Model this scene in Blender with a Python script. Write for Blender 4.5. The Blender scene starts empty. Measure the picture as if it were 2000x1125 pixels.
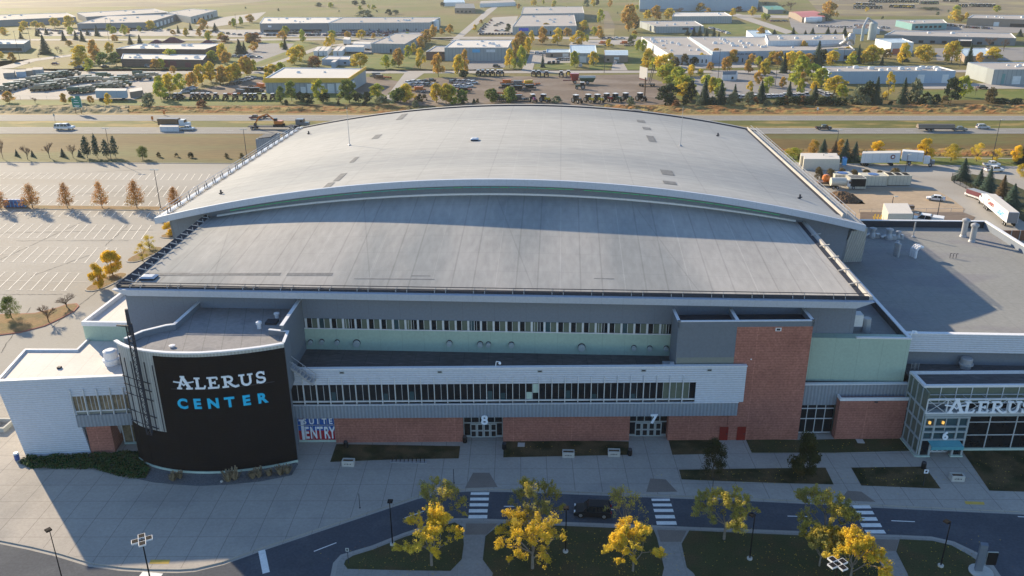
import bpy, bmesh, math, random
from mathutils import Vector, Matrix
random.seed(7)
SC = bpy.context.scene
COL = SC.collection
# ------------------------------------------------------------------ camera
FPX, TH, YAW, CH, ROLL = 1620., math.atan(.4), math.radians(3.44), 66., .008
_c, _s, _cr, _sr = math.cos(TH), math.sin(TH), math.cos(ROLL), math.sin(ROLL)
FW = Vector((-math.sin(YAW)*_c, math.cos(YAW)*_c, -_s))
RT = Vector((math.cos(YAW), math.sin(YAW), 0))
UP = Vector((-math.sin(YAW)*_s, math.cos(YAW)*_s, _c))
cam_d = bpy.data.cameras.new('camera'); cam = bpy.data.objects.new('camera', cam_d); COL.objects.link(cam)
cam_d.sensor_width = 36; cam_d.lens = FPX/2000*36; cam_d.clip_start = 1; cam_d.clip_end = 8000
rt2 = RT*_cr - UP*_sr; up2 = RT*_sr + UP*_cr
cam.matrix_world = Matrix.Translation((0, 0, CH)) @ Matrix((rt2, up2, -FW)).transposed().to_4x4()
SC.camera = cam
# ------------------------------------------------------------------ sky, sun, exposure
SUN_EL, SUN_AZ = math.radians(21.2), math.radians(-46)      # azimuth measured from +Y towards +X
W = bpy.data.worlds.new('World'); SC.world = W; W.use_nodes = True
wn = W.node_tree.nodes; bg = wn['Background']
sky = wn.new('ShaderNodeTexSky'); sky.sky_type = 'NISHITA'; sky.sun_disc = False
sky.sun_elevation = SUN_EL; sky.sun_rotation = SUN_AZ; sky.air_density = 1.0; sky.dust_density = .1; sky.ozone_density = 3.0
W.node_tree.links.new(sky.outputs[0], bg.inputs[0]); bg.inputs[1].default_value = .10
sl = bpy.data.lights.new('sun', 'SUN'); sl.energy = 4.5; sl.angle = math.radians(.6); sl.color = (1, .815, .56)
so = bpy.data.objects.new('sun', sl); COL.objects.link(so)
sd = Vector((math.sin(SUN_AZ)*math.cos(SUN_EL), math.cos(SUN_AZ)*math.cos(SUN_EL), math.sin(SUN_EL)))
so.rotation_euler = sd.to_track_quat('Z', 'Y').to_euler(); so.location = sd*300
SC.view_settings.view_transform = 'Standard'; SC.view_settings.look = 'None'
SC.view_settings.exposure = 1.2; SC.view_settings.gamma = 1
SC.cycles.max_bounces = 5; SC.cycles.transparent_max_bounces = 8; SC.cycles.volume_bounces = 1
# ------------------------------------------------------------------ measuring: photo pixel (2000x1125) to a point at a known height
def ray(x, y):
    a = (x-1000)/FPX; b = -(y-562.5)/FPX
    u = a*_cr+b*_sr; v = -a*_sr+b*_cr
    return FW+RT*u+UP*v
def G(x, y, z=0.):
    r = ray(x, y); t = (z-CH)/r.z
    return Vector((r.x*t, r.y*t, z))
def GP(pts, z=0.): return [G(x, y, z) for x, y in pts]
def PX(p):
    d = Vector(p)-Vector((0, 0, CH)); a = d.dot(FW); b = d.dot(RT)/a; e = d.dot(UP)/a
    return (1000+FPX*(b*_cr-e*_sr), 562.5-FPX*(b*_sr+e*_cr))
def ppm(y): return (y+86)*.01407          # photo pixels per metre on the ground at image row y
# ------------------------------------------------------------------ materials
MATS = {}
def mk(name, c, rough=.85, var=.12, sc=.25, var2=.08, sc2=3., metal=0, rib=None, lines=(), bump=0, rand=0, c2=None, c2t=(.5, .62), c2s=.3,
       trans=None, emit=0, spec=.12, stretch=None, obj=False):
    m = bpy.data.materials.new(name); m.use_nodes = True; nt = m.node_tree; N = nt.nodes; L = nt.links
    b = N['Principled BSDF']; b.inputs['Roughness'].default_value = rough; b.inputs['Metallic'].default_value = metal
    b.inputs['Specular IOR Level'].default_value = spec
    if obj:
        tc = N.new('ShaderNodeTexCoord'); pos = tc.outputs['Object']
    else:
        ge = N.new('ShaderNodeNewGeometry'); pos = ge.outputs['Position']
    def noise(scale, det=3, p=None, st=None):
        n = N.new('ShaderNodeTexNoise'); n.inputs['Scale'].default_value = scale; n.inputs['Detail'].default_value = det
        if st:
            mp = N.new('ShaderNodeMapping'); mp.inputs['Scale'].default_value = st; L.new(pos, mp.inputs['Vector']); L.new(mp.outputs[0], n.inputs['Vector'])
        else: L.new(pos, n.inputs['Vector'])
        return n.outputs['Fac']
    def math_(op, a, bb=None, cc=None):
        n = N.new('ShaderNodeMath'); n.operation = op
        for i, v in enumerate((a, bb, cc)):
            if v is None: continue
            if isinstance(v, (int, float)): n.inputs[i].default_value = v
            else: L.new(v, n.inputs[i])
        return n.outputs[0]
    def mix(f, a, bcol, mode='MIX'):
        n = N.new('ShaderNodeMix'); n.data_type = 'RGBA'; n.blend_type = mode
        for i, v in ((0, f), (6, a), (7, bcol)):
            if isinstance(v, (int, float)): n.inputs[i].default_value = v
            elif isinstance(v, tuple): n.inputs[i].default_value = (*v, 1)
            else: L.new(v, n.inputs[i])
        return n.outputs[2]
    col = tuple(c)
    if c2 is not None:
        f = noise(c2s, 5, st=stretch); mr = N.new('ShaderNodeMapRange'); L.new(f, mr.inputs[0])
        mr.inputs[1].default_value, mr.inputs[2].default_value = c2t
        col = mix(mr.outputs[0], col, tuple(c2))
    fac = 1.0
    f1 = math_('MULTIPLY_ADD', math_('SUBTRACT', noise(sc, 4, st=stretch), .5), var*3.2, 1)
    f2 = math_('MULTIPLY_ADD', math_('SUBTRACT', noise(sc2, 2, st=stretch), .5), var2*3.2, 1)
    fac = math_('MULTIPLY', f1, f2)
    if rand:
        oi = N.new('ShaderNodeObjectInfo'); fac = math_('MULTIPLY', fac, math_('MULTIPLY_ADD', math_('SUBTRACT', oi.outputs['Random'], .5), rand*2, 1))
    height = None
    def dot(ax):
        n = N.new('ShaderNodeVectorMath'); n.operation = 'DOT_PRODUCT'; L.new(pos, n.inputs[0]); n.inputs[1].default_value = ax; return n.outputs['Value']
    for ax, per, w, k in lines:
        fr = math_('FRACT', math_('DIVIDE', math_('ADD', dot(ax), 1000*per), per))
        on = math_('LESS_THAN', fr, w/per)
        fac = math_('MULTIPLY', fac, math_('MULTIPLY_ADD', on, k-1, 1))
    if rib:
        ax, per, k = rib
        sn = math_('SINE', math_('MULTIPLY', dot(ax), 2*math.pi/per)); height = sn
        fac = math_('MULTIPLY', fac, math_('MULTIPLY_ADD', sn, k, 1))
    cc = N.new('ShaderNodeCombineColor'); [L.new(fac, cc.inputs[i]) for i in range(3)]
    col = mix(1.0, col, cc.outputs[0], 'MULTIPLY')
    L.new(col, b.inputs['Base Color'])
    if bump or rib:
        bp = N.new('ShaderNodeBump'); bp.inputs['Strength'].default_value = bump or .5; bp.inputs['Distance'].default_value = .05 if rib else .12
        L.new(height if rib else noise(sc2, 5), bp.inputs['Height']); L.new(bp.outputs[0], b.inputs['Normal'])
    if trans:
        t = N.new('ShaderNodeBsdfTranslucent'); ms = N.new('ShaderNodeMixShader'); ms.inputs[0].default_value = trans
        L.new(col, t.inputs[0]); L.new(b.outputs[0], ms.inputs[1]); L.new(t.outputs[0], ms.inputs[2]); L.new(ms.outputs[0], N['Material Output'].inputs[0])
    if emit:
        b.inputs['Emission Color'].default_value = (*c, 1); b.inputs['Emission Strength'].default_value = emit
    MATS[name] = m
    return m
# ------------------------------------------------------------------ mesh collector
class MB:
    def __init__(s, *mats): s.v = []; s.f = []; s.m = []; s.mats = list(mats)
    def mi(s, m):
        if m is None: return 0
        if isinstance(m, int): return m
        if m not in s.mats: s.mats.append(m)
        return s.mats.index(m)
    def poly(s, pts, m=None):
        n = len(s.v); s.v += [Vector(p) for p in pts]; s.f.append(list(range(n, n+len(pts)))); s.m.append(s.mi(m))
    def hull8(s, lo, hi, m=None, skip=()):
        "two quads (counter-clockwise from above) joined into a solid"
        n = len(lo); b = len(s.v); s.v += [Vector(p) for p in lo]+[Vector(p) for p in hi]; k = s.mi(m)
        if 'top' not in skip: s.f.append([b+n+i for i in range(n)]); s.m.append(k)
        if 'bot' not in skip: s.f.append([b+n-1-i for i in range(n)]); s.m.append(k)
        for i in range(n):
            j = (i+1) % n; s.f.append([b+i, b+j, b+n+j, b+n+i]); s.m.append(k)
    def prism(s, p, z0, z1, m=None, skip=()): s.hull8([(q[0], q[1], z0) for q in p], [(q[0], q[1], z1) for q in p], m, skip)
    def box(s, x0, x1, y0, y1, z0, z1, m=None, T=None):
        p = [(x0, y0), (x1, y0), (x1, y1), (x0, y1)]
        lo = [Vector((a, b, z0)) for a, b in p]; hi = [Vector((a, b, z1)) for a, b in p]
        if T is not None: lo = [T @ q for q in lo]; hi = [T @ q for q in hi]
        s.hull8(lo, hi, m)
    def bar(s, a, b, w, h=None, m=None, up=(0, 0, 1)):
        a = Vector(a); b = Vector(b); h = h or w; d = (b-a).normalized(); u = Vector(up)
        if abs(d.dot(u)) > .98: u = Vector((0, 1, 0))
        x = d.cross(u).normalized()*w/2; y = x.cross(d).normalized()*h/2
        s.hull8([a-x-y, a+x-y, a+x+y, a-x+y], [b-x-y, b+x-y, b+x+y, b-x+y], m)
    def tube(s, a, b, r, r2=None, n=8, m=None, caps=True):
        a = Vector(a); b = Vector(b); r2 = r if r2 is None else r2; d = (b-a).normalized(); u = Vector((0, 0, 1))
        if abs(d.z) > .95: u = Vector((0, 1, 0))
        x = d.cross(u).normalized(); y = x.cross(d)
        A = [a+(x*math.cos(t)+y*math.sin(t))*r for t in [2*math.pi*i/n for i in range(n)]]
        B = [b+(x*math.cos(t)+y*math.sin(t))*r2 for t in [2*math.pi*i/n for i in range(n)]]
        s.hull8(A, B, m, () if caps else ('top', 'bot'))
    def lathe(s, c, prof, n=12, m=None):
        c = Vector(c); rings = [[c+Vector((r*math.cos(2*math.pi*i/n), r*math.sin(2*math.pi*i/n), z)) for i in range(n)] for r, z in prof]
        for A, B in zip(rings, rings[1:]): s.hull8(A, B, m, ('top', 'bot'))
        s.poly(rings[-1], m)
    def add(s, o, T):
        n = len(s.v); s.v += [T @ q for q in o.v]
        for f, mi in zip(o.f, o.m): s.f.append([n+i for i in f]); s.m.append(s.mi(o.mats[mi]))
    def build(s, name, parent=None, org=None, smooth=False):
        if org is None: org = Vector((0, 0, 0)) if parent is None else parent.get('_o', None)
        org = Vector(org if org is not None else (0, 0, 0))
        me = bpy.data.meshes.new(name); me.from_pydata([q-org for q in s.v], [], s.f)
        for m in s.mats: me.materials.append(MATS[m] if isinstance(m, str) else m)
        me.polygons.foreach_set('material_index', s.m)
        if smooth: me.polygons.foreach_set('use_smooth', [True]*len(s.f))
        me.update()
        o = bpy.data.objects.new(name, me); COL.objects.link(o)
        if parent is not None: o.parent = parent
        else: o.location = org
        return o
ORG = {}
def tag(o, label=None, cat=None, group=None, kind=None):
    for k, v in (('label', label), ('category', cat), ('group', group), ('kind', kind)):
        if v: o[k] = v
    return o
def thing(name, label, cat, loc, group=None, rz=0):
    o = bpy.data.objects.new(name, None); COL.objects.link(o); o.location = loc; o.rotation_euler.z = rz
    o.empty_display_size = .5
    return tag(o, label, cat, group)
def part(mb, name, root, smooth=False, org=None, label=None):
    "mesh given in world coordinates, parented to an unrotated root (or to a part of it)"
    if org is None:
        r = root; org = Vector((0, 0, 0))
        while r is not None: org = org+Vector(r.location); r = r.parent
    o = mb.build(name, root, org, smooth)
    if label: o['label'] = label
    return o
def struct(mb, name, smooth=False): return tag(mb.build(name, smooth=smooth), kind='structure')
def frame(O, ang):
    return Matrix.Translation((O[0], O[1], 0)) @ Matrix.Rotation(ang, 4, 'Z')
def copy_tree(o, parent=None):
    c = o.copy(); COL.objects.link(c); c.parent = parent
    for ch in list(o.children): copy_tree(ch, c)
    return c
ORD = ['first', 'second', 'third', 'fourth', 'fifth', 'sixth', 'seventh', 'eighth', 'ninth', 'tenth', 'eleventh', 'twelfth', 'thirteenth', 'fourteenth', 'fifteenth', 'sixteenth', 'seventeenth', 'eighteenth', 'nineteenth', 'twentieth']
TENS = {2: 'twenty', 3: 'thirty', 4: 'forty', 5: 'fifty', 6: 'sixty'}
def ordw(i):
    if i < 20: return ORD[i]
    t, u = divmod(i+1, 10)
    return (TENS[t][:-1]+'ieth') if u == 0 else TENS[t]+'-'+ORD[u-1]
REG = []
def reg(o, desc, where, cat, group):
    REG.append((o, desc, where)); tag(o, None, cat, group); return o
def finish_labels():
    g = {}
    for o, d, w in REG: g.setdefault((d, w), []).append(o)
    for (d, w), l in g.items():
        l.sort(key=lambda o: PX(o.location)[0])
        for i, o in enumerate(l):
            if len(l) == 1: o['label'] = f'{d} {w}'
            elif len(l) == 2: o['label'] = f"{('left' if i == 0 else 'right')} {d} of two {w}"
            else: o['label'] = f'{d}, {ordw(i)} from the left {w}'
def text_mb(txt, mat, size=1., bold=.0, depth=.05, spacing=1.):
    "built-in font outline as a mesh in the XZ plane, base line at z=0, facing -Y, centred on x"
    cu = bpy.data.curves.new('t', 'FONT'); cu.body = txt; cu.size = size; cu.extrude = depth/2; cu.offset = bold; cu.align_x = 'CENTER'; cu.space_character = spacing; cu.resolution_u = 3
    ob = bpy.data.objects.new('t', cu); COL.objects.link(ob); dg = bpy.context.evaluated_depsgraph_get(); me = ob.evaluated_get(dg).to_mesh()
    mb = MB(mat); mb.v = [Vector((v.co.x, -v.co.z, v.co.y)) for v in me.vertices]; mb.f = [list(p.vertices) for p in me.polygons]; mb.m = [0]*len(mb.f)
    ob.evaluated_get(dg).to_mesh_clear(); bpy.data.objects.remove(ob); bpy.data.curves.remove(cu)
    return mb
# ------------------------------------------------------------------ materials of the setting
mk('grass_far', (.13, .135, .032), var=.22, sc=.012, var2=.22, sc2=.5, c2=(.17, .135, .06), c2s=.009, c2t=(.42, .62))
mk('field_tan', (.17, .14, .095), var=.12, sc=.02, var2=.12, sc2=.4, c2=(.25, .215, .11), c2s=.01)
mk('lawn_far', (.12, .145, .035), var=.18, sc=.05, var2=.2, sc2=1.2, c2=(.17, .165, .05), c2s=.08)
mk('verge', (.13, .092, .033), var=.22, sc=.06, var2=.25, sc2=.8, c2=(.115, .115, .04), c2s=.035, stretch=(.25, 1, 1), lines=[((0, 1, 0), 3.1, .5, .84)])
mk('verge_green', (.11, .115, .03), var=.2, sc=.05, var2=.25, sc2=.8, c2=(.25, .19, .07), c2s=.12, stretch=(.4, 1, 1))
mk('verge_dry', (.30, .22, .10), var=.15, sc=.1, var2=.2, sc2=1.)
mk('rust_grass', (.27, .13, .045), var=.35, sc=.35, var2=.4, sc2=1.5, c2=(.24, .18, .065), c2s=.16, c2t=(.42, .56), rough=1, bump=.6)
mk('pale_grass', (.36, .29, .17), var=.3, sc=.2, var2=.3, sc2=1.5, c2=(.13, .125, .06), c2s=.09, rough=1, bump=.6)
mk('lawn_near', (.056, .062, .026), var=.22, sc=.25, var2=.4, sc2=6, c2=(.08, .066, .032), c2s=.28, c2t=(.46, .64), bump=.5)
mk('mulch', (.095, .07, .036), var=.3, sc=.5, var2=.4, sc2=7, c2=(.028, .034, .014), c2s=.3, c2t=(.42, .6), bump=.5)
mk('gravel', (.15, .155, .165), var=.15, sc=2, var2=.5, sc2=9, bump=.5)
mk('hedge', (.02, .06, .016), var=.3, sc=1, var2=.4, sc2=5, rand=0)
mk('asphalt', (.070, .080, .100), var=.16, sc=.12, var2=.2, sc2=3, c2=(.085, .096, .115), c2s=.25)
mk('asphalt_old', (.33, .315, .29), var=.10, sc=.06, var2=.09, sc2=4, c2=(.30, .28, .25), c2s=.035, c2t=(.46, .6), stretch=(.35, 1, 1))
mk('asphalt_far', (.24, .23, .225), var=.1, sc=.05, var2=.08, sc2=1.5)
mk('highway', (.23, .225, .215), var=.07, sc=.05, var2=.05, sc2=1, lines=[((1, 0, 0), 6, .25, .9)], stretch=(.2, 1, 1))
mk('concrete', (.385, .355, .32), var=.10, sc=.16, var2=.10, sc2=3, c2=(.33, .31, .285), c2s=.09, lines=[((.998, .05, 0), 3.6, .08, .6), ((-.05, .998, 0), 3.6, .07, .66)])
mk('walk', (.30, .285, .265), var=.12, sc=.2, var2=.14, sc2=3, lines=[((1, .06, 0), 3.3, .05, .8), ((-.06, 1, 0), 6.6, .05, .8)])
mk('pavers', (.22, .185, .16), var=.1, sc=.5, var2=.2, sc2=9)
mk('kerb', (.36, .34, .31), var=.08, sc=.3, var2=.08, sc2=6, lines=[((1, 0, 0), 3, .06, .7)])
mk('kerb_red', (.30, .13, .10))
mk('concrete_far', (.34, .32, .30), var=.08, sc=.03, var2=.06, sc2=.6)
mk('dirt', (.155, .12, .095), var=.18, sc=.05, var2=.2, sc2=.8, c2=(.20, .165, .14), c2s=.045, stretch=(.5, 1, 1), bump=.3)
mk('dirt_tan', (.38, .30, .215), var=.15, sc=.12, var2=.15, sc2=1.4, c2=(.33, .26, .19), c2s=.09, stretch=(.5, 1, 1), bump=.3)
mk('soil', (.12, .075, .045), var=.3, sc=.4, var2=.3, sc2=3, bump=.8)
mk('paint_white', (.78, .78, .76), var=.12, sc=2, var2=.1, sc2=8)
mk('paint_worn', (.78, .74, .66), var=.25, sc=.8, var2=.15, sc2=5)
mk('paint_yellow', (.62, .42, .10), var=.1, sc=2)
# ------------------------------------------------------------------ ground sheets
def sheet(name, pts, mat, z, px=True, kind='structure'):
    mb = MB(mat); p = GP(pts) if px else [Vector((a, b, 0)) for a, b in pts]
    # keep counter-clockwise
    ar = sum(p[i].x*p[(i+1) % len(p)].y-p[(i+1) % len(p)].x*p[i].y for i in range(len(p)))
    if ar < 0: p.reverse()
    bm = bmesh.new(); vs = [bm.verts.new((q.x, q.y, z)) for q in p]; f = bm.faces.new(vs); bmesh.ops.triangulate(bm, faces=[f])
    bm.verts.index_update()
    mb.v = [v.co.copy() for v in bm.verts]; mb.f = [[v.index for v in f.verts] for f in bm.faces]; mb.m = [0]*len(mb.f); bm.free()
    o = mb.build(name); o['kind'] = kind; return o
g = MB('grass_far'); g.poly([(-2600, -60, -.14), (2600, -60, -.14), (2600, 3600, -.14), (-2600, 3600, -.14)]); struct(g, 'ground')
HWL = [(261, 261), (248, 250.5), (236, 235), (224, 226)]
def line(y0, y1, ext=900):
    a, b = G(0, y0), G(2000, y1); d = (b-a).normalized(); return a-d*ext, b+d*ext
(n1, n2), (f1, f2), (h1, h2), (k1, k2) = [line(*q) for q in HWL]
def strip(name, a, b, c, d, mat, z):
    mb = MB(mat); mb.poly([(a.x, a.y, z), (b.x, b.y, z), (d.x, d.y, z), (c.x, c.y, z)]); return struct(mb, name)
dn = Vector((0, 1, 0))
strip('verge', n1-dn*52, n2-dn*52, k1+dn*42, k2+dn*42, 'verge', -.10)
strip('verge_median', f1, f2, h1, h2, 'verge_green', -.07)
strip('verge_edge', k1, k2, k1+dn*4, k2+dn*4, 'verge_dry', -.06)
strip('highway_near_lanes', n1, n2, f1, f2, 'highway', -.02)
strip('highway_far_lanes', h1, h2, k1, k2, 'highway', -.02)
mb = MB('paint_white')
for (a, b, t) in ((n1, n2, 1.2), (f1, f2, -1.2), (h1, h2, 1.2), (k1, k2, -1.2)): mb.poly([a+dn*t, b+dn*t, b+dn*(t+.15), a+dn*(t+.15)])
for (a, b, c, d) in ((n1, n2, f1, f2), (h1, h2, k1, k2)):
    p, q = (a+c)/2, (b+d)/2; dd = (q-p).normalized(); L = (q-p).length; t = 0
    while t < L: u = p+dd*t; w = u+dd*3; mb.poly([u, w, w+dn*.15, u+dn*.15]); t += 12
for q in mb.v: q.z = 0
struct(mb, 'highway_markings')
# tall rough grass beyond the highway: low uneven ridges
def ridge(name, x0, x1, y0, y1, mat, hgt, seed):
    rnd = random.Random(seed); a, b = G(x0, y1), G(x1, y1); c, d = G(x0, y0), G(x1, y0); nx, ny = 260, 12; mb = MB(mat)
    from mathutils import noise as NZ
    for j in range(ny+1):
        for i in range(nx+1):
            p = a.lerp(b, i/nx).lerp(c.lerp(d, i/nx), j/ny); e = min(1, 4*min(j, ny-j)/ny)
            h = max(0, NZ.noise(Vector((p.x*.05, p.y*.14, seed)))*.9+NZ.noise(Vector((p.x*.3, p.y*.4, seed)))*.6+.45)*hgt*e
            mb.v.append(Vector((p.x+rnd.uniform(-.5, .5), p.y+rnd.uniform(-.4, .4), h-.05)))
    for j in range(ny):
        for i in range(nx):
            k = j*(nx+1)+i; mb.f.append([k, k+1, k+nx+2, k+nx+1]); mb.m.append(0)
    o = mb.build(name); tag(o, kind='stuff'); return o
o = ridge('tall_grass', -700, 250, 206, 222, 'pale_grass', 1.9, 3); tag(o, 'pale tufted dry grass beyond the highway at left', 'grass')
o = ridge('tall_grass', 235, 800, 207, 221, 'rust_grass', 1.2, 5); tag(o, 'rust coloured tall grass beyond the highway left of the domed roof', 'grass')
o = ridge('tall_grass', 1180, 2600, 205, 222, 'rust_grass', 1.3, 9); tag(o, 'rust and ochre tall grass beyond the highway at right', 'grass')
o = ridge('tall_grass', 1480, 2200, 291, 304, 'rust_grass', 1.0, 12); tag(o, 'orange tall grass on the near side of the highway behind the service yard', 'grass')
FAR = [  # name, polygon in photo pixels, material, z
 ('field', [(-400, -22), (700, -22), (500, 4), (430, 12), (130, 14), (-400, 22)], 'field_tan', -.11),
 ('field', [(1560, -20), (2600, -20), (2600, 30), (1900, 32), (1640, 30), (1600, 24)], 'field_tan', -.11),
 ('concrete_yard', [(-300, 141), (100, 137), (360, 137), (340, 150), (305, 176), (262, 194), (-300, 194)], 'concrete_far', -.08),
 ('road', [(-400, 140), (0, 134), (110, 139), (1700, 137), (2600, 134), (2600, 138.5), (1700, 141.5), (500, 143.5), (90, 146), (-400, 147)], 'concrete_far', -.05),
 ('road', [(-300, 138), (0, 130), (60, 115), (140, 106), (138, 110), (70, 119), (25, 133), (-300, 146)], 'concrete_far', -.045),
 ('dealer_yard', [(330, 192), (420, 168), (470, 162), (500, 150), (720, 150), (790, 160), (780, 196), (330, 196)], 'dirt', -.08),
 ('driveway', [(752, 192), (765, 196), (775, 180), (828, 143), (806, 141), (790, 143)], 'concrete_far', -.04),
 ('dirt_yard', [(775, 197), (800, 168), (832, 152), (1250, 145), (1300, 162), (1330, 202), (1250, 206), (775, 206)], 'dirt', -.06),
 ('road_lawn', [(520, 178), (780, 186), (770, 202), (300, 206), (280, 196)], 'lawn_far', -.075),
 ('parking_lot', [(908, 119), (992, 117), (985, 132), (915, 136)], 'asphalt_far', -.06),
 ('driveway', [(1030, 97), (1060, 99), (1055, 110), (1045, 120), (1040, 137), (1018, 138), (1030, 117), (1035, 105)], 'concrete_far', -.04),
 ('shed_yard', [(1035, 99), (1115, 96), (1116, 122), (1045, 124)], 'concrete_far', -.06),
 ('lawn', [(1048, 124), (1130, 122), (1125, 137), (1040, 137)], 'lawn_far', -.055),
 ('lawn', [(1150, 122), (1197, 124), (1188, 137), (1152, 137)], 'lawn_far', -.055),
 ('lawn', [(1222, 90), (1250, 88), (1290, 137), (1225, 137), (1215, 124)], 'lawn_far', -.055),
 ('driveway', [(1197, 123), (1218, 123), (1226, 137), (1194, 137)], 'concrete_far', -.04),
 ('dirt_road', [(1176, 20), (1188, 22), (1201, 50), (1198, 76), (1178, 77), (1180, 50)], 'field_tan', -.06),
 ('road', [(700, 77), (900, 71.5), (1250, 71.5), (1480, 72), (1480, 75), (1250, 76), (900, 76)], 'concrete_far', -.05),
 ('road', [(877, 82), (892, 82), (972, 14), (965, 12), (952, 18)], 'concrete_far', -.045),
 ('parking_lot', [(932, 67), (962, 34), (1012, 31), (1000, 66)], 'concrete_far', -.06),
 ('parking_lot', [(440, 59), (840, 61), (835, 73), (430, 72)], 'concrete_far', -.06),
 ('road', [(60, 76), (500, 75.5), (900, 73.5), (900, 76.5), (500, 79), (60, 79)], 'concrete_far', -.05),
 ('parking_lot', [(70, 59), (360, 57), (560, 58), (420, 70), (80, 70)], 'concrete_far', -.07),
 ('concrete_yard', [(380, 50), (430, 34), (520, 23), (500, 40), (420, 52)], 'concrete_far', -.06),
 ('parking_lot', [(465, 112), (500, 84), (575, 85), (560, 100), (500, 122)], 'asphalt_far', -.06),
 ('road', [(495, 136), (508, 136), (640, 91), (760, 76.5), (735, 76.5), (620, 91)], 'concrete_far', -.045),
 ('yard', [(640, 95), (700, 78), (770, 78), (745, 100), (700, 106)], 'concrete_far', -.06),
 ('parking_lot', [(1345, 152), (1400, 141), (1560, 143), (1588, 172), (1570, 190), (1370, 190)], 'asphalt_far', -.055),
 ('apron', [(1300, 124), (1480, 121), (1480, 131), (1300, 135)], 'concrete_far', -.055),
 ('apron', [(1795, 162), (2300, 164), (2300, 173), (1800, 173)], 'concrete_far', -.055),
 ('yard', [(1825, 94), (2000, 92), (2000, 118), (1830, 118)], 'asphalt_far', -.055),
 ('road', [(1432, 26), (1445, 27), (1552, 62), (1535, 66), (1440, 34)], 'concrete_far', -.05),
 ('yard', [(1540, 34), (1640, 38), (1760, 38), (1900, 48), (2100, 52), (2100, 66), (1740, 60), (1560, 66), (1545, 52)], 'asphalt_far', -.055),
 ('yard', [(1410, 28), (1540, 30), (1545, 36), (1440, 33)], 'concrete_far', -.055),
 ('lawn', [(1370, 48), (1480, 46), (1500, 66), (1420, 68)], 'lawn_far', -.065),
 ('lawn', [(1955, 88), (2300, 88), (2300, 118), (1985, 118)], 'lawn_far', -.065),
 ('lawn', [(1795, 176), (2400, 172), (2400, 196), (1800, 194)], 'lawn_far', -.065),
 ('lawn', [(700, 105), (830, 108), (800, 137), (690, 137)], 'lawn_far', -.065),
 ('lawn', [(-300, 196), (262, 196), (300, 205), (-300, 205)], 'lawn_far', -.065),
 ('lawn', [(450, 84), (520, 78), (620, 82), (480, 134), (430, 140)], 'lawn_far', -.067),
 ('yard', [(1120, 78), (1330, 76), (1350, 86), (1110, 88)], 'concrete_far', -.057),
]
for n, p, m, z in FAR: sheet(n, p, m, z)
# ------------------------------------------------------------------ left car park
S_L = -360
lot = sheet('parking_lot', [(S_L, 90), (-50, 90), (-50, 277.5), (S_L, 276)], 'asphalt_old', -.03, px=False)
k = MB('kerb'); k.box(S_L, -60, 276.6, 277, -.1, .12); struct(k, 'kerb')
mb = MB('paint_worn')
def stalls(y0, y1, xr, xl=S_L+4, mid=None, ticks=True):
    sk = math.tan(math.radians(-14)); x = xl
    while x < xr:
        w = .2; mb.poly([(x, y0, .004), (x+w, y0, .004), (x+w+sk*(y1-y0), y1, .004), (x+sk*(y1-y0), y1, .004)])
        if ticks:
            for yy, xx in ((y0, x), (y1, x+sk*(y1-y0))): mb.poly([(xx-.7, yy-.07, .006), (xx+.7, yy-.07, .006), (xx+.7, yy+.07, .006), (xx-.7, yy+.07, .006)])
        x += 2.5
    if mid: mb.poly([(xl, mid-.06, .008), (xr, mid-.06, .008), (xr, mid+.06, .008), (xl, mid+.06, .008)])
stalls(159.5, 170, G(172, 550).x, mid=164.7); stalls(176.6, 187.5, G(238, 498).x, mid=182); stalls(194.4, 206, G(315, 451).x, mid=200.3)
stalls(213, 218.6, -72); stalls(224.4, 229.2, -72); stalls(234, 246.4, -72); stalls(254, 262, -72)
struct(mb, 'parking_markings')
mk('sealant', (.10, .095, .09)); mb = MB('sealant'); rs = random.Random(4)
for (x0, y0, x1, y1) in ((0, 507, 172, 428), (30, 470, 250, 470), (0, 455, 300, 449), (60, 540, 175, 498), (0, 345, 300, 330), (120, 380, 330, 372), (0, 575, 120, 575), (0, 690, 60, 600), (100, 640, 200, 560), (205, 480, 250, 440)):
    a, b = G(x0, y0), G(x1, y1); n = 24; pts = [a.lerp(b, i/n)+Vector((rs.gauss(0, .1), rs.gauss(0, .1), 0)) for i in range(n+1)]
    for u, v in zip(pts, pts[1:]): d = (v-u).normalized(); e = Vector((-d.y, d.x, 0))*rs.uniform(.03, .08); mb.poly([(q.x, q.y, .0) for q in (u-e, v-e, v+e, u+e)])
struct(mb, 'crack_sealing')
def island(pts, mat='mulch', z=.12, px=True, rim=.35, km='kerb', nm='planting_island'):
    p = GP(pts) if px else [Vector((a, b, 0)) for a, b in pts]
    ar = sum(p[i].x*p[(i+1) % len(p)].y-p[(i+1) % len(p)].x*p[i].y for i in range(len(p)))
    if ar < 0: p.reverse()
    c = sum(p, Vector())/len(p)
    mb = MB(km); mb.prism([(q.x, q.y) for q in p], -.05, z); struct(mb, 'kerb')
    n = len(p); ins = []
    for i in range(n):
        a, b, d = p[i-1], p[i], p[(i+1) % n]; e1 = (b-a).normalized(); e2 = (d-b).normalized(); nn = Vector((-e1.y-e2.y, e1.x+e2.x, 0)).normalized(); kk = rim/max(.4, nn.dot(Vector((-e1.y, e1.x, 0)))); ins.append(b+nn*kk)
    sheet(nm, [(q.x, q.y) for q in ins], mat, z+.02, px=False)
def ell(cx, cy, a, b, rot, n=20): # world ellipse, stadium like
    out = []
    for i in range(n):
        t = 2*math.pi*i/n; x = a*abs(math.cos(t))**.7*(1 if math.cos(t) > 0 else -1); y = b*abs(math.sin(t))**.8*(1 if math.sin(t) > 0 else -1)
        out.append((cx+x*math.cos(rot)-y*math.sin(rot), cy+x*math.sin(rot)+y*math.cos(rot)))
    return out
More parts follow.
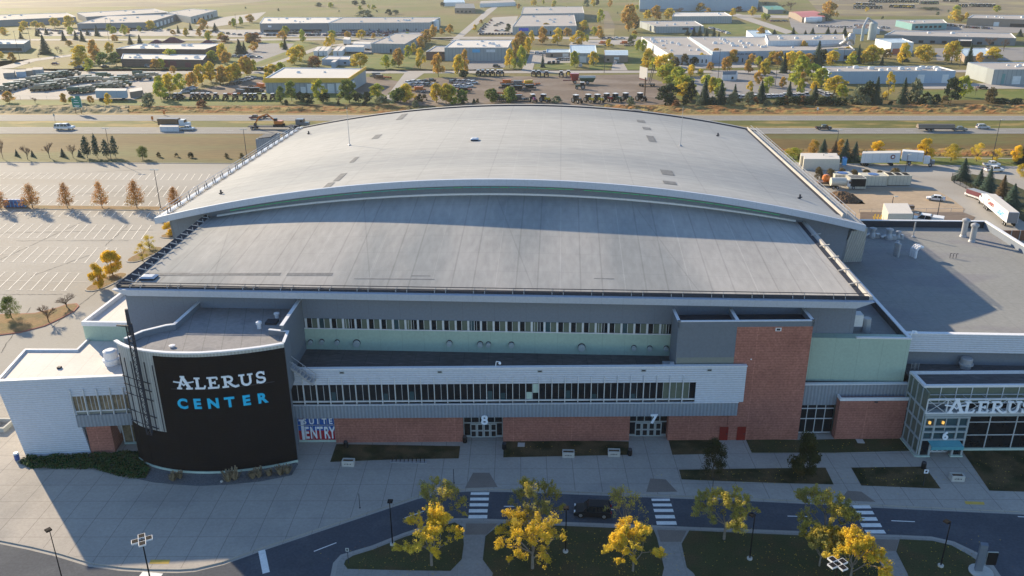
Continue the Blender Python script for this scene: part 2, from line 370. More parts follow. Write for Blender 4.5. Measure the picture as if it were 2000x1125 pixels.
mk('dry_lawn', (.21, .13, .055), var=.2, sc=.2, var2=.3, sc2=2.5, c2=(.15, .115, .045), c2s=.25)
for a, b in (((178, 566), (238, 536)), ((258, 510), (308, 485)), ((325, 463), (344, 455))):
    p, q = G(*a), G(*b); d = q-p; c = (p+q)/2; island(ell(c.x, c.y, d.length/2+1, 2.3, math.atan2(d.y, d.x)), 'dry_lawn', px=False)
island([(-90, 625), (-20, 615), (68, 612), (110, 602), (130, 595), (150, 593), (155, 598), (146, 608), (120, 622), (88, 637), (40, 650), (0, 655), (-90, 668)], 'dry_lawn', km='kerb_red')
island([(S_L, 219.6), (-66, 219.6), (-66, 223.6), (S_L, 223.6)], 'dry_lawn', px=False)
# ------------------------------------------------------------------ street in front
near_far_kerb = [(-260, 1062), (0, 1057), (60, 1069), (114, 1082), (180, 1102), (240, 1110), (300, 1113.5), (350, 1114), (381, 1112), (435, 1099), (510, 1072), (600, 1042), (687, 1013), (756, 990), (814, 971), (850, 963), (880, 959), (916, 956), (990, 957), (1100, 961), (1176, 964), (1275, 968), (1467, 975), (1587, 981), (1697, 987), (1780, 991), (1890, 996), (2000, 1001), (2400, 1026)]
sheet('road', [(-260, 1040), (0, 1050), (300, 1100), (381, 1095), (600, 1025), (850, 945), (1000, 945), (1700, 970), (2400, 1000), (2700, 1500), (-600, 1500)], 'asphalt', 0)
def offset(pts, d):
    out = []
    for i in range(len(pts)):
        a = pts[max(0, i-1)]; b = pts[min(len(pts)-1, i+1)]; t = (b-a).normalized(); out.append(pts[i]+Vector((-t.y, t.x, 0))*d)
    return out
K = GP(near_far_kerb)
# plaza slab (13 cm step), its kerb face and a gutter pan
pz = MB('concrete'); P0 = K+[Vector((150, 116, 0)), Vector((120, 128, 0)), Vector((-50, 112, 0)), Vector((-74, 112, 0)), Vector((-110, 112, 0)), Vector((-150, 100, 0))]
bm = bmesh.new(); vs = [bm.verts.new((q.x, q.y, .13)) for q in offset(K, .18)+P0[len(K):]]; f = bm.faces.new(vs); bmesh.ops.triangulate(bm, faces=[f]); bm.verts.index_update()
pz.v = [v.co.copy() for v in bm.verts]; pz.f = [[v.index for v in f.verts] for f in bm.faces]; pz.m = [0]*len(pz.f); bm.free(); struct(pz, 'plaza')
def band(mb, A, B, z0, z1, m=None, side=True):
    for i in range(len(A)-1):
        mb.poly([(A[i].x, A[i].y, z1), (A[i+1].x, A[i+1].y, z1), (B[i+1].x, B[i+1].y, z1), (B[i].x, B[i].y, z1)], m)
        if side: mb.poly([(A[i].x, A[i].y, z0), (A[i+1].x, A[i+1].y, z0), (A[i+1].x, A[i+1].y, z1), (A[i].x, A[i].y, z1)], m)
kb = MB('kerb'); band(kb, K, offset(K, .18), 0, .13); band(kb, offset(K, -.45), K, 0, .006, side=False); struct(kb, 'kerb')
# near side of the street
isl_edge = [(640, 1180), (652, 1125), (657, 1100), (668, 1087), (729, 1069), (789, 1045), (840, 1028), (885, 1016), (913, 1016), (971, 1018), (1017, 1020), (1091, 1023), (1176, 1026), (1278, 1030), (1344, 1033), (1450, 1037), (1585, 1042), (1689, 1047), (1758, 1049), (1821, 1052), (1862, 1061), (1904, 1081), (1931, 1100), (1948, 1125), (1960, 1170)]
E2 = GP(isl_edge)
kb = MB('kerb'); band(kb, [q for q in E2[::-1]], offset(E2[::-1], .18), 0, .13); band(kb, offset(E2[::-1], -.4), E2[::-1], 0, .006, side=False); struct(kb, 'kerb')
ins = offset(E2, -.18)
sheet('pavement', [(q.x, q.y) for q in ins], 'walk', .13, px=False)
for p, m in (([(672, 1104), (675, 1096), (690, 1087), (729, 1075), (792, 1050), (888, 1022), (903, 1030), (906, 1064), (902, 1094), (880, 1117), (797, 1116), (679, 1113)], 'lawn_near'),
          ([(979, 1024), (1276, 1036), (1283, 1052), (1292, 1090), (1297, 1111), (1287, 1150), (955, 1150), (963, 1122), (943, 1095), (948, 1049)], 'lawn_near'),
          ([(1346, 1038), (1688, 1053), (1706, 1080), (1733, 1125), (1740, 1150), (1368, 1150), (1355, 1122), (1341, 1110), (1331, 1064)], 'lawn_near'),
          ([(1757, 1055), (1821, 1058), (1858, 1067), (1896, 1088), (1920, 1106), (1934, 1150), (1782, 1150), (1772, 1122), (1750, 1079)], 'lawn_near'),
          ([(657, 869), (899, 873), (896, 897), (770, 899), (645, 904)], 'mulch'), ([(984, 858), (1228, 864), (1228, 890), (983, 895)], 'mulch'),
          ([(1304, 854), (1403, 857), (1408, 888), (1313, 890)], 'mulch'), ([(1456, 859), (1560, 861), (1764, 856), (1785, 882), (1625, 886), (1468, 886)], 'lawn_near'),
          ([(1326, 919), (1612, 915), (1628, 948), (1480, 944), (1331, 938)], 'mulch'), ([(1662, 915), (1806, 913), (1837, 956), (1682, 950)], 'mulch'),
          ([(1876, 878), (2000, 879), (2300, 905), (2300, 975), (2000, 962), (1932, 960)], 'mulch')):
    sheet('lawn' if m == 'lawn_near' else 'planting_bed', p, m, .155)
sheet('gravel_bed', [(268, 916), (268, 937), (300, 944), (330, 947), (390, 951), (450, 948), (510, 942), (570, 930), (583, 908), (560, 890), (300, 890)], 'gravel', .15)
for p in ([(924, 925), (956, 925), (972, 953), (908, 955)], [(1270, 936), (1300, 938), (1323, 962), (1262, 963)], [(1655, 960), (1682, 962), (1710, 982), (1640, 979)], [(972, 1024), (910, 1024), (908, 1046), (950, 1046)], [(1283, 1036), (1341, 1038), (1330, 1060), (1290, 1060)], [(1694, 1054), (1755, 1056), (1749, 1078), (1710, 1078)]):
    sheet('paving', p, 'pavers', .14)
mb = MB('paint_white')
def bars(q, tbl):
    for (x0, y0, x1, y1, w) in tbl:
        p = [G(x0, y0), G(x0+w, y0), G(x1+w, y1), G(x1, y1)]; mb.poly([(v.x, v.y, .008) for v in reversed(p)])
bars(0, [(920, 961.5, 919, 966.5, 36), (918.5, 972, 918, 977.5, 36.5), (917.5, 983, 917, 989, 36.5), (916, 994.5, 915.5, 1001, 36.5), (915, 1006, 914.5, 1012.5, 37)])
bars(0, [(1272, 974, 1273, 978.5, 36), (1274, 983.5, 1276, 989, 37), (1276, 994, 1278, 1000, 38), (1279, 1006, 1281, 1012.5, 38), (1281.5, 1018, 1283, 1025, 39)])
bars(0, [(1664, 987, 1668, 993, 34), (1669, 998, 1673, 1004.5, 35), (1674, 1010, 1678, 1017, 37), (1680, 1022, 1684, 1029.5, 39), (1688, 1035, 1693, 1042, 38)])
for a, b, w in (((613, 1077), (657, 1060), .15), ((790, 1012), (828, 998), .15), ((984, 989), (1018, 989), .15), ((1538, 1008), (1582, 1009), .15), ((1741, 1017), (1787, 1019), .15), ((1180, 995), (1199, 995), .15), ((1988, 1009), (2030, 1011), .15), ((511, 1075), (520, 1119), .8), ((275, 1121), (315, 1125), .8)):
    p, q = G(*a), G(*b); d = (q-p).normalized(); n = Vector((-d.y, d.x, 0))*w/2; mb.poly([(v.x, v.y, .008) for v in (p-n, q-n, q+n, p+n)])
for q in ():pass
struct(mb, 'road_markings')
mb = MB('paint_yellow')
for pts in ([(295, 1095), (333, 1095), (330, 1103), (292, 1103)], [(1883, 980.5), (1921, 982), (1923, 987.5), (1886, 986.5)]): mb.poly([(v.x, v.y, .14) for v in reversed(GP(pts))])
struct(mb, 'tactile_paving')
# ------------------------------------------------------------------ service yard on the right
sheet('service_yard', [(1480, 300), (2500, 318), (3300, 600), (2000, 760), (1450, 480)], 'asphalt_old', -.04)
sheet('service_road_lawn', [(1480, 296), (1545, 296), (1850, 308), (2500, 318), (2500, 332), (1850, 322), (1500, 316)], 'lawn_far', -.02)
sheet('dirt_pad', [(1600, 420), (1655, 370), (1705, 366), (1790, 366), (1830, 372), (1858, 388), (1885, 408), (1880, 416), (1700, 424), (1610, 470)], 'dirt_tan', 0)
sheet('gravel_strip', [(1680, 414), (1880, 414), (1905, 424), (1898, 432), (1680, 436)], 'dirt', .02)
sheet('lawn', [(1858, 344), (1900, 340), (1960, 352), (2020, 380), (2100, 450), (2100, 500), (1960, 405)], 'lawn_near', .0)
# ------------------------------------------------------------------ building materials
mk('membrane', (.39, .38, .365), rough=.9, var=.08, sc=.09, var2=.12, sc2=1.3, lines=[((1, 0, 0), 9.4, .3, 1.2), ((1, 0, 0), 3.13, .22, .84), ((0, 1, 0), 5.5, .16, .93), ((.97, .24, 0), 23, .2, .88)], stretch=(1, .22, 1), c2=(.29, .30, .30), c2s=.05)
mk('membrane_upper', (.385, .39, .385), rough=.9, var=.07, sc=.06, var2=.11, sc2=1.1, c2=(.295, .31, .32), c2s=.03, lines=[((0, 1, 0), 3.05, .25, .9), ((1, 0, 0), 12.6, .22, .86), ((1, 0, 0), 4.2, .16, 1.06)], stretch=(.25, 1, 1))
mk('membrane_flat', (.245, .25, .245), rough=.95, var=.1, sc=.08, var2=.12, sc2=2.5, lines=[((1, 0, 0), 3.6, .07, .82), ((0, 1, 0), 14, .1, .85)], c2=(.215, .215, .225), c2s=.16, stretch=(.5, 1, 1))
mk('membrane_dark', (.085, .087, .095), rough=.75, var=.2, sc=.25, var2=.3, sc2=1.6, lines=[((1, .06, 0), 3.6, .07, .7)], c2=(.15, .15, .155), c2s=.9, c2t=(.6, .75), stretch=(.5, 1.4, 1))
mk('membrane_curved', (.27, .265, .27), rough=.9, var=.12, sc=.3, var2=.12, sc2=2, lines=[((1, .3, 0), 2.6, .09, .72)], c2=(.21, .21, .22), c2s=.3)
mk('membrane_light', (.60, .56, .53), rough=.7, var=.07, sc=.3, var2=.06, sc2=3, lines=[((1, .13, 0), 2.6, .07, .8)])
mk('roof_patch', (.19, .195, .20), var=.25, sc=1.5)
mk('panel_grey', (.185, .215, .265), rough=.6, var=.03, sc=.1, lines=[((1, 0, 0), 4.65, .04, .8)])
mk('panel_mid', (.16, .185, .22), rough=.6, var=.03, sc=.1)
mk('panel_olive', (.21, .225, .205), rough=.6, var=.03, sc=.1)
mk('panel_green', (.36, .47, .40), rough=.6, var=.04, sc=.3, lines=[((1, .06, 0), 3.3, .05, .78)])
mk('mint', (.48, .60, .53), rough=.6)
mk('metal_white', (.54, .58, .66), rough=.35, var=.03, sc=.1, rib=((0, 0, 1), .34, .09))
mk('metal_white_side', (.55, .57, .6), rough=.35, var=.03, sc=.1, rib=((0, 0, 1), .34, .09))
mk('metal_ribbed', (.24, .27, .31), rough=.4, var=.04, sc=.2, rib=((1, .1, 0), .5, .13))
mk('metal_ribbed_light', (.42, .43, .42), rough=.4, var=.04, sc=.2, rib=((1, 0, 0), .42, .13))
mk('fascia', (.46, .50, .58), rough=.4, var=.03, lines=[((1, 0, 0), 3.05, .05, .85)])
mk('coping', (.70, .71, .74), rough=.35, var=.03)
mk('trim_dark', (.04, .044, .058), rough=.6)
mk('steel', (.42, .43, .45), rough=.4, metal=.4)
mk('galv', (.36, .375, .40), rough=.5, metal=.3)
mk('brick', (.36, .155, .12), rough=.9, var=.16, sc=.35, var2=.3, sc2=3.5, lines=[((0, 0, 1), .40, .08, .78), ((1, .06, 0), 8.5, .07, 1.35)])
mk('brick_dark', (.012, .010, .011), rough=.75, var=.12, sc=.4, var2=.3, sc2=7, spec=.06, lines=[((0, 0, 1), .4, .06, 1.25)])
mk('glass_dark', (.010, .013, .018), rough=.08, var=.3, sc=.8, var2=.2, spec=.35)
mk('glass_blue', (.03, .07, .085), rough=.1, var=.3, sc=.6, spec=.6)
mk('glass_olive', (.13, .155, .12), rough=.15, var=.15, sc=.6, spec=.4)
mk('glass_tan', (.16, .13, .085), rough=.15, var=.6, sc=.5, var2=.5, sc2=2.2, spec=.4)
mk('frame_white', (.62, .64, .66), rough=.4)
mk('frame_grey', (.38, .42, .43), rough=.4)
mk('door_red', (.22, .022, .018), rough=.5)
mk('black', (.012, .012, .014), rough=.85)
mk('white_sign', (.80, .84, .90), rough=.4, var=.02)
mk('cyan_sign', (.03, .50, .80), rough=.4, var=.02)
mk('blue_sign', (.03, .12, .42), rough=.4); mk('red_sign', (.38, .03, .05), rough=.4)
mk('teal_glass', (.10, .34, .40), rough=.2, var=.1)
mk('lamp_glow', (1., .55, .12), emit=.4); mk('led_green', (.05, .60, .25), emit=.10); mk('led_teal', (.05, .5, .45), emit=.10)
# ------------------------------------------------------------------ the arena
A = thing('arena', 'huge arena with two stepped domed roofs, dark curved entrance wall and brick front', 'arena', (-10, 140, 0))
XC = -10.2
def zu(x, y):                                        # upper roof surface
    t = ((x-XC)/62.5)**2; a = 30.3-7.6*t; b = 29.1-6.7*t; return a+(b-a)*(y-139)/87
def zl(x, y):                                        # lower roof surface
    t = max(0, 1-((x-XC)/51.7)**2); k = (y-109.2)/32.3; return 21.2+k*(1.35+4.5*t)
def shell(name, x0, x1, y0, y1, fz, mat, nx=48, ny=6, th=.4, mside='fascia'):
    mb = MB(mat, mside)
    xs = [x0+(x1-x0)*i/nx for i in range(nx+1)]; ys = [y0+(y1-y0)*j/ny for j in range(ny+1)]
    for y in ys:
        for x in xs: mb.v.append(Vector((x, y, fz(x, y))))
    n0 = len(mb.v)
    for y in ys:
        for x in xs: mb.v.append(Vector((x, y, fz(x, y)-th)))
    for j in range(ny):
        for i in range(nx):
            k = j*(nx+1)+i; mb.f.append([k, k+1, k+nx+2, k+nx+1]); mb.m.append(0); mb.f.append([n0+k+nx+1, n0+k+nx+2, n0+k+1, n0+k]); mb.m.append(1)
    for i in range(nx):
        for (a, b) in ((i, i+1), (ny*(nx+1)+i+1, ny*(nx+1)+i)): mb.f.append([n0+a, n0+b, b, a]); mb.m.append(1)
    for j in range(ny):
        for (a, b) in ((j*(nx+1), (j+1)*(nx+1)), ((j+1)*(nx+1)+nx, j*(nx+1)+nx)): mb.f.append([a, b, n0+b, n0+a]); mb.m.append(1)
    return part(mb, name, A)
UX0, UX1 = -72.6, 52.4
shell('upper_roof', UX0+1.6, UX1-3.4, 139.3, 221.5, lambda x, y: zu(x, y)-.02, 'membrane_upper')
shell('rear_eave', UX0+.2, UX1-.2, 222.1, 226, lambda x, y: zu(x, y)-.1, 'membrane_upper', ny=2, th=.5)
mb = MB('trim_dark')                                 # dark expansion gap in front of the rear eave
for i in range(48):
    xa = UX0+.5+(UX1-UX0-1)*i/48; xb = UX0+.5+(UX1-UX0-1)*(i+1)/48
    mb.hull8([(xa, 221.45, zu(xa, 221)-.6), (xb, 221.45, zu(xb, 221)-.6), (xb, 222.15, zu(xb, 221)-.6), (xa, 222.15, zu(xa, 221)-.6)], [(xa, 221.45, zu(xa, 221)-.2), (xb, 221.45, zu(xb, 221)-.2), (xb, 222.15, zu(xb, 221)+.25), (xa, 222.15, zu(xa, 221)+.25)])
part(mb, 'roof_joint', A)
mb = MB('fascia')                                    # curved fascia of the upper roof
N = 60
for i in range(N):
    xa = UX0+(UX1-UX0)*i/N; xb = UX0+(UX1-UX0)*(i+1)/N; za = zu(xa, 139); zb = zu(xb, 139)
    mb.hull8([(xa, 139.0, za-1.05), (xb, 139.0, zb-1.05), (xb, 139.5, zb-1.05), (xa, 139.5, za-1.05)], [(xa, 138.9, za+.12), (xb, 138.9, zb+.12), (xb, 139.5, zb+.12), (xa, 139.5, za+.12)])
part(mb, 'upper_fascia', A)
mb = MB('panel_grey')                                # soffit and front wall of the upper hall
N = 52
for i in range(N):
    xa = -70.9+121.6*i/N; xb = -70.9+121.6*(i+1)/N
    def bot(x): return (zl(x, 141.5)-.3) if -62.2 < x < 41.4 else 12
    ba, bb = bot(xa+.01), bot(xb-.01)
    ta, tb = zu(xa, 141)-1.3, zu(xb, 141)-1.3
    def lx(x, z): # end walls lean outwards towards the roof
        return x if -62 < x < 41 else (x+(z-22)*(-.11 if x > 0 else -.11)*(-1 if x > 0 else 1))
    mb.poly([(lx(xa, ba), 141.6, ba), (lx(xb, bb), 141.6, bb), (xb, 141.6, tb), (xa, 141.6, ta)])
    mb.poly([(xa, 139.45, zu(xa, 139)-1.02), (xb, 139.45, zu(xb, 139)-1.02), (xb, 141.7, tb), (xa, 141.7, ta)])
part(mb, 'upper_hall_front', A)
mb = MB('panel_mid'); mb.hull8([(-70, 142, 0), (49.6, 142, 0), (49.6, 224, 0), (-70, 224, 0)], [(-71.4, 142, 21.3), (51, 142, 21.3), (51, 224, 21.3), (-71.4, 224, 21.3)]); part(mb, 'upper_hall_wall', A)
mb = MB('metal_ribbed_light'); mb.hull8([(50.2, 144.4, 13.9), (54.9, 145.0, 13.9), (55.0, 150, 13.9), (50.2, 150, 13.9)], [(50.9, 140.9, 21.1), (53.3, 140.3, 21.9), (53.3, 150, 21.9), (50.9, 150, 21.1)]); part(mb, 'ribbed_corner', A)
mb = MB('coping')
for i in range(52):
    xa = -62+103.2*i/52; xb = -62+103.2*(i+1)/52
    mb.hull8([(xa, 141.2, zl(xa, 141.5)-.2), (xb, 141.2, zl(xb, 141.5)-.2), (xb, 141.7, zl(xb, 141.5)-.2), (xa, 141.7, zl(xa, 141.5)-.2)], [(xa, 141.2, zl(xa, 141.5)+.28), (xb, 141.2, zl(xb, 141.5)+.28), (xb, 141.7, zl(xb, 141.5)+.28), (xa, 141.7, zl(xa, 141.5)+.28)])
part(mb, 'wall_flashing', A)
mb = MB('led_green', 'led_teal')
for i in range(60):
    if i == 38: part(mb, 'light_strip', A); mb = MB('led_green', 'led_teal'); continue
    xa = -59.5+98*i/60; xb = -59.5+98*(i+1)/60-.15; q = 'led_teal' if 12 < i < 36 and i % 5 else 'led_green'
    mb.bar((xa, 141.45, zu(xa, 139)-1.98), (xb, 141.45, zu(xb, 139)-1.98), .04, .06, q)
part(mb, 'light_strip', A)
shell('lower_roof', -63.6, 42.6, 109.6, 141.3, zl, 'membrane', nx=60, ny=16, mside='panel_mid')
mb = MB('fascia'); mb.hull8([(-62.8, 108.7, 20.35), (41.5, 108.7, 20.1), (41.5, 109.2, 20.1), (-62.8, 109.2, 20.35)], [(-64.9, 108.5, 21.35), (43.8, 108.5, 21.15), (43.8, 109.3, 21.15), (-64.9, 109.3, 21.35)]); part(mb, 'lower_fascia', A)
mb = MB('panel_mid'); mb.poly([(-64.9, 109.3, 20.8), (-64.5, 111, 20.3), (42.4, 111, 20.2), (43.8, 109.3, 20.6)]); mb.poly([(-64.9, 108.7, 21.1), (-64.9, 141, 21.6), (-63.4, 141, 21.9), (-63.4, 109.6, 21.1)]); part(mb, 'soffit', A)
mb = MB('trim_dark', 'steel', 'galv')                # gutter trough with clamps round the lower roof
mb.box(-64.2, 43.2, 109.25, 109.7, 21.0, 21.62, 'trim_dark'); mb.bar((-64.1, 109.15, 21.9), (43.1, 109.15, 21.75), .1, .1, 'trim_dark')
mb.bar((-64.1, 109.8, 22.0), (43.1, 109.8, 21.9), .09, .09, 'trim_dark'); x = -62.5
while x < 42:
    for dx in (0, 1.6): mb.bar((x+dx, 108.95, 21.35), (x+dx+.15, 109.95, 21.85), .10, .10, 'galv'); mb.bar((x+dx, 109.15, 21.3), (x+dx, 109.15, 21.95), .08, .08, 'steel')
    x += 5.6
mb.hull8([(-64.5, 109.2, 20.9), (-63.5, 109.4, 20.9), (-63.0, 141, 22.0), (-64.0, 141, 22.0)], [(-64.5, 109.2, 21.9), (-63.5, 109.4, 21.25), (-63.0, 141, 22.4), (-64.0, 141, 23.0)], 'trim_dark')
y = 111.
while y < 141: mb.bar((-64.1, y, 21.9+(y-109)*.035), (-62.9, y+.2, 21.5+(y-109)*.04), .13, .13, 'galv'); mb.bar((-63.0, y, 21.4+(y-109)*.04), (-63.0, y, 22.1+(y-109)*.04), .09, .09, 'galv'); y += 2.2
part(mb, 'eave_gutter', A)
mb = MB('fascia', 'trim_dark', 'steel')              # right hand edge: raised light kerb with dark slots
def slope(y, z0=21.2): return z0+(y-109.2)*.042
mb.hull8([(43.0, 109.4, 21.0), (43.9, 109.4, 21.0), (42.9, 141, 22.2), (42.1, 141, 22.2)], [(43.3, 109.4, 21.65), (43.7, 109.4, 21.65), (42.8, 141, 22.85), (42.4, 141, 22.85)], 'membrane')
mb.hull8([(42.3, 109.9, 21.2), (43.0, 109.9, 21.2), (42.1, 141, 22.4), (41.4, 141, 22.4)], [(42.3, 109.9, 21.32), (43.0, 109.9, 21.32), (42.1, 141, 22.62), (41.4, 141, 22.62)], 'trim_dark')
for y in (114, 119, 124, 129, 134): mb.bar((41.9, y, slope(y)+.3), (43.5, y+.3, slope(y)+.5), .25, .08, 'membrane')
part(mb, 'roof_kerb', A)
mb = MB('coping', 'trim_dark', 'steel', 'fascia')    # side edges of the upper roof with walkway rails
for sgn, xe in ((-1, UX0), (1, UX1)):
    mb = MB('coping', 'trim_dark', 'steel', 'fascia'); xi = xe-sgn*1.5; xw = xe-sgn*3.2
    def q(x, y, dz): return (x, y, zu(x, y)+dz)
    if sgn < 0:
        mb.hull8([q(xe, 139, -1), q(xi, 139, -1), q(xi, 226, -1), q(xe, 226, -1)], [q(xe, 139, .1), q(xi, 139, -.05), q(xi, 226, -.05), q(xe, 226, .1)], 'fascia')
        mb.hull8([q(xi, 141, -.4), q(xi+.9, 141, -.4), q(xi+.9, 222, -.4), q(xi, 222, -.4)], [q(xi, 141, .04), q(xi+.9, 141, .04), q(xi+.9, 222, .04), q(xi, 222, .04)], 'trim_dark')
        for h in (.55, 1.1): mb.bar(q(xe+.2, 141, h), q(xe+.2, 222, h), .08, .08, 'steel')
        mb.bar(q(xi+.9, 141, .35), q(xi+.9, 222, .35), .07, .07, 'steel'); y = 141
        while y < 222:
            mb.bar(q(xe+.2, y, 0), q(xe+.2, y, 1.1), .08, .08, 'steel')
            for d in (0, 1.1): mb.bar(q(xi+.2, y+d, 0), q(xi+.2, y+d, 1.0), .12, .12, 'trim_dark'); mb.bar(q(xi+.1, y+d, .12), q(xi+1.2, y+d, .25), .12, .1, 'coping')
            y += 4.2
    else:
        mb.hull8([q(xw, 139.6, -1), q(xe, 139, -1), q(xe, 226, -1), q(xw, 226, -1)], [q(xw, 139.6, -.15), q(xe, 139, .1), q(xe, 226, .1), q(xw, 226, -.15)], 'membrane')
        mb.hull8([q(xw-.7, 143, -.4), q(xw, 143, -.4), q(xw, 222, -.4), q(xw-.7, 222, -.4)], [q(xw-.7, 143, .03), q(xw, 143, .03), q(xw, 222, .03), q(xw-.7, 222, .03)], 'trim_dark')
        mb.hull8([q(xw, 142, -.2), q(xw+.5, 142, -.2), q(xw+.5, 223, -.2), q(xw, 223, -.2)], [q(xw+.15, 142, .55), q(xw+.35, 142, .55), q(xw+.35, 223, .55), q(xw+.15, 223, .55)], 'membrane')
        for h in (.5, 1.05):
            mb.bar(q(xe-.9, 142, h), q(xe-.9, 222, h), .07, .07, 'steel'); mb.bar(q(xw+.8, 142, h+.2), q(xw+.8, 222, h+.2), .07, .07, 'steel')
        y = 142
        while y < 222: mb.bar(q(xe-.9, y, 0), q(xe-.9, y, 1.1), .07, .07, 'steel'); mb.bar(q(xw+.8, y, 0), q(xw+.8, y, 1.3), .07, .07, 'steel'); y += 3
    part(mb, 'roof_railing', A)
# repairs, hatches and masts on the domes
def on_roof(px, py, fz, z0=27):
    z = z0
    for _ in range(12): p = G(px, py, z); z = fz(p.x, p.y)
    return G(px, py, z)
mb = MB('roof_patch')
for (x, y, w, l) in ((785, 228, 1.6, 9), (736, 267, 1.6, 5), (692, 312, .9, 5), (664, 346, 1.2, 6), (642, 362, 1.3, 4), (1252, 237, 2.0, 3.5), (1263, 251, 1.9, 3.2), (1272, 271, 1.7, 7), (1303, 337, 2.3, 4), (1308, 357, 2.3, 2.2), (1244, 215, 2.4, 3)):
    p = on_roof(x, y, zu, 28); mb.poly([(p.x+a*w/2, p.y+b*l/2, zu(p.x+a*w/2, p.y+b*l/2)+.03) for a, b in ((-1, -1), (1, -1), (1, 1), (-1, 1))]); part(mb, 'roof_patch', A); mb = MB('roof_patch')
for (x, y, w, l) in ((320, 536, 8, 1), (450, 536, 15.5, .9), (605, 536, 7, .9), (278, 544, 2.5, 1.4), (1000, 541, 30, .25), (770, 545, 12, .25)):
    p = on_roof(x, y, zl, 21); mb.poly([(p.x+a*w/2, p.y+b*l/2, zl(p.x+a*w/2, p.y+b*l/2)+.02) for a, b in ((-1, -1), (1, -1), (1, 1), (-1, 1))]); part(mb, 'roof_patch', A); mb = MB('roof_patch')
for (x, y, w, fz) in ((291, 544, 2.2, zl), (927, 274, 1.5, zu)):
    p = on_roof(x, y, fz, 25); mb = MB('metal_white_side', 'trim_dark'); mb.box(p.x-w/2, p.x+w/2, p.y-.8, p.y+.8, p.z-.2, p.z+.3, 'trim_dark'); mb.hull8([(p.x-w/2-.1, p.y-.9, p.z+.3), (p.x+w/2+.1, p.y-.9, p.z+.3), (p.x+w/2+.1, p.y+.9, p.z+.3), (p.x-w/2-.1, p.y+.9, p.z+.3)], [(p.x-w/2+.3, p.y-.6, p.z+.5), (p.x+w/2-.3, p.y-.6, p.z+.5), (p.x+w/2-.3, p.y+.6, p.z+.5), (p.x-w/2+.3, p.y+.6, p.z+.5)], 'fascia'); part(mb, 'roof_hatch', A)
for (x, y, h) in ((683, 284, 8.5), (1329, 285, 8.5)):
    p = on_roof(x, y, zu, 28); mb = MB('steel'); mb.tube(p, p+Vector((0, 0, h)), .09, .03, 6); mb.lathe(p, [(.35, -.1), (.35, .12), (.1, .3)], 8, 'steel'); part(mb, 'roof_mast', A)
for (x, y) in ((432, 379), (1562, 388), (1402, 266), (603, 262)):
    p = on_roof(x, y, zu, 25); mb = MB('trim_dark'); mb.tube(p, p+Vector((0, 0, .8)), .18, .18, 6); mb.bar(p+Vector((-.4, 0, .1)), p+Vector((.4, 0, .3)), .2, .2); part(mb, 'roof_vent', A)
# main hall front
mb = MB('panel_grey', 'panel_green', 'coping')
mb.box(-64.5, 42.4, 111, 141, 0, 20.3, 'panel_grey'); part(mb, 'main_hall_wall', A)
mb = MB('panel_green', 'coping'); mb.box(-39.9, 17.1, 110.86, 110.99, 10.5, 14.55, 'panel_green'); mb.box(-39.9, 17.1, 110.8, 110.98, 14.56, 14.68, 'coping'); part(mb, 'green_wall_panel', A)
nW = 29; w = (16.6+37.6)/nW
for i in range(nW):
    x = -37.6+i*w; mb = MB('glass_dark', 'glass_olive', 'frame_white')
    a, b = ('glass_dark', 'glass_olive') if i % 5 != 3 else ('glass_olive', 'glass_dark')
    if i % 6 == 1: a = 'glass_blue'
    mb.box(x+.32, x+1.02, 110.88, 110.97, 14.72, 16.22, a); mb.box(x+1.06, x+w-.0, 110.88, 110.97, 14.72, 16.22, b)
    mb.box(x, x+.3, 110.8, 110.98, 14.7, 16.25, 'frame_white'); mb.box(x+1.0, x+1.07, 110.84, 110.9, 14.72, 16.22, 'frame_white')
    if i % 5 == 3:
        for dx in (.55, 1.35): mb.box(x+dx, x+dx+.05, 110.84, 110.875, 14.72, 16.22, 'frame_white')
    part(mb, 'clerestory_window', A)
for (px_, py_, r) in ((607, 667, .42), (629, 666, .42), (659, 667, .42), (697, 669, .62), (878, 669, .48), (938, 671, .48), (954, 671, .42), (999, 672, .48), (1136, 677, .62), (1238, 678, .42), (1269, 679, .42), (1301, 679, .42)):
    r_ = ray(px_, py_); t = 110.8/r_.y; x, z = r_.x*t, CH+r_.z*t
    mb = MB('frame_grey', 'trim_dark'); mb.tube((x, 110.84, z), (x, 110.80, z), r*1.1, None, 16, 'panel_green'); mb.tube((x, 110.78, z), (x, 110.76, z), r*.92, None, 16, 'trim_dark'); mb.tube((x, 110.7, z-.06), (x, 110.3, z-.12), r*.82, r*.8, 16, 'frame_grey'); part(mb, 'wall_vent', A)
# ------------------------------------------------ front range in its own slightly turned frame
F = frame((-31.9, 102.6), math.radians(3.33)); FB = lambda mb, s0, s1, d0, d1, z0, z1, m: mb.box(s0, s1, d0, d1, z0, z1, m, F)
mb = MB('brick'); 
for s0, s1 in ((-.2, 18.4), (24.2, 42.6), (48.2, 56.7)): FB(mb, s0, s1, 0, 6, -.1, 5.2, 'brick')
FB(mb, 18.4, 24.2, 3.2, 6, -.1, 5.2, 'brick'); FB(mb, 42.6, 48.2, 3.2, 6, -.1, 5.2, 'brick')
FB(mb, 56.75, 67.2, -.02, 4.0, -.1, 18.3, 'brick'); part(mb, 'brick_wall', A)
mb = MB('membrane_dark'); p = [F @ Vector(q) for q in ((-6.1, -.5, 0), (58.1, -.5, 0), (48.9, 4.4, 0))]
mb.prism([(p[0].x, p[0].y), (p[1].x, p[1].y), (p[1].x, 108), (17.2, 110.95), (-39.9, 110.95)], 10.2, 11.15); part(mb, 'terrace_roof', A)
mb = MB('metal_white', 'coping')
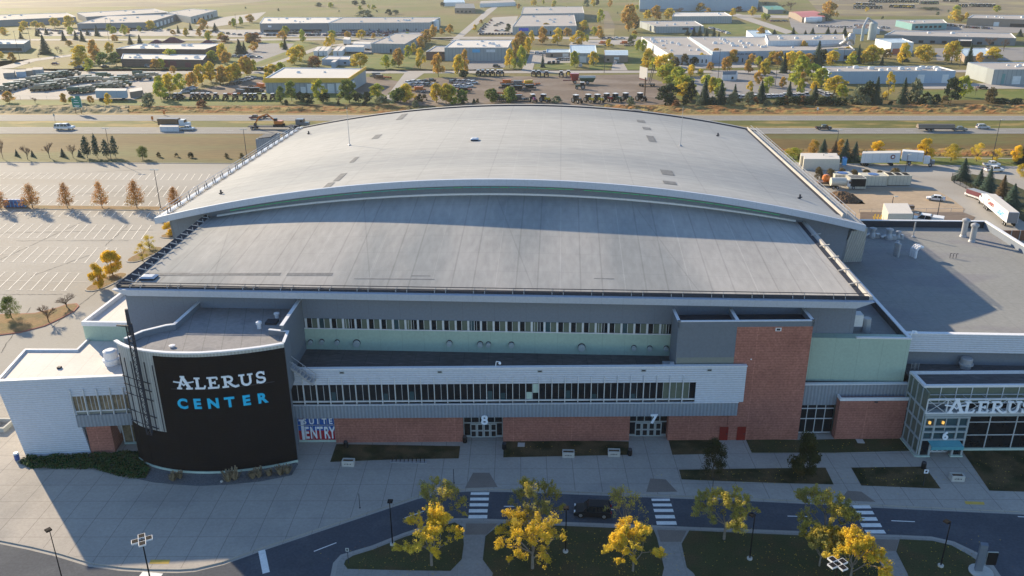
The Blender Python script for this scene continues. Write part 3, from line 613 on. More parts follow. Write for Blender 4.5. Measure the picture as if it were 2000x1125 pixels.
FB(mb, -5.9, 58.4, -.9, -.45, 10.15, 12.55, 'metal_white'); FB(mb, 51.5, 58.4, -.9, -.45, 6.95, 10.14, 'metal_white'); FB(mb, -5.95, 58.45, -.98, -.35, 12.56, 12.72, 'coping'); FB(mb, 57.6, 58.4, -.44, 0, 6.95, 12.55, 'metal_white'); part(mb, 'white_metal_band', A)
mb = MB('metal_ribbed', 'coping'); FB(mb, -5.9, 57.7, -.95, -.02, 4.75, 6.85, 'metal_ribbed'); FB(mb, -5.9, 57.75, -1.0, -.4, 6.86, 6.94, 'coping'); part(mb, 'ribbed_metal_band', A)
nB = 31; w = 57.2/nB
for i in range(nB):
    s = -5.7+i*w; mb = MB('glass_dark', 'frame_white', 'mint', 'glass_olive')
    last = i >= nB-2; g1 = 'glass_olive' if last else 'glass_dark'
    FB(mb, s+.05, s+w/2, -.72, -.66, 7.55, 10.1, g1); FB(mb, s+w/2+.04, s+w, -.72, -.66, 7.55, 10.1, 'glass_olive' if i == nB-3 or (last and i == nB-2) else 'glass_dark')
    FB(mb, s+.05, s+w, -.72, -.66, 6.98, 7.28, 'glass_dark'); FB(mb, s, s+w, -.82, -.6, 7.30, 7.5, 'frame_white')
    FB(mb, s+w/2, s+w/2+.05, -.8, -.64, 7.5, 10.1, 'frame_white'); FB(mb, s-.04, s+.05, -1.12, -.6, 6.96, 11.3, 'frame_white')
    if i == 18: FB(mb, s+.1, s+w/2-.05, -.74, -.73, 7.6, 8.7, 'mint'); FB(mb, s+w/2+.1, s+w-.05, -.74, -.73, 8.6, 10, 'mint')
    if i in (3, 7, 9, 15, 16, 21, 23, 26): FB(mb, s+.15, s+w/2-.15, -.74, -.73, 7.6, 8.9-(i % 3)*.3, 'glass_blue')
    part(mb, 'concourse_window', A)
for s in (1.8, 15.5, 29.5, 44, 53.2):
    mb = MB('trim_dark', 'frame_grey'); FB(mb, s-.25, s+.25, -1.0, -.92, 12.0, 12.2, 'trim_dark'); FB(mb, s-.35, s+.35, -.97, -.9, 11.9, 12.3, 'frame_grey'); part(mb, 'scupper', A)
# doorways 8 and 7 and the suite entry
def digit(txt, s, d, z, size, root, T=F, mat='white_sign'):
    t = text_mb(txt, mat, size, .03*size, .15); mb = MB(mat); mb.add(t, T @ Matrix.Translation((s, d, z))); return part(mb, 'sign_number', root)
for s0, dg in ((18.4, '8'), (42.6, '7')):
    mb = MB('frame_grey', 'glass_dark', 'glass_blue'); D = 1.4
    FB(mb, s0, s0+5.8, D, D+.1, 0, 4.75, 'glass_dark')
    for k in range(6): x = s0+.05+k*1.13; FB(mb, x-.05, x+.07, D-.1, D+.05, 0, 4.74, 'frame_grey')
    for z in (2.45, 3.5): FB(mb, s0, s0+5.8, D-.14, D-.02, z, z+.16, 'frame_grey')
    FB(mb, s0, s0+1.1, D-.14, D+.02, 0, .4, 'mint' if 0 else 'frame_grey'); FB(mb, s0+4.7, s0+5.8, D-.14, D+.02, 0, .4, 'frame_grey')
    part(mb, 'entrance_glazing', A)
    for k in range(4):
        x = s0+1.0+k*.98; mb = MB('frame_grey', 'glass_dark', 'steel')
        FB(mb, x, x+.94, D-.22, D-.12, .12, 2.42, 'frame_grey'); FB(mb, x+.16, x+.78, D-.235, D-.215, .3, 1.15, 'glass_dark'); FB(mb, x+.16, x+.78, D-.235, D-.215, 1.38, 2.25, 'glass_dark')
        o = part(mb, 'door', A); m2 = MB('steel'); FB(m2, x+.1, x+.84, D-.3, D-.25, 1.18, 1.26, 'steel'); part(m2, 'handle', o)
    digit(dg, s0+3.2, -1.12, 3.75, 2.0, A)
mb = MB('blue_sign', 'red_sign', 'mint', 'frame_grey')
FB(mb, -5.6, -.25, .32, .4, .45, 2.0, 'red_sign'); FB(mb, -5.6, -.25, .32, .4, 2.01, 2.9, 'blue_sign'); FB(mb, -5.6, -.25, .32, .4, 2.98, 4.6, 'blue_sign'); FB(mb, -5.9, -.2, .2, .5, .1, .44, 'mint')
for k in range(6): FB(mb, -5.65+k*1.07, -5.6+k*1.07, .2, .31, .45, 4.6, 'frame_grey')
FB(mb, -5.65, -.25, .2, .31, 2.9, 2.97, 'frame_grey'); sg = part(mb, 'suite_entry_banner', A)
for txt, ss, z, size, sx in (('SUITE', (-4.55, -3.55, -2.65, -1.7, -.8), 3.15, 1.3, .85), ('ENTRY', (-4.4, -3.4, -2.45, -1.5, -.7), .75, 2.75, .5)):
    for ch, s in zip(txt, ss): t = text_mb(ch, 'white_sign', size, .02*size, .06); mb = MB('white_sign'); mb.add(t, F @ Matrix.Translation((s, .26, z)) @ Matrix.Diagonal((sx, 1, 1, 1))); part(mb, 'letter', sg)
mb = MB('white_sign', 'red_sign'); FB(mb, -5.15, -4.75, .24, .3, .5, 3.6, 'white_sign'); FB(mb, -5.4, -4.55, .24, .3, 3.62, 3.9, 'white_sign'); FB(mb, -5.3, -4.7, .23, .29, 4.0, 4.5, 'red_sign'); part(mb, 'drawn_bottle', sg)
for s in (55.7, 58.25):
    mb = MB('door_red', 'trim_dark'); FB(mb, s, s+1.25, -.1, -.025, .13, 2.35, 'door_red'); o = part(mb, 'fire_door', A)
    m2 = MB('trim_dark'); FB(m2, s+1.0, s+1.1, -.16, -.11, 1.1, 1.3, 'trim_dark'); part(m2, 'handle', o)
# stair tower and plant box
mb = MB('panel_mid', 'panel_olive'); FB(mb, 48.7, 56.74, 0, 4.0, 13.6, 18.3, 'panel_mid'); FB(mb, 48.7, 56.74, .01, 4.0, 10.9, 13.6, 'panel_olive'); FB(mb, 48.6, 48.7, 0, 4.6, 10.9, 18.3, 'panel_mid'); part(mb, 'plant_box_wall', A)
mb = MB('coping', 'panel_mid', 'trim_dark')
for a, b, c, d in ((48.5, 67.3, -.1, .25), (48.5, 48.85, -.1, 4.3), (56.6, 57.0, .25, 4.3), (66.95, 67.3, -.1, 4.3)): FB(mb, a, b, c, d, 18.3, 19.1, 'panel_mid'); FB(mb, a-.03, b+.03, c-.03, d+.03, 19.11, 19.2, 'coping')
FB(mb, 48.9, 66.9, .3, 4.0, 18.31, 18.34, 'trim_dark'); part(mb, 'tower_parapet', A)
mb = MB('trim_dark', 'frame_grey'); FB(mb, 62.2, 62.7, -.1, -.03, 17.7, 18.0, 'trim_dark'); FB(mb, 62.05, 62.85, -.08, -.03, 17.6, 18.1, 'coping'); part(mb, 'scupper', A)
mb = MB('galv'); c = F @ Vector((48.0, 1.2, 11.9)); mb.tube(c+Vector((-1.0, 0, 0)), c+Vector((.6, 0, 0)), .5, .5, 12); mb.tube(c+Vector((-.1, -.9, .5)), c+Vector((.5, -.9, .5)), .4, .4, 12); part(mb, 'exhaust_duct', A)
mb = MB('steel', 'galv')                              # steel stair beside the curved wall
for k in range(7): mb.box(-36.6+k*.42, -36.1+k*.42, 99.6+k*.0, 100.9, 13.7-k*.36, 13.78-k*.36, 'steel')
for dy in (99.6, 100.9): mb.bar((-36.8, dy, 14.0), (-33.6, dy, 11.2), .1, .25, 'steel'); mb.bar((-36.8, dy, 15.0), (-33.4, dy, 12.2), .07, .07, 'galv'); mb.bar((-33.6, dy, 11.2), (-33.5, dy, 12.2), .07, .07, 'galv'); mb.bar((-35.2, dy, 12.6), (-35.2, dy, 13.7), .06, .06, 'galv')
part(mb, 'roof_stair', A)
# ------------------------------------------------ right of the tower
mb = MB('metal_ribbed', 'coping', 'membrane_dark'); FB(mb, 67.25, 82.9, 1.2, 1.6, 5.15, 8.45, 'metal_ribbed'); FB(mb, 67.25, 83, 1.1, 1.7, 8.46, 8.6, 'coping'); FB(mb, 67.25, 83, 1.6, 2.8, 5.15, 8.3, 'membrane_dark'); part(mb, 'ribbed_link_wall', A)
mb = MB('brick', 'coping', 'membrane_dark', 'trim_dark'); FB(mb, 72.6, 82.3, 0, 1.19, -.1, 6.5, 'brick'); FB(mb, 72.55, 82.35, -.06, .2, 6.51, 6.95, 'coping'); FB(mb, 72.55, 72.8, .21, 1.19, 6.51, 6.95, 'coping'); FB(mb, 77.5, 78, -.09, -.04, 6.2, 6.4, 'trim_dark'); part(mb, 'brick_bay', A)
for k in range(4):
    mb = MB('glass_dark', 'frame_white'); s = 67.3+k*1.3; FB(mb, s+.06, s+1.3, 1.5, 1.58, .5, 5.1, 'glass_dark'); FB(mb, s, s+.08, 1.4, 1.55, .4, 5.1, 'frame_white')
    for z in (.38, 2.7, 4.4): FB(mb, s, s+1.3, 1.42, 1.56, z, z+.12, 'frame_white')
    part(mb, 'lobby_window', A)
mb = MB('panel_green', 'coping', 'membrane_flat'); mb.box(35.2, 50, 109.4, 110.98, 0, 15.2, 'panel_green'); mb.box(42.45, 50, 110.98, 141, 0, 14.2, 'membrane_flat'); mb.box(49.6, 50, 111, 141, 14.2, 15.3, 'membrane_dark'); part(mb, 'side_wing_wall', A)
mb = MB('coping'); mb.box(42.4, 50.1, 109.3, 109.7, 15.21, 15.42); mb.box(49.55, 50.1, 109.72, 141, 15.31, 15.45); part(mb, 'side_wing_coping', A)
mb = MB('galv', 'frame_white'); mb.box(42.5, 44.2, 112.6, 114.2, 15.6, 17.4, 'frame_white'); mb.tube((45.3, 114, 14.2), (45.3, 114, 16.4), .7, .6, 10, 'galv'); part(mb, 'air_handler', A)
mb = MB('membrane_flat', 'panel_mid', 'metal_white_side'); mb.box(50.15, 110, 112.2, 166, 0, 14.05, 'panel_mid'); mb.poly([(50.15, 112.2, 14.06), (86, 112.2, 14.06), (86, 166, 14.06), (50.15, 166, 14.06)], 'membrane_flat'); mb.v[-4:] = mb.v[-4:]
bx = MB('membrane_flat', 'panel_mid', 'coping', 'metal_white', 'trim_dark'); bx.box(50.15, 86.2, 112.2, 166.2, 0, 14.0, 'panel_mid'); bx.box(50.2, 86, 112.5, 166, 14.01, 14.06, 'membrane_flat')
bx.box(54.9, 86.5, 166.05, 166.5, 13.9, 15.35, 'trim_dark'); bx.box(86, 86.5, 112, 166.04, 13.9, 15.35, 'panel_grey')
part(bx, 'convention_hall', A)
mb = MB('coping', 'metal_white'); mb.box(50.05, 86.6, 111.6, 112.15, 12.2, 15.0, 'metal_white'); mb.box(50.05, 86.6, 111.5, 112.25, 15.01, 15.15, 'coping'); mb.box(54.9, 86.6, 166.0, 166.6, 15.36, 15.5, 'coping'); mb.box(85.9, 86.6, 112.3, 165.95, 15.36, 15.5, 'coping'); part(mb, 'parapet', A)
# ------------------------------------------------ glazed entrance 6
E = frame((50.8, 104.3), math.radians(3.2)); EB = lambda mb, *a: mb.box(*a[:6], a[6], E)
mb = MB('membrane_dark', 'coping', 'panel_mid'); EB(mb, .1, 36, .5, 4.2, 9.9, 10.2, 'membrane_dark'); EB(mb, -.3, 36, 4.25, 8.2, 9.7, 9.95, 'membrane_dark')
EB(mb, -.25, 36, -.1, .35, 10.3, 10.62, 'coping'); EB(mb, -.25, .25, .36, 4.3, 10.3, 10.62, 'coping'); EB(mb, -.3, 36, 4.0, 4.3, 10.21, 10.6, 'coping'); part(mb, 'entrance_roof', A)
mb = MB('glass_olive', 'glass_dark', 'frame_white', 'frame_grey', 'mint')
EB(mb, 0, 36, .05, .2, 7.9, 10.25, 'glass_olive'); EB(mb, 6.2, 36, .06, .2, .55, 7.85, 'glass_dark'); EB(mb, 6.2, 36, -.15, .3, 0, .5, 'mint'); EB(mb, 0, 36, .3, 4.2, 0, 9.85, 'panel_mid')
x = .05
while x < 36:
    EB(mb, x, x+.09, -.06, .04, 7.9, 10.28, 'frame_white'); x += 2.15
EB(mb, 0, 36, -.04, .045, 9.1, 9.18, 'frame_white'); EB(mb, 0, 36, -.1, .045, 7.78, 7.9, 'frame_white'); x = 6.2
while x < 36:
    EB(mb, x, x+.1, -.08, .055, .5, 7.75, 'frame_white'); x += 3.75
for z in (2.6, 4.7, 5.7, 6.6): EB(mb, 6.2, 36, -.06, .05, z, z+.09, 'frame_white')
part(mb, 'entrance_glass_wall', A)
mb = MB('frame_grey', 'glass_dark', 'mint', 'frame_white')         # projecting portal
EB(mb, -.2, .0, -1.5, 4, .5, 10.28, 'glass_olive')
for y in (-1.55, -.2, 1.3, 2.8, 4.0): EB(mb, -.3, -.21, y, y+.22, 0, 7.6 if y < -.3 else 10.2, 'frame_grey')
for z in (.3, 2.7, 5.0, 7.3): EB(mb, -.32, -.22, -1.5, 4.1, z, z+.3, 'frame_grey')
EB(mb, -.5, -.15, -1.6, 4.2, -.05, .3, 'mint')
EB(mb, 0, 6.1, -1.35, -1.25, 2.9, 6.3, 'glass_blue'); EB(mb, .1, 1.5, -1.36, -1.26, .3, 2.8, 'glass_dark'); EB(mb, 4.7, 6.0, -1.36, -1.26, .3, 2.8, 'glass_dark')
for x in (-.05, 1.35, 4.6, 5.95): EB(mb, x, x+.25, -1.55, -1.22, .3, 6.4, 'frame_grey')
EB(mb, 3.0, 3.1, -1.45, -1.3, 2.9, 6.4, 'frame_grey')
for z in (2.75, 4.0, 4.85, 6.3): EB(mb, -.05, 6.2, -1.6, -1.2, z, z+.22, 'frame_grey')
EB(mb, -.2, 1.65, -1.7, -1.1, 0, .3, 'mint'); EB(mb, 4.5, 6.25, -1.7, -1.1, 0, .3, 'mint'); EB(mb, -.1, 20, -1.6, .0, 6.6, 6.95, 'frame_grey'); part(mb, 'entrance_portal', A)
mb = MB('teal_glass', 'steel'); mb.hull8([E @ Vector(q) for q in ((.9, -2.9, 2.55), (5.3, -2.9, 2.55), (5.3, -1.62, 2.75), (.9, -1.62, 2.75))], [E @ Vector(q) for q in ((.9, -2.9, 2.6), (5.3, -2.9, 2.6), (5.3, -1.62, 2.8), (.9, -1.62, 2.8))], 'teal_glass'); EB(mb, .85, 5.35, -3.0, -2.9, 2.1, 2.62, 'teal_glass'); part(mb, 'canopy', A)
for k in range(4):
    mb = MB('frame_white', 'glass_dark'); x = 1.7+k*.75; EB(mb, x, x+.7, -.5, -.4, .1, 2.5, 'frame_white'); EB(mb, x+.12, x+.58, -.52, -.5, .4, 2.3, 'glass_dark'); part(mb, 'door', A)
for x in (.75, 2.6):
    mb = MB('lamp_glow'); c = E @ Vector((x, -1.5, 5.6)); mb.lathe(c, [(.05, -.25), (.17, -.18), (.17, .15), (.05, .2)], 10, 'lamp_glow'); part(mb, 'pendant_lamp', A)
digit('6', 3.15, -1.75, 3.05, 1.7, A, E)
mb = MB('frame_white', 'steel')                       # sign truss
for z in (7.1, 9.25): mb.bar(E @ Vector((-.1, -1.5, z)), E @ Vector((22, -1.5, z)), .22, .22, 'frame_white')
for k in range(8):
    x = -.1+k*2.76; mb.bar(E @ Vector((x, -1.5, 7.0)), E @ Vector((x, -1.5, 9.3)), .16, .16, 'frame_white'); mb.bar(E @ Vector((x, -1.47, 7.1)), E @ Vector((x+2.76, -1.47, 9.2)), .07, .07, 'frame_white'); mb.bar(E @ Vector((x, -1.53, 9.2)), E @ Vector((x+2.76, -1.53, 7.1)), .07, .07, 'frame_white'); mb.bar(E @ Vector((x, -1.5, 9.2)), E @ Vector((x, 0, 9.0)), .09, .09, 'steel')
TR = part(mb, 'sign_truss', A)
# ------------------------------------------------ slab serif letters drawn with strokes (unit height)
def arc(cx, cy, rx, ry, a0, a1, n=9): return [(cx+rx*math.cos(math.radians(a0+(a1-a0)*i/n)), cy+ry*math.sin(math.radians(a0+(a1-a0)*i/n))) for i in range(n+1)]
GL = {
 'A': (1.0, [([(.12, .06), (.47, .97)], .15), ([(.45, .97), (.86, .06)], .2), ([(.3, .97), (.6, .97)], .1), ([(-.02, .05), (.32, .05)], .12), ([(.62, .05), (1.06, .05)], .12), ([(-.22, .56), (0, .53), (.3, .5), (.5, .3), (.68, .5), (.95, .53), (1.18, .58)], .08)]),
 'L': (.85, [([(.27, .06), (.27, .95)], .2), ([(.05, .95), (.5, .95)], .13), ([(.05, .06), (.78, .06)], .14), ([(.76, .06), (.84, .3)], .13)]),
 'E': (.92, [([(.27, .06), (.27, .95)], .2), ([(.03, .95), (.8, .95)], .13), ([(.03, .06), (.86, .06)], .14), ([(.27, .5), (.62, .5)], .13), ([(.79, .95), (.79, .76)], .12), ([(.62, .38), (.62, .64)], .11), ([(.85, .06), (.87, .29)], .12)]),
 'R': (1.15, [([(.27, .06), (.27, .95)], .2), ([(.03, .06), (.5, .06)], .13), ([(.03, .95), (.5, .95)], .13), (arc(.5, .71, .3, .24, 90, -90), .16), ([(.27, .47), (.52, .47)], .12), ([(.5, .45), (.78, .15), (1.0, .02), (1.25, .1)], .16)]),
 'U': (1.05, [([(.22, .95), (.22, .4)]+arc(.53, .36, .31, .3, 180, 360)+[(.84, .4), (.84, .95)], .17), ([(.0, .95), (.44, .95)], .12), ([(.64, .95), (1.06, .95)], .12)]),
 'S': (.75, [(arc(.4, .71, .26, .23, 25, 270, 10)+arc(.4, .27, .29, .22, 90, -155, 10)[1:], .16), ([(.66, .98), (.66, .7)], .1), ([(.1, .02), (.1, .34)], .1)]),
}
def glyph(mb, ch, put, h, m):
    k = 0
    for pts, w in GL[ch][1]:
        ww = w*h/2
        for i in range(len(pts)-1):
            a = Vector((pts[i][0]*h, pts[i][1]*h)); b = Vector((pts[i+1][0]*h, pts[i+1][1]*h)); d = (b-a).normalized(); n = Vector((-d.y, d.x))*ww; e = d*ww*.35
            if len(pts) > 2: a = a-e; b = b+e
            f = .12+.004*k; k += 1
            q = [a-n, b-n, b+n, a+n]; mb.hull8([put(p.x, p.y, f) for p in q], [put(p.x, p.y, 0) for p in q], m)
LT = part(MB('white_sign'), 'roof_lettering', TR) if 0 else None
for i, (ch, x) in enumerate(zip('ALERUS', (2.75, 4.85, 6.65, 8.5, 10.75, 12.75))):
    hh = 2.25 if i == 0 else 1.8; mb = MB('white_sign'); x0 = x
    glyph(mb, ch, lambda a, b, f: E @ Vector((x0+a, -1.62-f, 7.2+b)), hh, 'white_sign'); part(mb, 'letter', TR)
# ------------------------------------------------ curved dark wall with the big name
ARC = [(-58.9, 97.2), (-57.4, 96.0), (-55.6, 95.2), (-53.5, 94.6), (-51.2, 94.25), (-48.8, 94.15), (-46.4, 94.3), (-44.0, 94.75), (-41.6, 95.4), (-39.2, 96.25), (-37.6, 96.95), (-36.3, 97.6)]
cum = [0]
for a, b in zip(ARC, ARC[1:]): cum.append(cum[-1]+math.hypot(b[0]-a[0], b[1]-a[1]))
def onarc(s, z, off=0):
    s = max(-.5, min(cum[-1], s)); i = 0
    while i < len(ARC)-2 and cum[i+1] < s: i += 1
    a, b = Vector(ARC[i]), Vector(ARC[i+1]); L = cum[i+1]-cum[i]; t = (s-cum[i])/L; p = a+(b-a)*t; d = (b-a)/L
    return Vector((p.x+d.y*off, p.y-d.x*off, z))
def sx(x):                                            # arc length at a given world x
    for i in range(len(ARC)-1):
        if ARC[i][0] <= x <= ARC[i+1][0]: return cum[i]+(x-ARC[i][0])/(ARC[i+1][0]-ARC[i][0])*(cum[i+1]-cum[i])
def curve_wall(mb, s0, s1, z0, z1, off, m, th=.3, n=14, zt0=None, zt1=None):
    for i in range(n):
        a, b = s0+(s1-s0)*i/n, s0+(s1-s0)*(i+1)/n
        mb.hull8([onarc(a, z0, off), onarc(b, z0, off), onarc(b, z0, off-th), onarc(a, z0, off-th)], [onarc(a, z1, off), onarc(b, z1, off), onarc(b, z1, off-th), onarc(a, z1, off-th)], m)
sA, sB = sx(-52.75), cum[-1]
mb = MB('brick_dark'); curve_wall(mb, 0, sB, .45, 6.3, .12, 'brick_dark'); curve_wall(mb, sA, sB, 6.31, 17.9, .12, 'brick_dark'); part(mb, 'dark_brick_wall', A)
mb = MB('metal_ribbed_light', 'coping', 'mint'); curve_wall(mb, 0, sA-.02, 6.35, 18.3, .05, 'metal_ribbed_light', n=6); curve_wall(mb, sA, sB, 17.92, 18.4, .05, 'metal_ribbed_light'); part(mb, 'ribbed_screen', A)
mb = MB('coping'); curve_wall(mb, -.5, sB, 18.4, 18.6, .22, 'coping', th=.5, n=16); part(mb, 'curved_coping', A)
mb = MB('mint'); curve_wall(mb, 0, sB, 0, .44, .22, 'mint'); part(mb, 'curved_base', A)
mb = MB('panel_mid', 'membrane_light', 'coping', 'mint')
body = [(-57.9, 97.6)]+[(a, b+.4) for a, b in ARC[2:-1]]+[(-36.35, 98.0), (-37.5, 101.6), (-37.9, 110.95), (-53.5, 110.95), (-53.7, 103), (-56.8, 101)]
mb.prism(body, 0, 17.6, 'panel_mid'); part(mb, 'curved_block_wall', A)
mb = MB('membrane_curved'); mb.prism([(a*.995-.2, b+.15) for a, b in body], 17.62, 17.66); part(mb, 'curved_block_roof', A)
mb = MB('panel_mid', 'coping')
path = [(-58.2, 98.2), (-57.0, 100.6), (-54.6, 102.6), (-53.6, 103.0), (-53.4, 110.9)]
def wallpath(mb, path, z0, z1, th, m, cm=None):
    for i in range(len(path)-1):
        a, b = Vector((*path[i], 0)), Vector((*path[i+1], 0)); d = (b-a).normalized(); n = Vector((-d.y, d.x, 0))*th/2; o = .0005*i; e = d*(th*.35)
        mb.hull8([(v.x, v.y, z0) for v in (a-n-e, b-n+e, b+n+e, a+n-e)], [(v.x, v.y, z1+o) for v in (a-n-e, b-n+e, b+n+e, a+n-e)], m)
        if cm:
            n = n*1.3; mb.hull8([(v.x, v.y, z1+.01+o) for v in (a-n-e, b-n+e, b+n+e, a+n-e)], [(v.x, v.y, z1+.1+o*3) for v in (a-n-e, b-n+e, b+n+e, a+n-e)], cm)
wallpath(mb, path, 12, 18.5, .35, 'panel_mid', 'coping'); part(mb, 'curved_block_parapet', A); mb = MB('panel_mid', 'coping'); wallpath(mb, [(-37.7, 101.5), (-38.0, 110.9)], 11, 19.3, .4, 'panel_mid', 'coping'); wallpath(mb, [(-36.4, 97.8), (-36.9, 101.3), (-39.6, 101.8)], 11, 18.5, .3, 'panel_mid', 'coping'); part(mb, 'curved_block_parapet', A)
for (x, y, h) in ((-40.6, 107.8, .9), (-41.9, 104.0, 1.2), (-51.6, 97.6, .35)):
    mb = MB('galv', 'coping'); mb.lathe((x, y, 17.6), [(.3, 0), (.3, h*.6), (.42, h*.65), (.42, h*.9), (.1, h)], 10, 'coping'); part(mb, 'roof_vent', A)
mb = MB('trim_dark'); mb.box(-41.5, -39.9, 105.2, 106.6, 17.6, 18.0); part(mb, 'roof_hatch', A)
def LTR(mb, s0, z0, off): return lambda a, b, f: onarc(s0+a, z0+b, off+f)
SG = thing('x', '', '', (0, 0, 0)); bpy.data.objects.remove(SG)
mb = MB('trim_dark'); curve_wall(mb, sx(-50.9), sx(-37.9), 13.2, 13.3, .2, 'trim_dark', th=.06); SIGN = part(mb, 'name_sign', A)
xs = (-50.55, -47.95, -46.05, -43.95, -41.5, -39.25)
for i, (ch, x) in enumerate(zip('ALERUS', xs)):
    hh = 2.15 if i == 0 else 1.9; mb = MB('white_sign'); glyph(mb, ch, LTR(mb, sx(-49.9+.87*(x+50.55)), 13.35+(.1 if ch == 'S' else 0), .2), hh*.88, 'white_sign'); part(mb, 'letter', SIGN)
for ch, x in zip('CENTER', (-49.6, -47.65, -45.6, -43.55, -41.5, -39.6)):
    t = text_mb(ch, 'cyan_sign', 2.0, .075, .12); s0 = sx(x); mb = MB('cyan_sign'); mb.v = [onarc(s0+v.x, 10.45+v.z, .25-v.y) for v in t.v]; mb.f = t.f; mb.m = t.m; part(mb, 'letter', SIGN)
# lattice mast and bars on the ribbed screen
mb = MB('trim_dark')
b0, b1, b2 = onarc(sx(-55.0), 6.2, 1.1), onarc(sx(-54.3), 6.2, 1.1), onarc(sx(-54.65), 6.2, .5); H_ = 17.8
top = Vector((-.15, 0, H_))
for b in (b0, b1, b2): mb.bar(b, b+Vector((0, 0, H_-1.5)), .13, .13)
for k in range(16):
    z = k*1.0
    for p, q in ((b0, b1), (b1, b2), (b2, b0)): mb.bar(p+Vector((0, 0, z)), q+Vector((0, 0, z+1)), .06, .06); mb.bar(q+Vector((0, 0, z+.01)), p+Vector((0, 0, z+.01)), .05, .05)
mb.tube((b0+b1)/2+Vector((0, .3, H_-3)), (b0+b1)/2+Vector((0, .3, H_+.6)), .28, .2, 8); mb.bar(b0+Vector((-1.2, 0, H_-1.6)), b1+Vector((.2, 0, H_-1.6)), .25, .15); part(mb, 'lattice_mast', A)
mb = MB('trim_dark')
for z in (6.9, 8.6, 11.2, 12.6, 13.8): mb.bar(onarc(.6, z, .35), onarc(sA-.9, z+.0, .35), .1, .1)
for k in range(6): s = .9+k*1.15; mb.bar(onarc(s, 6.6, .3), onarc(s, 17.2-.3*(k % 3), .3), .1, .1)
part(mb, 'mast_bracing', A)
# ------------------------------------------------ left wing
a3 = math.atan2(1.2, 8.9); Lw = frame((-75.6, 97.0), a3); LB = lambda mb, *a: mb.box(*a[:6], a[6], Lw)
mb = MB('metal_white', 'coping'); mb.hull8([Lw @ Vector(q) for q in ((0, 0, 0), (9.0, 0, 0), (9.0, .4, 0), (0, .4, 0))], [Lw @ Vector(q) for q in ((-1.15, 0, 9.4), (8.0, 0, 9.4), (8.0, .4, 9.4), (-1.15, .4, 9.4))], 'metal_white')
mb.hull8([Lw @ Vector(q) for q in ((-1.15, 0, 9.41), (17.2, 0, 9.41), (17.2, .4, 9.41), (-1.15, .4, 9.41))], [Lw @ Vector(q) for q in ((-1.5, 0, 12.2), (17.2, 0, 12.2), (17.2, .4, 12.2), (-1.5, .4, 12.2))], 'metal_white'); part(mb, 'wing_white_wall', A)
mb = MB('metal_ribbed', 'brick'); LB(mb, 8.1, 17.0, -.12, .3, 4.55, 6.45, 'metal_ribbed'); part(mb, 'wing_ribbed_band', A)
mb = MB('brick'); LB(mb, 9.05, 12.4, .05, 3.4, 0, 4.5, 'brick'); part(mb, 'wing_brick_wall', A)
for k in range(5):
    mb = MB('glass_tan', 'frame_white', 'mint', 'trim_dark'); s = 8.1+k*1.78
    LB(mb, s+.05, s+1.74, .1, .2, 7.1, 9.4, 'glass_tan'); LB(mb, s+.05, s+1.74, .08, .2, 6.5, 6.9, 'panel_olive')
    for dx in (.6, 1.15): LB(mb, s+dx, s+dx+.05, .02, .1, 7.1, 9.4, 'frame_white')
    LB(mb, s, s+1.74, 0, .12, 6.92, 7.08, 'frame_white'); LB(mb, s-.04, s+.06, -.3, .1, 6.46, 10.6, 'frame_white'); part(mb, 'wing_window', A)
mb = MB('glass_tan', 'frame_white', 'mint'); LB(mb, 13.0, 17, 2.2, 2.3, .4, 4.5, 'glass_tan'); LB(mb, 13, 17, 2.0, 2.3, 0, .38, 'mint')
for s in (13.0, 14.3, 15.6): LB(mb, s, s+.1, 2.05, 2.25, .4, 4.5, 'frame_white')
part(mb, 'wing_lobby_glazing', A)
p = [Lw @ Vector(q) for q in ((-1.2, .4, 0), (17.5, .4, 0))]
foot = [(p[0].x, p[0].y), (p[1].x, p[1].y), (-57.6, 110.9), (-71.6, 110.9), (-71.2, 107.3), (-79.0, 106.9)]
mb = MB('metal_white_side', 'membrane_light'); inn = [(Vector(q)-Vector((-66, 103)))*.86+Vector((-66, 103)) for q in foot]
q0 = Lw @ Vector((.1, .4, 0)); mb.hull8([(q0.x, q0.y, 0)]+[(a, b, 0) for a, b in ((-64.5, 101.6), (-57.6, 110.9), (-71.6, 110.9), (-71.2, 107.3), (-77.4, 106.9))], [(foot[0][0], foot[0][1], 11.8), (p[1].x, p[1].y, 11.8)]+[(a, b, 11.8) for a, b in foot[2:]], 'metal_white_side')
part(mb, 'wing_side_wall', A)
mb = MB('membrane_light'); mb.prism([(a, b) for a, b in foot], 11.81, 11.84); part(mb, 'wing_roof', A)
mb = MB('coping'); pp = [(p[0].x-.3, p[0].y), (-79.2, 107.1), (-71.4, 107.4), (-71.7, 110.9)]; wallpath(mb, pp, 11.8, 12.15, .3, 'coping'); a, b = Lw @ Vector((-1.5, .2, 0)), Lw @ Vector((17.2, .2, 0)); wallpath(mb, [(a.x, a.y), (b.x, b.y)], 12.21, 12.36, .6, 'coping'); part(mb, 'wing_coping', A)
mb = MB('coping', 'galv'); mb.lathe((-64.1, 103.6, 11.8), [(1.0, 0), (1.0, .5), (1.15, .55), (1.15, .9), (.95, 1.0), (.95, 2.1), (.6, 2.3)], 18, 'coping'); mb.tube((-62.9, 103.4, 11.8), (-62.9, 103.4, 12.6), .2, .2, 8, 'galv'); part(mb, 'roof_fan', A)
mb = MB('trim_dark', 'steel'); mb.box(-71.2, -70.7, 101.6, 102.1, 11.8, 12.1); part(mb, 'roof_drain', A)
mb = MB('panel_green', 'coping', 'membrane_light'); mb.box(-72.1, -64.55, 111.02, 132, 0, 14.3, 'panel_green'); part(mb, 'left_wing_green_wall', A)
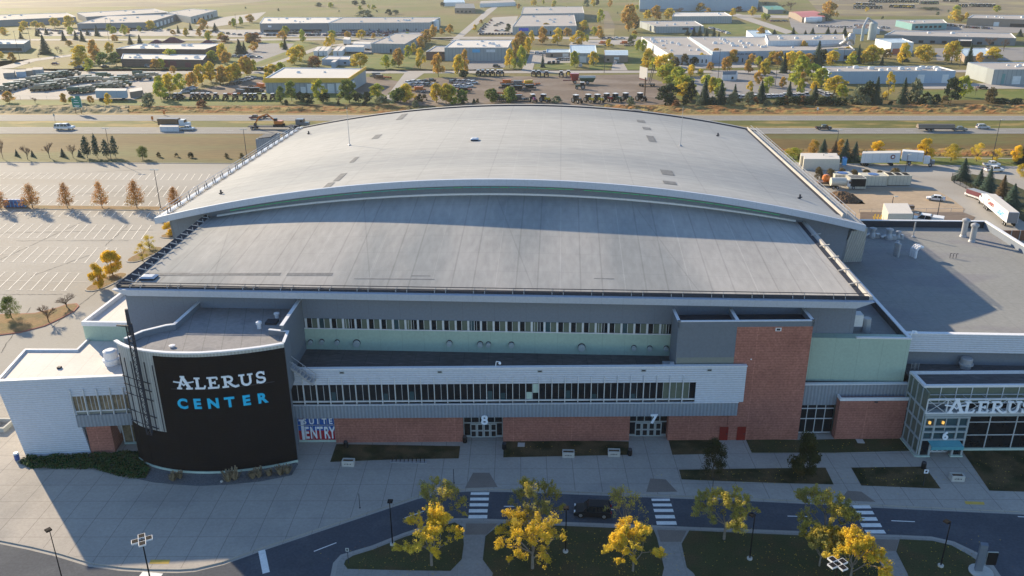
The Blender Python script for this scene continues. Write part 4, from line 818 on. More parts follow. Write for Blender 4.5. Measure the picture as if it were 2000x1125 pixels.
mb = MB('membrane_light', 'coping', 'membrane_dark'); mb.box(-71.7, -64.6, 111.5, 131.6, 14.31, 14.36, 'membrane_light'); mb.box(-72.2, -64.55, 110.95, 111.4, 14.31, 15.0, 'coping'); mb.box(-72.2, -71.75, 111.41, 132, 14.31, 15.0, 'coping'); part(mb, 'left_wing_coping', A)
mb = MB('metal_ribbed', 'trim_dark'); b = G(497, 322, 0); mb.box(-73, -68, 228, 238, 0, 12, 'metal_ribbed') if 0 else None
c = G(499, 272, 19.5); mb.hull8([(c.x, c.y, 0), (c.x+4.6, c.y, 0), (c.x+4.6, c.y+7, 0), (c.x, c.y+7, 0)], [(c.x, c.y, 19.5), (c.x+4.6, c.y, 19.9), (c.x+4.6, c.y+7, 19.9), (c.x, c.y+7, 19.5)], 'metal_ribbed'); mb.hull8([(c.x+.4, c.y+.4, 19.6), (c.x+4.2, c.y+.4, 20), (c.x+4.2, c.y+6.6, 20), (c.x+.4, c.y+6.6, 19.6)], [(c.x+.4, c.y+.4, 19.7), (c.x+4.2, c.y+.4, 20.1), (c.x+4.2, c.y+6.6, 20.1), (c.x+.4, c.y+6.6, 19.7)], 'trim_dark'); part(mb, 'rear_stair_tower', A)
# ------------------------------------------------ plant on the right hand roof
def roofp(px_, py_, z=14.06): return G(px_, py_, z)
for (x, y, s_) in ((1703, 464, .85), (1735, 467, .9), (1753, 466, .65)):
    c = roofp(x, y); mb = MB('steel', 'galv'); mb.lathe(c, [(.9*s_, 0), (.9*s_, .5*s_), (.55*s_, 1.3*s_), (.55*s_, 1.9*s_), (.8*s_, 2.0*s_), (.8*s_, 2.3*s_), (.2, 2.5*s_)], 12, 'galv'); mb.tube(c+Vector((-.6*s_, 0, .8)), c+Vector((-1.6*s_, 0, .4)), .3*s_, .35*s_, 8, 'steel'); mb.box(c.x+.8*s_, c.x+1.6*s_, c.y-.4, c.y+.4, 14.06, 14.9, 'steel'); part(mb, 'exhaust_fan', A)
for x, y in ((1747, 499), (1753, 502), (1750, 496)):
    c = roofp(x, y); mb = MB('galv', 'trim_dark'); mb.tube(c, c+Vector((0, 0, 2.3)), .28, .28, 10, 'galv'); mb.lathe(c+Vector((0, 0, 2.3)), [(.36, 0), (.36, .25), (.1, .35)], 10, 'galv'); part(mb, 'flue_pipe', A)
for x, y in ((1779, 500), (1783, 502), (1787, 504)):
    c = roofp(x, y); mb = MB('coping'); q = [c, c+Vector((0, 0, 1.5)), c+Vector((.5, .1, 2.1)), c+Vector((1.2, .2, 2.0))]
    for a, b in zip(q, q[1:]): mb.tube(a, b, .27, .27, 10)
    part(mb, 'gooseneck_vent', A)
for x, y, h in ((1898, 472, 3.0), (1881, 462, 3.0)):
    c = roofp(x, y); mb = MB('frame_grey', 'trim_dark', 'galv'); mb.lathe(c, [(.7, 0), (.6, .3), (.52, .4), (.52, h), (.75, h+.1), (.75, h+.5), (.2, h+.8)], 14, 'galv'); part(mb, 'chimney_stack', A)
c = roofp(1783, 463); mb = MB('steel'); mb.tube(c, c+Vector((0, 0, 3.1)), .14, .14, 8); mb.lathe(c, [(.4, 0), (.4, .15), (.14, .3)], 8); part(mb, 'vent_pipe', A)
c = roofp(1855, 504); mb = MB('trim_dark')
for k in range(3): mb.bar(c+Vector((k*.5, -k*.1, 0)), c+Vector((k*.5, -k*.1, .9)), .08, .08); mb.bar(c+Vector((k*.5, -k*.1, .9)), c+Vector((k*.5+.3, -k*.1, .9)), .08, .08)
part(mb, 'pipe_stub', A)
for x, y, z in ((1885, 718, 9.95), (2020, 712, 9.95)):
    c = G(x, y, z); mb = MB('coping', 'galv'); mb.lathe(c, [(.75, 0), (.75, .5), (1.0, .55), (1.0, .75), (.8, .8), (.8, 1.5), (.7, 1.6)], 16, 'galv'); part(mb, 'roof_fan', A)
for x, y, z in ((1457, 707, 12.7), (1779, 656, 15.4), (968, 716, 12.6)):
    c = G(x, y, z); mb = MB('white_sign'); mb.tube(c, c+Vector((.1, 0, .8)), .06, .06, 6); mb.tube(c+Vector((.1, 0, .8)), c+Vector((.6, -.1, .8)), .06, .06, 6); mb.lathe(c+Vector((.6, -.1, .45)), [(.16, 0), (.2, .1), (.12, .35)], 8); part(mb, 'security_camera', A)
mb = MB('galv')
for k in range(2):
    c = G(1779+k*8, 722, 10)
    for dx in (0, .45): mb.bar(c+Vector((dx, 0, 0)), c+Vector((dx, 0, 1.1)), .05, .05)
    for z in (.3, .6, .9): mb.bar(c+Vector((0, 0, z)), c+Vector((.45, 0, z)), .04, .04)
part(mb, 'roof_ladder', A)
# ------------------------------------------------------------------ vegetation
def leafmat(name, c, trans=.35, c2=None, var=.35):
    mk(name, c, rough=.75, var=var, sc=.45, var2=.3, sc2=2.2, rand=.16, trans=trans, spec=.15, c2=c2, c2s=.25)
leafmat('leaf_yellow', (.64, .47, .05), c2=(.46, .40, .06)); leafmat('leaf_gold', (.80, .54, .03), c2=(.66, .46, .05)); leafmat('leaf_orange', (.52, .31, .065), c2=(.44, .32, .07)); leafmat('leaf_amber', (.40, .20, .055), c2=(.32, .20, .06))
leafmat('leaf_lime', (.34, .38, .05), c2=(.55, .46, .04)); leafmat('leaf_green', (.13, .18, .04), c2=(.24, .26, .05)); leafmat('leaf_dark', (.035, .055, .022), trans=.2)
leafmat('leaf_conifer', (.035, .06, .035), trans=.1); leafmat('leaf_conifer_blue', (.05, .085, .06), trans=.1); leafmat('leaf_conifer_brown', (.13, .085, .04), trans=.1)
leafmat('leaf_sage', (.19, .21, .12), trans=.2); leafmat('leaf_rust', (.27, .13, .055), trans=.3); leafmat('leaf_twig', (.20, .13, .09), trans=.15); leafmat('leaf_shrub', (.16, .125, .055), trans=.2)
mk('bark', (.10, .075, .055), var=.3, sc=2)
mk('bark_pale', (.22, .19, .16), var=.3, sc=2)
def crown_mesh(kind, seed, n, leaf):
    rnd = random.Random(seed); vs = []; fs = []
    def card(p, s, nrm=None):
        nrm = nrm or Vector((rnd.gauss(0, 1), rnd.gauss(0, 1), rnd.gauss(0, 1)+.3)).normalized()
        a = nrm.orthogonal().normalized(); a.rotate(Matrix.Rotation(rnd.uniform(0, 6.28), 3, nrm)); b = nrm.cross(a); k = len(vs)
        s1 = s*rnd.uniform(.6, 1.3); s2 = s*rnd.uniform(.5, 1.)
        vs.extend([p-a*s1, p-b*s2, p+a*s1, p+b*s2]); fs.append((k, k+1, k+2, k+3))
    if kind == 'round' or kind == 'oval' or kind == 'sparse' or kind == 'shrub':
        nb = {'round': 26, 'oval': 24, 'sparse': 20, 'shrub': 30}[kind]; base = .16 if kind != 'shrub' else .0
        blobs = []
        for i in range(nb):
            t = rnd.random()**.8; z = base+(1-base)*t; prof = math.sin(math.pi*min(1, (.18+.82*t)))**.6 if kind != 'oval' else (math.sin(math.pi*(.1+.86*t))**.75)
            if kind == 'shrub': prof = math.cos(t*1.45)**.5
            r = prof*.37*math.sqrt(rnd.uniform(.1, 1)); th = rnd.uniform(0, 6.283); blobs.append((Vector((r*math.cos(th), r*math.sin(th), z*.93)), rnd.uniform(.13, .21)*(1 if kind != 'sparse' else .75)))
        for i in range(n):
            c, rr = rnd.choice(blobs); d = Vector((rnd.gauss(0, 1), rnd.gauss(0, 1), rnd.gauss(0, 1))).normalized()
            p = c+Vector((d.x*rr, d.y*rr, d.z*rr*.72))*(rnd.random()**.4)
            card(p, leaf, (d+Vector((rnd.gauss(0, .5), rnd.gauss(0, .5), rnd.gauss(0, .5)))).normalized())
    elif kind == 'pyramid':
        tips = []
        for i in range(46):
            t = (i/46)**1.05; th = i*2.4+rnd.uniform(-.3, .3); L = (1-t)**.72*.5*rnd.uniform(.65, 1.12)*(1 if t > .15 else .7+2*t); tips.append((Vector((0, 0, .16+t*.74)), Vector((L*math.cos(th), L*math.sin(th), .2+t*.8))))
        for i in range(n):
            a, b = rnd.choice(tips); f = rnd.random()**.6; p = a.lerp(b, f); s = .045; card(p+Vector((rnd.gauss(0, s), rnd.gauss(0, s), rnd.gauss(0, s*.8))), leaf*(1.1-.4*p.z))
    elif kind == 'conifer':
        L = 15
        for i in range(n):
            l = int(rnd.random()**1.35*L); t = l/L; th = rnd.uniform(0, 6.283); lob = .78+.22*math.sin(th*3+l*1.3+seed)*math.sin(th*7+l*3.1)+rnd.uniform(-.1, .14); R_ = (1-t)**.85*.46*lob; q = rnd.random()**.55
            p = Vector((R_*q*math.cos(th), R_*q*math.sin(th), .04+t*.92+.05*(1-q)-.025*q)); card(p, leaf*(.6+.6*(1-t)), Vector((math.cos(th)*.5, math.sin(th)*.5, 1)).normalized())
    elif kind == 'bare':
        def br(p, d, L_, r, dep):
            q = p+d*L_; a = d.orthogonal().normalized()*r; b = d.cross(a).normalized()*r; k = len(vs)
            vs.extend([p-a, p+a, q+a*.5, q-a*.5, p-b, p+b, q+b*.5, q-b*.5]); fs.extend([(k, k+1, k+2, k+3), (k+4, k+5, k+6, k+7)])
            if dep:
                for _ in range(3+(dep > 2)):
                    nd = (d+Vector((rnd.gauss(0, .5), rnd.gauss(0, .5), rnd.gauss(.12, .25)))).normalized(); br(p+d*L_*rnd.uniform(.45, 1), nd, L_*.62, r*.6, dep-1)
        for i in range(6):
            th = i*1.05+rnd.random(); br(Vector((0, 0, .14+.04*i)), Vector((math.cos(th)*.75, math.sin(th)*.75, .9)).normalized(), .27, .012, 4)
        for i in range(n): v = rnd.choice(vs); card(v.copy(), leaf*.6)
    me = bpy.data.meshes.new('crown'); me.from_pydata(vs, [], fs); me.materials.append(MATS['leaf_yellow']); me.update(); return me
def trunk_mesh(kind, seed):
    rnd = random.Random(seed); mb = MB('bark')
    if kind == 'conifer': mb.tube((0, 0, 0), (0, 0, .9), .022, .004, 6)
    else:
        mb.tube((0, 0, -.02), (.0, 0, .34), .026, .018, 7)
        for i in range(6):
            th = i*1.05+rnd.random()*.5; d = Vector((math.cos(th)*.28, math.sin(th)*.28, .36)); a = Vector((0, 0, .2+.025*i)); mb.tube(a, a+d, .011, .003, 5)
        mb.tube((0, 0, .33), (.01, 0, .8), .017, .004, 6)
    me = bpy.data.meshes.new('trunk'); me.from_pydata(mb.v, [], mb.f); me.materials.append(MATS['bark']); me.update(); return me
CM = {}; TM = {}
def crown(kind, var, dens=1):
    k = (kind, var, dens)
    if k not in CM:
        n, leaf = {'round': (950, .058), 'oval': (850, .055), 'sparse': (450, .045), 'shrub': (750, .07), 'pyramid': (750, .05), 'conifer': (1300, .06), 'bare': (160, .02)}[kind]
        if dens == 2: n, leaf = {'round': (5200, .0175), 'oval': (6500, .024), 'sparse': (2600, .016), 'shrub': (2600, .034), 'pyramid': (2200, .024), 'conifer': (3400, .034), 'bare': (500, .012)}[kind]
        CM[k] = crown_mesh(kind, hash(kind[:2]) % 3+var*17+len(kind), n, leaf)
    return CM[k]
def trunk(kind, var):
    k = ('conifer' if kind == 'conifer' else 'tree', var)
    if k not in TM: TM[k] = trunk_mesh(k[0], var+3)
    return TM[k]
TREE_T = {  # code: crown kind, leaf material, name, description
 'Y': ('round', 'leaf_yellow', 'autumn_tree', 'yellow autumn tree'), 'A': ('oval', 'leaf_gold', 'autumn_tree', 'bright golden tree'), 'O': ('round', 'leaf_orange', 'autumn_tree', 'orange autumn tree'),
 'G': ('round', 'leaf_lime', 'broadleaf_tree', 'yellow green leafy tree'), 'M': ('round', 'leaf_green', 'broadleaf_tree', 'mid green leafy tree'), 'D': ('round', 'leaf_dark', 'broadleaf_tree', 'dark green leafy tree'),
 'C': ('conifer', 'leaf_conifer', 'conifer_tree', 'dark green conifer'), 'K': ('conifer', 'leaf_conifer_blue', 'conifer_tree', 'blue green spruce'), 'N': ('conifer', 'leaf_conifer_brown', 'conifer_tree', 'brownish conifer'),
 'B': ('bare', 'leaf_twig', 'bare_tree', 'almost bare brown tree'), 'S': ('shrub', 'leaf_sage', 'shrub', 'grey green shrub'), 'U': ('shrub', 'leaf_dark', 'shrub', 'dark green shrub'), 'R': ('shrub', 'leaf_rust', 'shrub', 'rust coloured shrub'),
 'P': ('pyramid', 'leaf_amber', 'autumn_tree', 'orange tapering tree'), 'X': ('shrub', 'leaf_shrub', 'shrub', 'round olive brown shrub'), 'Q': ('sparse', 'leaf_yellow', 'autumn_tree', 'thin yellow tree'), 'E': ('bare', 'leaf_shrub', 'pine_tree', 'thin open pine tree')}
TN = [0]
def tree(px, py, h, w, code, where, dens=1, metres=False, label=None, group=None, z=0):
    kind, lm, nm, desc = TREE_T[code]; TN[0] += 1; var = TN[0] % (5 if dens == 1 else 3)
    p = G(px, py, z)
    if not metres: s = ppm(py); h, w = h/s*1.02, w/s*1.04
    r = bpy.data.objects.new(nm, None); COL.objects.link(r); r.location = p; r.rotation_euler.z = (TN[0]*2.4) % 6.28; r.empty_display_size = .5
    c = bpy.data.objects.new('crown', crown(kind, var, dens)); COL.objects.link(c); c.parent = r; c.scale = (w*1.1, w*1.1, h*1.03) if dens == 1 else (w, w, h)
    c.material_slots[0].link = 'OBJECT'; c.material_slots[0].material = MATS[lm]
    if kind != 'shrub':
        t = bpy.data.objects.new('trunk', trunk(kind, var % 3)); COL.objects.link(t); t.parent = r; t.scale = (w*.9, w*.9, h)
    if kind == 'conifer': c.scale = (c.scale[0]*1.18, c.scale[1]*1.18, c.scale[2])
    if kind == 'pyramid': c.scale = (c.scale[0]*1.2, c.scale[1]*1.2, c.scale[2]*1.04)
    cat = 'shrub' if kind == 'shrub' else 'tree'
    if label: tag(r, label, cat, group)
    else: reg(r, desc, where, cat, group or f'{desc}s {where}')
    return r
# ------------------------------------------------------------------ vehicles (local x forward, y left)
PAINT = {'white': (.72, .72, .72), 'silver': (.45, .46, .48), 'grey': (.16, .165, .175), 'black': (.006, .007, .010), 'red': (.28, .02, .02), 'blue': (.04, .09, .28), 'tan': (.38, .31, .21), 'army': (.22, .19, .125), 'maroon': (.16, .03, .035), 'orange': (.6, .17, .02), 'yellow': (.65, .42, .04), 'green': (.03, .16, .04), 'teal': (.03, .2, .2), 'purple': (.17, .05, .14), 'sky': (.10, .40, .75), 'cream': (.58, .55, .47), 'dkgreen': (.06, .095, .05), 'brown': (.15, .09, .05)}
for k, c in PAINT.items(): mk('paint_'+k, c, rough=.32, var=.03, spec=.5, obj=True)
mk('car_glass', (.012, .016, .022), rough=.06, spec=.6, obj=True); mk('tyre', (.018, .018, .018), rough=.9, obj=True); mk('rim', (.35, .35, .36), rough=.35, metal=.6, obj=True); mk('headlight', (.75, .78, .8), rough=.15, obj=True); mk('tail_light', (.4, .01, .01), rough=.3, obj=True); mk('chrome', (.5, .5, .52), rough=.2, metal=.8, obj=True)
def prof_loft(mb, prof, w, m, tuck=.10, wt=None):
    "side profile (closed list x,z) as a body of width w with a softened shoulder"
    n = len(prof); zc = sum(z for x, z in prof)/n; xc = sum(x for x, z in prof)/n
    def ring(y, k): return [Vector((xc+(x-xc)*k, y, zc+(z-zc)*k)) for x, z in prof]
    R_ = [ring(-w/2, .93), ring(-w/2+tuck*.6, 1), ring(w/2-tuck*.6, 1), ring(w/2, .93)]
    k = len(mb.v); mi = mb.mi(m)
    for r in R_: mb.v += r
    for a in range(3):
        for i in range(n):
            j = (i+1) % n; mb.f.append([k+a*n+i, k+(a+1)*n+i, k+(a+1)*n+j, k+a*n+j]); mb.m.append(mi)
    mb.f.append([k+i for i in range(n)]); mb.m.append(mi); mb.f.append([k+3*n+n-1-i for i in range(n)]); mb.m.append(mi)
def cabin(mb, x0, x1, z0, z1, w, rf, rr, paint, glass='car_glass'):
    "glasshouse: glass frustum with a painted roof and pillars"
    wi = w-.32; lo = [(x0, -w/2+.06, z0), (x1, -w/2+.06, z0), (x1, w/2-.06, z0), (x0, w/2-.06, z0)]; hi = [(x0+rr, -wi/2, z1), (x1-rf, -wi/2, z1), (x1-rf, wi/2, z1), (x0+rr, wi/2, z1)]
    mb.hull8(lo, hi, glass); mb.hull8([(x0+rr-.05, -wi/2-.02, z1), (x1-rf+.05, -wi/2-.02, z1), (x1-rf+.05, wi/2+.02, z1), (x0+rr-.05, wi/2+.02, z1)], [(x0+rr+.1, -wi/2+.1, z1+.07), (x1-rf-.1, -wi/2+.1, z1+.07), (x1-rf-.1, wi/2-.1, z1+.07), (x0+rr+.1, wi/2-.1, z1+.07)], paint)
    for i in range(4): mb.bar(Vector(lo[i]), Vector(hi[i]), .09, .09, paint)
    for sg in (-1, 1): t = .5; a = Vector(((x0+x1)/2, sg*(w/2-.055), z0)); b = Vector(((x0+rr+x1-rf)/2, sg*(wi/2+.005), z1)); mb.bar(a, b, .08, .05, paint)
def wheel_mb(c, r, w=.24):
    t = MB('tyre', 'rim'); c = Vector(c); s = 1 if c.y > 0 else -1
    t.tube(c-Vector((0, w/2, 0)), c+Vector((0, w/2, 0)), r, r, 14, 'tyre'); rim = MB('rim'); rim.tube(c+Vector((0, s*w/2, 0)), c+Vector((0, s*(w/2+.015), 0)), r*.62, r*.58, 12, 'rim'); return t, rim
VEH = {}
def veh_parts(kind, col):
    P_ = 'paint_'+col; parts = []; b = MB(P_, 'car_glass')
    if kind in ('sedan', 'suv', 'wagon'):
        Ln, Wd, Ht = {'sedan': (4.7, 1.82, 1.42), 'suv': (4.75, 1.92, 1.72), 'wagon': (4.8, 1.85, 1.55)}[kind]; h = Ln/2; bz = .84 if kind == 'sedan' else .98
        prof_loft(b, [(-h, .38), (-h+.1, .25), (h-.15, .25), (h, .4), (h-.02, .62), (h-.25, bz-.12), (h-1.15, bz), (-h+.4, bz+.02), (-h+.03, bz-.12)], Wd, P_)
        g = MB('car_glass', P_)
        if kind == 'sedan': cabin(g, -h+.55, h-1.15, bz, Ht, Wd-.08, .75, .6, P_)
        else: cabin(g, -h+.1, h-1.25, bz+.01, Ht, Wd-.08, .65, .35, P_)
        parts = [('body', b, None), ('cabin', g, None)]; wx = (h-.9, -h+.9); r = .33 if kind == 'sedan' else .38; ws = [(x, s*(Wd/2-.12), r) for x in wx for s in (-1, 1)]
        hl = [(h-.12, s*(Wd/2-.3), .68 if kind == 'sedan' else .76) for s in (-1, 1)]; tl = [(-h+.04, s*(Wd/2-.25), .75 if kind == 'sedan' else .9) for s in (-1, 1)]
    elif kind in ('pickup', 'pickup_cap', 'service'):
        h = 2.95; Wd = 2.0; bz = 1.08
        prof_loft(b, [(-h, .55), (-h+.05, .42), (h-.1, .42), (h, .6), (h-.02, .9), (h-.2, bz), (h-1.3, bz+.04), (-h+.02, bz)], Wd, P_)
        g = MB('car_glass', P_); cabin(g, -h+2.0, h-1.3, bz+.03, 1.85, Wd-.08, .6, .25, P_); parts = [('body', b, None), ('cabin', g, None)]
        bed = MB('tyre' if kind == 'pickup' else P_, 'car_glass')
        if kind == 'pickup': bed.box(-h+.12, -h+1.85, -.8, .8, bz-.0, bz+.015, 'tyre')
        elif kind == 'pickup_cap': cabin(bed, -h+.05, -h+1.95, bz+.01, 1.8, Wd-.1, .1, .15, P_)
        else: bed.box(-h+.0, -h+1.95, -1.0, 1.0, bz+.01, 1.75, P_)
        parts.append(('bed', bed, None)); r = .42; ws = [(x, s*(Wd/2-.13), r) for x in (h-1.0, -h+1.15) for s in (-1, 1)]; hl = [(h-.08, s*.72, .86) for s in (-1, 1)]; tl = [(-h+.02, s*.88, .9) for s in (-1, 1)]
    for w in ws: t, rm = wheel_mb(w, w[2]); parts.append(('wheel', t, rm))
    for q in hl: m = MB('headlight'); m.box(q[0]-.1, q[0]+.08, q[1]-.2, q[1]+.2, q[2]-.08, q[2]+.08); parts.append(('headlight', m, None))
    for q in tl: m = MB('tail_light'); m.box(q[0]-.06, q[0]+.06, q[1]-.14, q[1]+.14, q[2]-.1, q[2]+.1); parts.append(('tail_light', m, None))
    return parts
def mesh_of(mb, name):
    me = bpy.data.meshes.new(name); me.from_pydata([Vector(v) for v in mb.v], [], mb.f)
    for m in mb.mats: me.materials.append(MATS[m])
    me.polygons.foreach_set('material_index', mb.m); me.update(); return me
def vehicle(name, kind, col, p, rz, scale=1., label=None, cat='car', group=None, full=True):
    key = (kind, col)
    if key not in VEH: VEH[key] = [(n, mesh_of(mb, n), mesh_of(sub, 'rim') if sub else None) for n, mb, sub in veh_parts(kind, col)]
    if ('flat', kind, col) not in VEH:
        m = MB()
        for n, mb, sub in veh_parts(kind, col):
            m.add(mb, Matrix.Identity(4))
        VEH[('flat', kind, col)] = mesh_of(m, name)
    if full:
        r = bpy.data.objects.new(name, None); COL.objects.link(r)
        for n, me, sub in VEH[key]:
            o = bpy.data.objects.new(n, me); COL.objects.link(o); o.parent = r
            if sub: s = bpy.data.objects.new('rim', sub); COL.objects.link(s); s.parent = o
    else: r = bpy.data.objects.new(name, VEH[('flat', kind, col)]); COL.objects.link(r)
    r.location = p; r.rotation_euler.z = rz; r.scale = (scale,)*3
    tag(r, label, cat, group); return r
def local_thing(name, label, cat, p, rz, parts, scale=1., group=None):
    "parts: list of (name, MB in local coordinates, [ (sub name, MB) ])"
    r = thing(name, label, cat, p, group, rz); r.scale = (scale,)*3
    for q in parts:
        o = bpy.data.objects.new(q[0], mesh_of(q[1], q[0])); COL.objects.link(o); o.parent = r
        for sn, sm in (q[2] if len(q) > 2 else ()): s = bpy.data.objects.new(sn, mesh_of(sm, sn)); COL.objects.link(s); s.parent = o
    return r
def wheels(lst, r, w=.3):
    out = []
    for x, y in lst: t, rm = wheel_mb((x, y, r), r, w); out.append(('wheel', t, [('rim', rm)]))
    return out
# ------------------------------------------------------------------ things in front of the arena
ZP = .13
mk('planter_concrete', (.50, .49, .46), var=.08, sc=2)
for i, (x, y, lab) in enumerate(((681, 908, 'white concrete planter box on the plaza before the suite entry lawn'), (1110, 891, 'white concrete planter box on the bed, left one between doors 8 and 7'), (1199, 889, 'white concrete planter box on the bed, right one beside door 7'), (1868, 937, 'white concrete planter box on the walk before entrance 6'))):
    p = G(x, y, ZP); t = thing('planter', lab, 'planter', p, 'concrete planters')
    mb = MB('planter_concrete'); a, b, h = .85, .45, .85
    for q in ((-a, a, -b, -b+.12), (-a, a, b-.12, b), (-a, -a+.12, -b+.121, b-.121), (a-.12, a, -b+.121, b-.121)): mb.box(p.x+q[0], p.x+q[1], p.y+q[2], p.y+q[3], p.z, p.z+h)
    part(mb, 'box', t); mb = MB('soil'); mb.box(p.x-a+.12, p.x+a-.12, p.y-b+.12, p.y+b-.12, p.z+.1, p.z+h-.18); part(mb, 'soil', t)
    mb = MB('trim_dark'); [mb.box(p.x-.5+k*.2, p.x-.36+k*.2, p.y-b-.02, p.y-b, p.z+.34+.04*(k % 2), p.z+.44+.03*(k % 3)) for k in range(5)]; part(mb, 'emblem', t)
for i, (x, y, lab) in enumerate(((676, 874, 'black litter bin by the brick wall next to the suite entry'), (908, 864, 'black litter bin by the brick corner left of the doorway numbered eight'), (985, 877, 'black litter bin at the bed right of the doorway numbered eight'), (1230, 889, 'black litter bin between the right planter and the doorway numbered seven'), (1803, 915, 'black litter bin at the walk before entrance 6'))):
    p = G(x, y, ZP); t = thing('litter_bin', lab, 'bin', p, 'litter bins along the front')
    mb = MB('black'); mb.lathe(p, [(.28, 0), (.32, .1), (.32, .85), (.28, .9)], 12); part(mb, 'bin_body', t); mb = MB('trim_dark'); mb.lathe(p+Vector((0, 0, .9)), [(.3, 0), (.27, .18), (.1, .26)], 12); part(mb, 'lid', t)
p = G(798, 903, ZP); t = thing('bicycle_rack', 'long pale bicycle rack with black loops at the edge of the plaza', 'bicycle rack', p)
mb = MB('galv'); mb.box(p.x-2.6, p.x+2.6, p.y-.25, p.y+.25, p.z, p.z+.12); part(mb, 'base', t)
for k in range(9):
    x = p.x-2.3+k*.57; mb = MB('black'); pts = [Vector((x, p.y+.15*math.cos(a)*1.2, p.z+.1+.75*math.sin(a))) for a in [math.pi*i/8 for i in range(9)]]
    for a, b in zip(pts, pts[1:]): mb.tube(a, b, .035, .035, 6)
    part(mb, 'loop', t)
for i, (bx, by, tx, ty, lab) in enumerate(((703, 992, 700.5, 963, 'thin dark post standing alone on the left of the plaza'), (886.6, 943.5, 886.3, 916, 'thin dark post on the plaza before door 8'), (1391, 961, 1394, 932, 'thin dark post at the kerb by the dark oval tree'))):
    p = G(bx, by, ZP); mb = MB('trim_dark'); mb.tube(p, p+Vector((0, 0, 2.2)), .045, .04, 8); mb.lathe(p, [(.12, 0), (.12, .05), (.05, .1)], 8); o = mb.build('post', org=p); tag(o, lab, 'post', 'thin posts on the plaza')
for (x, y, w, h, sz, lab, m) in ((1803, 949, .55, 2.6, .6, 'small white sign on a dark post in the bed before entrance 6', 'white_sign'), (681, 1101, .4, 2.3, .5, 'small sign on a thin post at the tip of the left lawn island', 'frame_grey')):
    p = G(x, y, ZP); t = thing('sign_post', lab, 'sign', p); mb = MB('trim_dark'); mb.tube(p, p+Vector((0, 0, h)), .04, .04, 6); part(mb, 'pole', t)
    mb = MB(m, 'trim_dark'); mb.box(p.x-w/2, p.x+w/2, p.y-.06, p.y-.04, p.z+h-sz, p.z+h, m); mb.box(p.x-w/4, p.x+w/4, p.y-.065, p.y-.06, p.z+h-sz*.75, p.z+h-sz*.25, 'trim_dark'); part(mb, 'panel', t)
def lamp_post(x, y, h, lab, group, arm=True, z=ZP, heads=1, rz=0, r=.09):
    p = G(x, y, z); t = thing('street_lamp', lab, 'street lamp', p, group)
    mb = MB('planter_concrete'); mb.lathe(p, [(.32, -.1), (.32, .22), (.28, .25)], 12); part(mb, 'footing', t)
    mb = MB('black'); mb.tube(p+Vector((0, 0, .2)), p+Vector((0, 0, h)), r, r*.6, 8)
    for k in range(heads):
        a = rz+k*2*math.pi/heads; d = Vector((math.cos(a), math.sin(a), 0)); mb.bar(p+Vector((0, 0, h-.1)), p+Vector((0, 0, h-.1))+d*.45, .07, .07)
    part(mb, 'pole', t)
    for k in range(heads):
        a = rz+k*2*math.pi/heads; T = Matrix.Translation(p+Vector((0, 0, h-.12))) @ Matrix.Rotation(a, 4, 'Z'); m2 = MB('black', 'frame_white'); s = .3 if heads == 1 else .36
        o = .1 if heads == 1 else .32
        m2.box(o, o+2*s, -s, s, -.06, .12, 'frame_white' if heads > 1 else 'black', T); m2.box(o+.06, o+2*s-.06, -s+.06, s-.06, .121, .135, 'black', T); part(m2, 'lamp_head', t)
    return t
g = 'black lamp posts along the street'
lamp_post(767, 1064, 6.1, 'black lamp post at the kerb left of the first lit yellow tree', g, rz=1.6)
lamp_post(1104.5, 1078, 6.1, 'black lamp post on the lawn right of the biggest lit yellow tree', g, rz=1.6)
lamp_post(1464, 1092, 6.1, 'black lamp post on the lawn near the green and yellow back tree', g, rz=2.2)
lamp_post(1837, 1106, 6.1, 'black lamp post on the rightmost lawn island', g, rz=2.2)
g = 'tall four-headed lamps at the bottom edge'
def head_at(px, py, h): q = G(px, py, h); return PX((q.x, q.y, ZP))
q = head_at(277, 1054, 9.0); lamp_post(q[0], q[1], 8.9, 'tall lamp with four square white-framed heads over the left plaza corner', g, heads=4, rz=.5, r=.1)
q = head_at(1636, 1100, 9.0); lamp_post(q[0], q[1], 8.9, 'tall lamp with four square white-framed heads before the right lit yellow tree', g, heads=4, rz=.5, r=.1)
q = head_at(97, 1037, 8.5); lamp_post(q[0], q[1], 8.4, 'tall thin lamp casting a line over the sunlit corner of the plaza', None, rz=2.5, r=.07)
p = G(1919, 1118, ZP); t = thing('monument_sign', 'dark blue grey monument sign with a black screen on the right lawn corner', 'sign', p)
mb = MB('panel_mid'); mb.hull8([(p.x-.9, p.y, p.z), (p.x-.1, p.y-.1, p.z), (p.x+.1, p.y+.5, p.z), (p.x-.7, p.y+.6, p.z)], [(p.x-.9, p.y, 3.9), (p.x-.1, p.y-.1, 3.9), (p.x+.1, p.y+.5, 3.9), (p.x-.7, p.y+.6, 3.9)]); part(mb, 'pillar', t)
mb = MB('black', 'frame_grey'); mb.box(p.x+.05, p.x+1.1, p.y-.25, p.y-.1, 1.4, 3.0, 'black'); mb.box(p.x, p.x+1.15, p.y-.09, p.y, 1.3, 3.1, 'frame_grey'); part(mb, 'screen', t); mb = MB('planter_concrete'); mb.lathe((p.x-.2, p.y, p.z), [(1.3, -.05), (1.3, .18), (1.1, .2)], 16); part(mb, 'base', t)
for x, y in ((1018, 869), (1680, 862)):
    p = G(x, y, .15); mb = MB('planter_concrete'); mb.box(p.x-.5, p.x+.5, p.y-.5, p.y+.5, .1, .22); o = mb.build('manhole_cover', org=p); tag(o, 'flat pale square cover in the bed ' + ('right of door 8' if x < 1200 else 'left of entrance 6'), 'cover')
# the black car on the street
vehicle('parked_car', 'suv', 'black', G(1157, 1004), math.pi-.05, 1.0, 'black car with white headlights stopped on the street before the crosswalk', 'car')
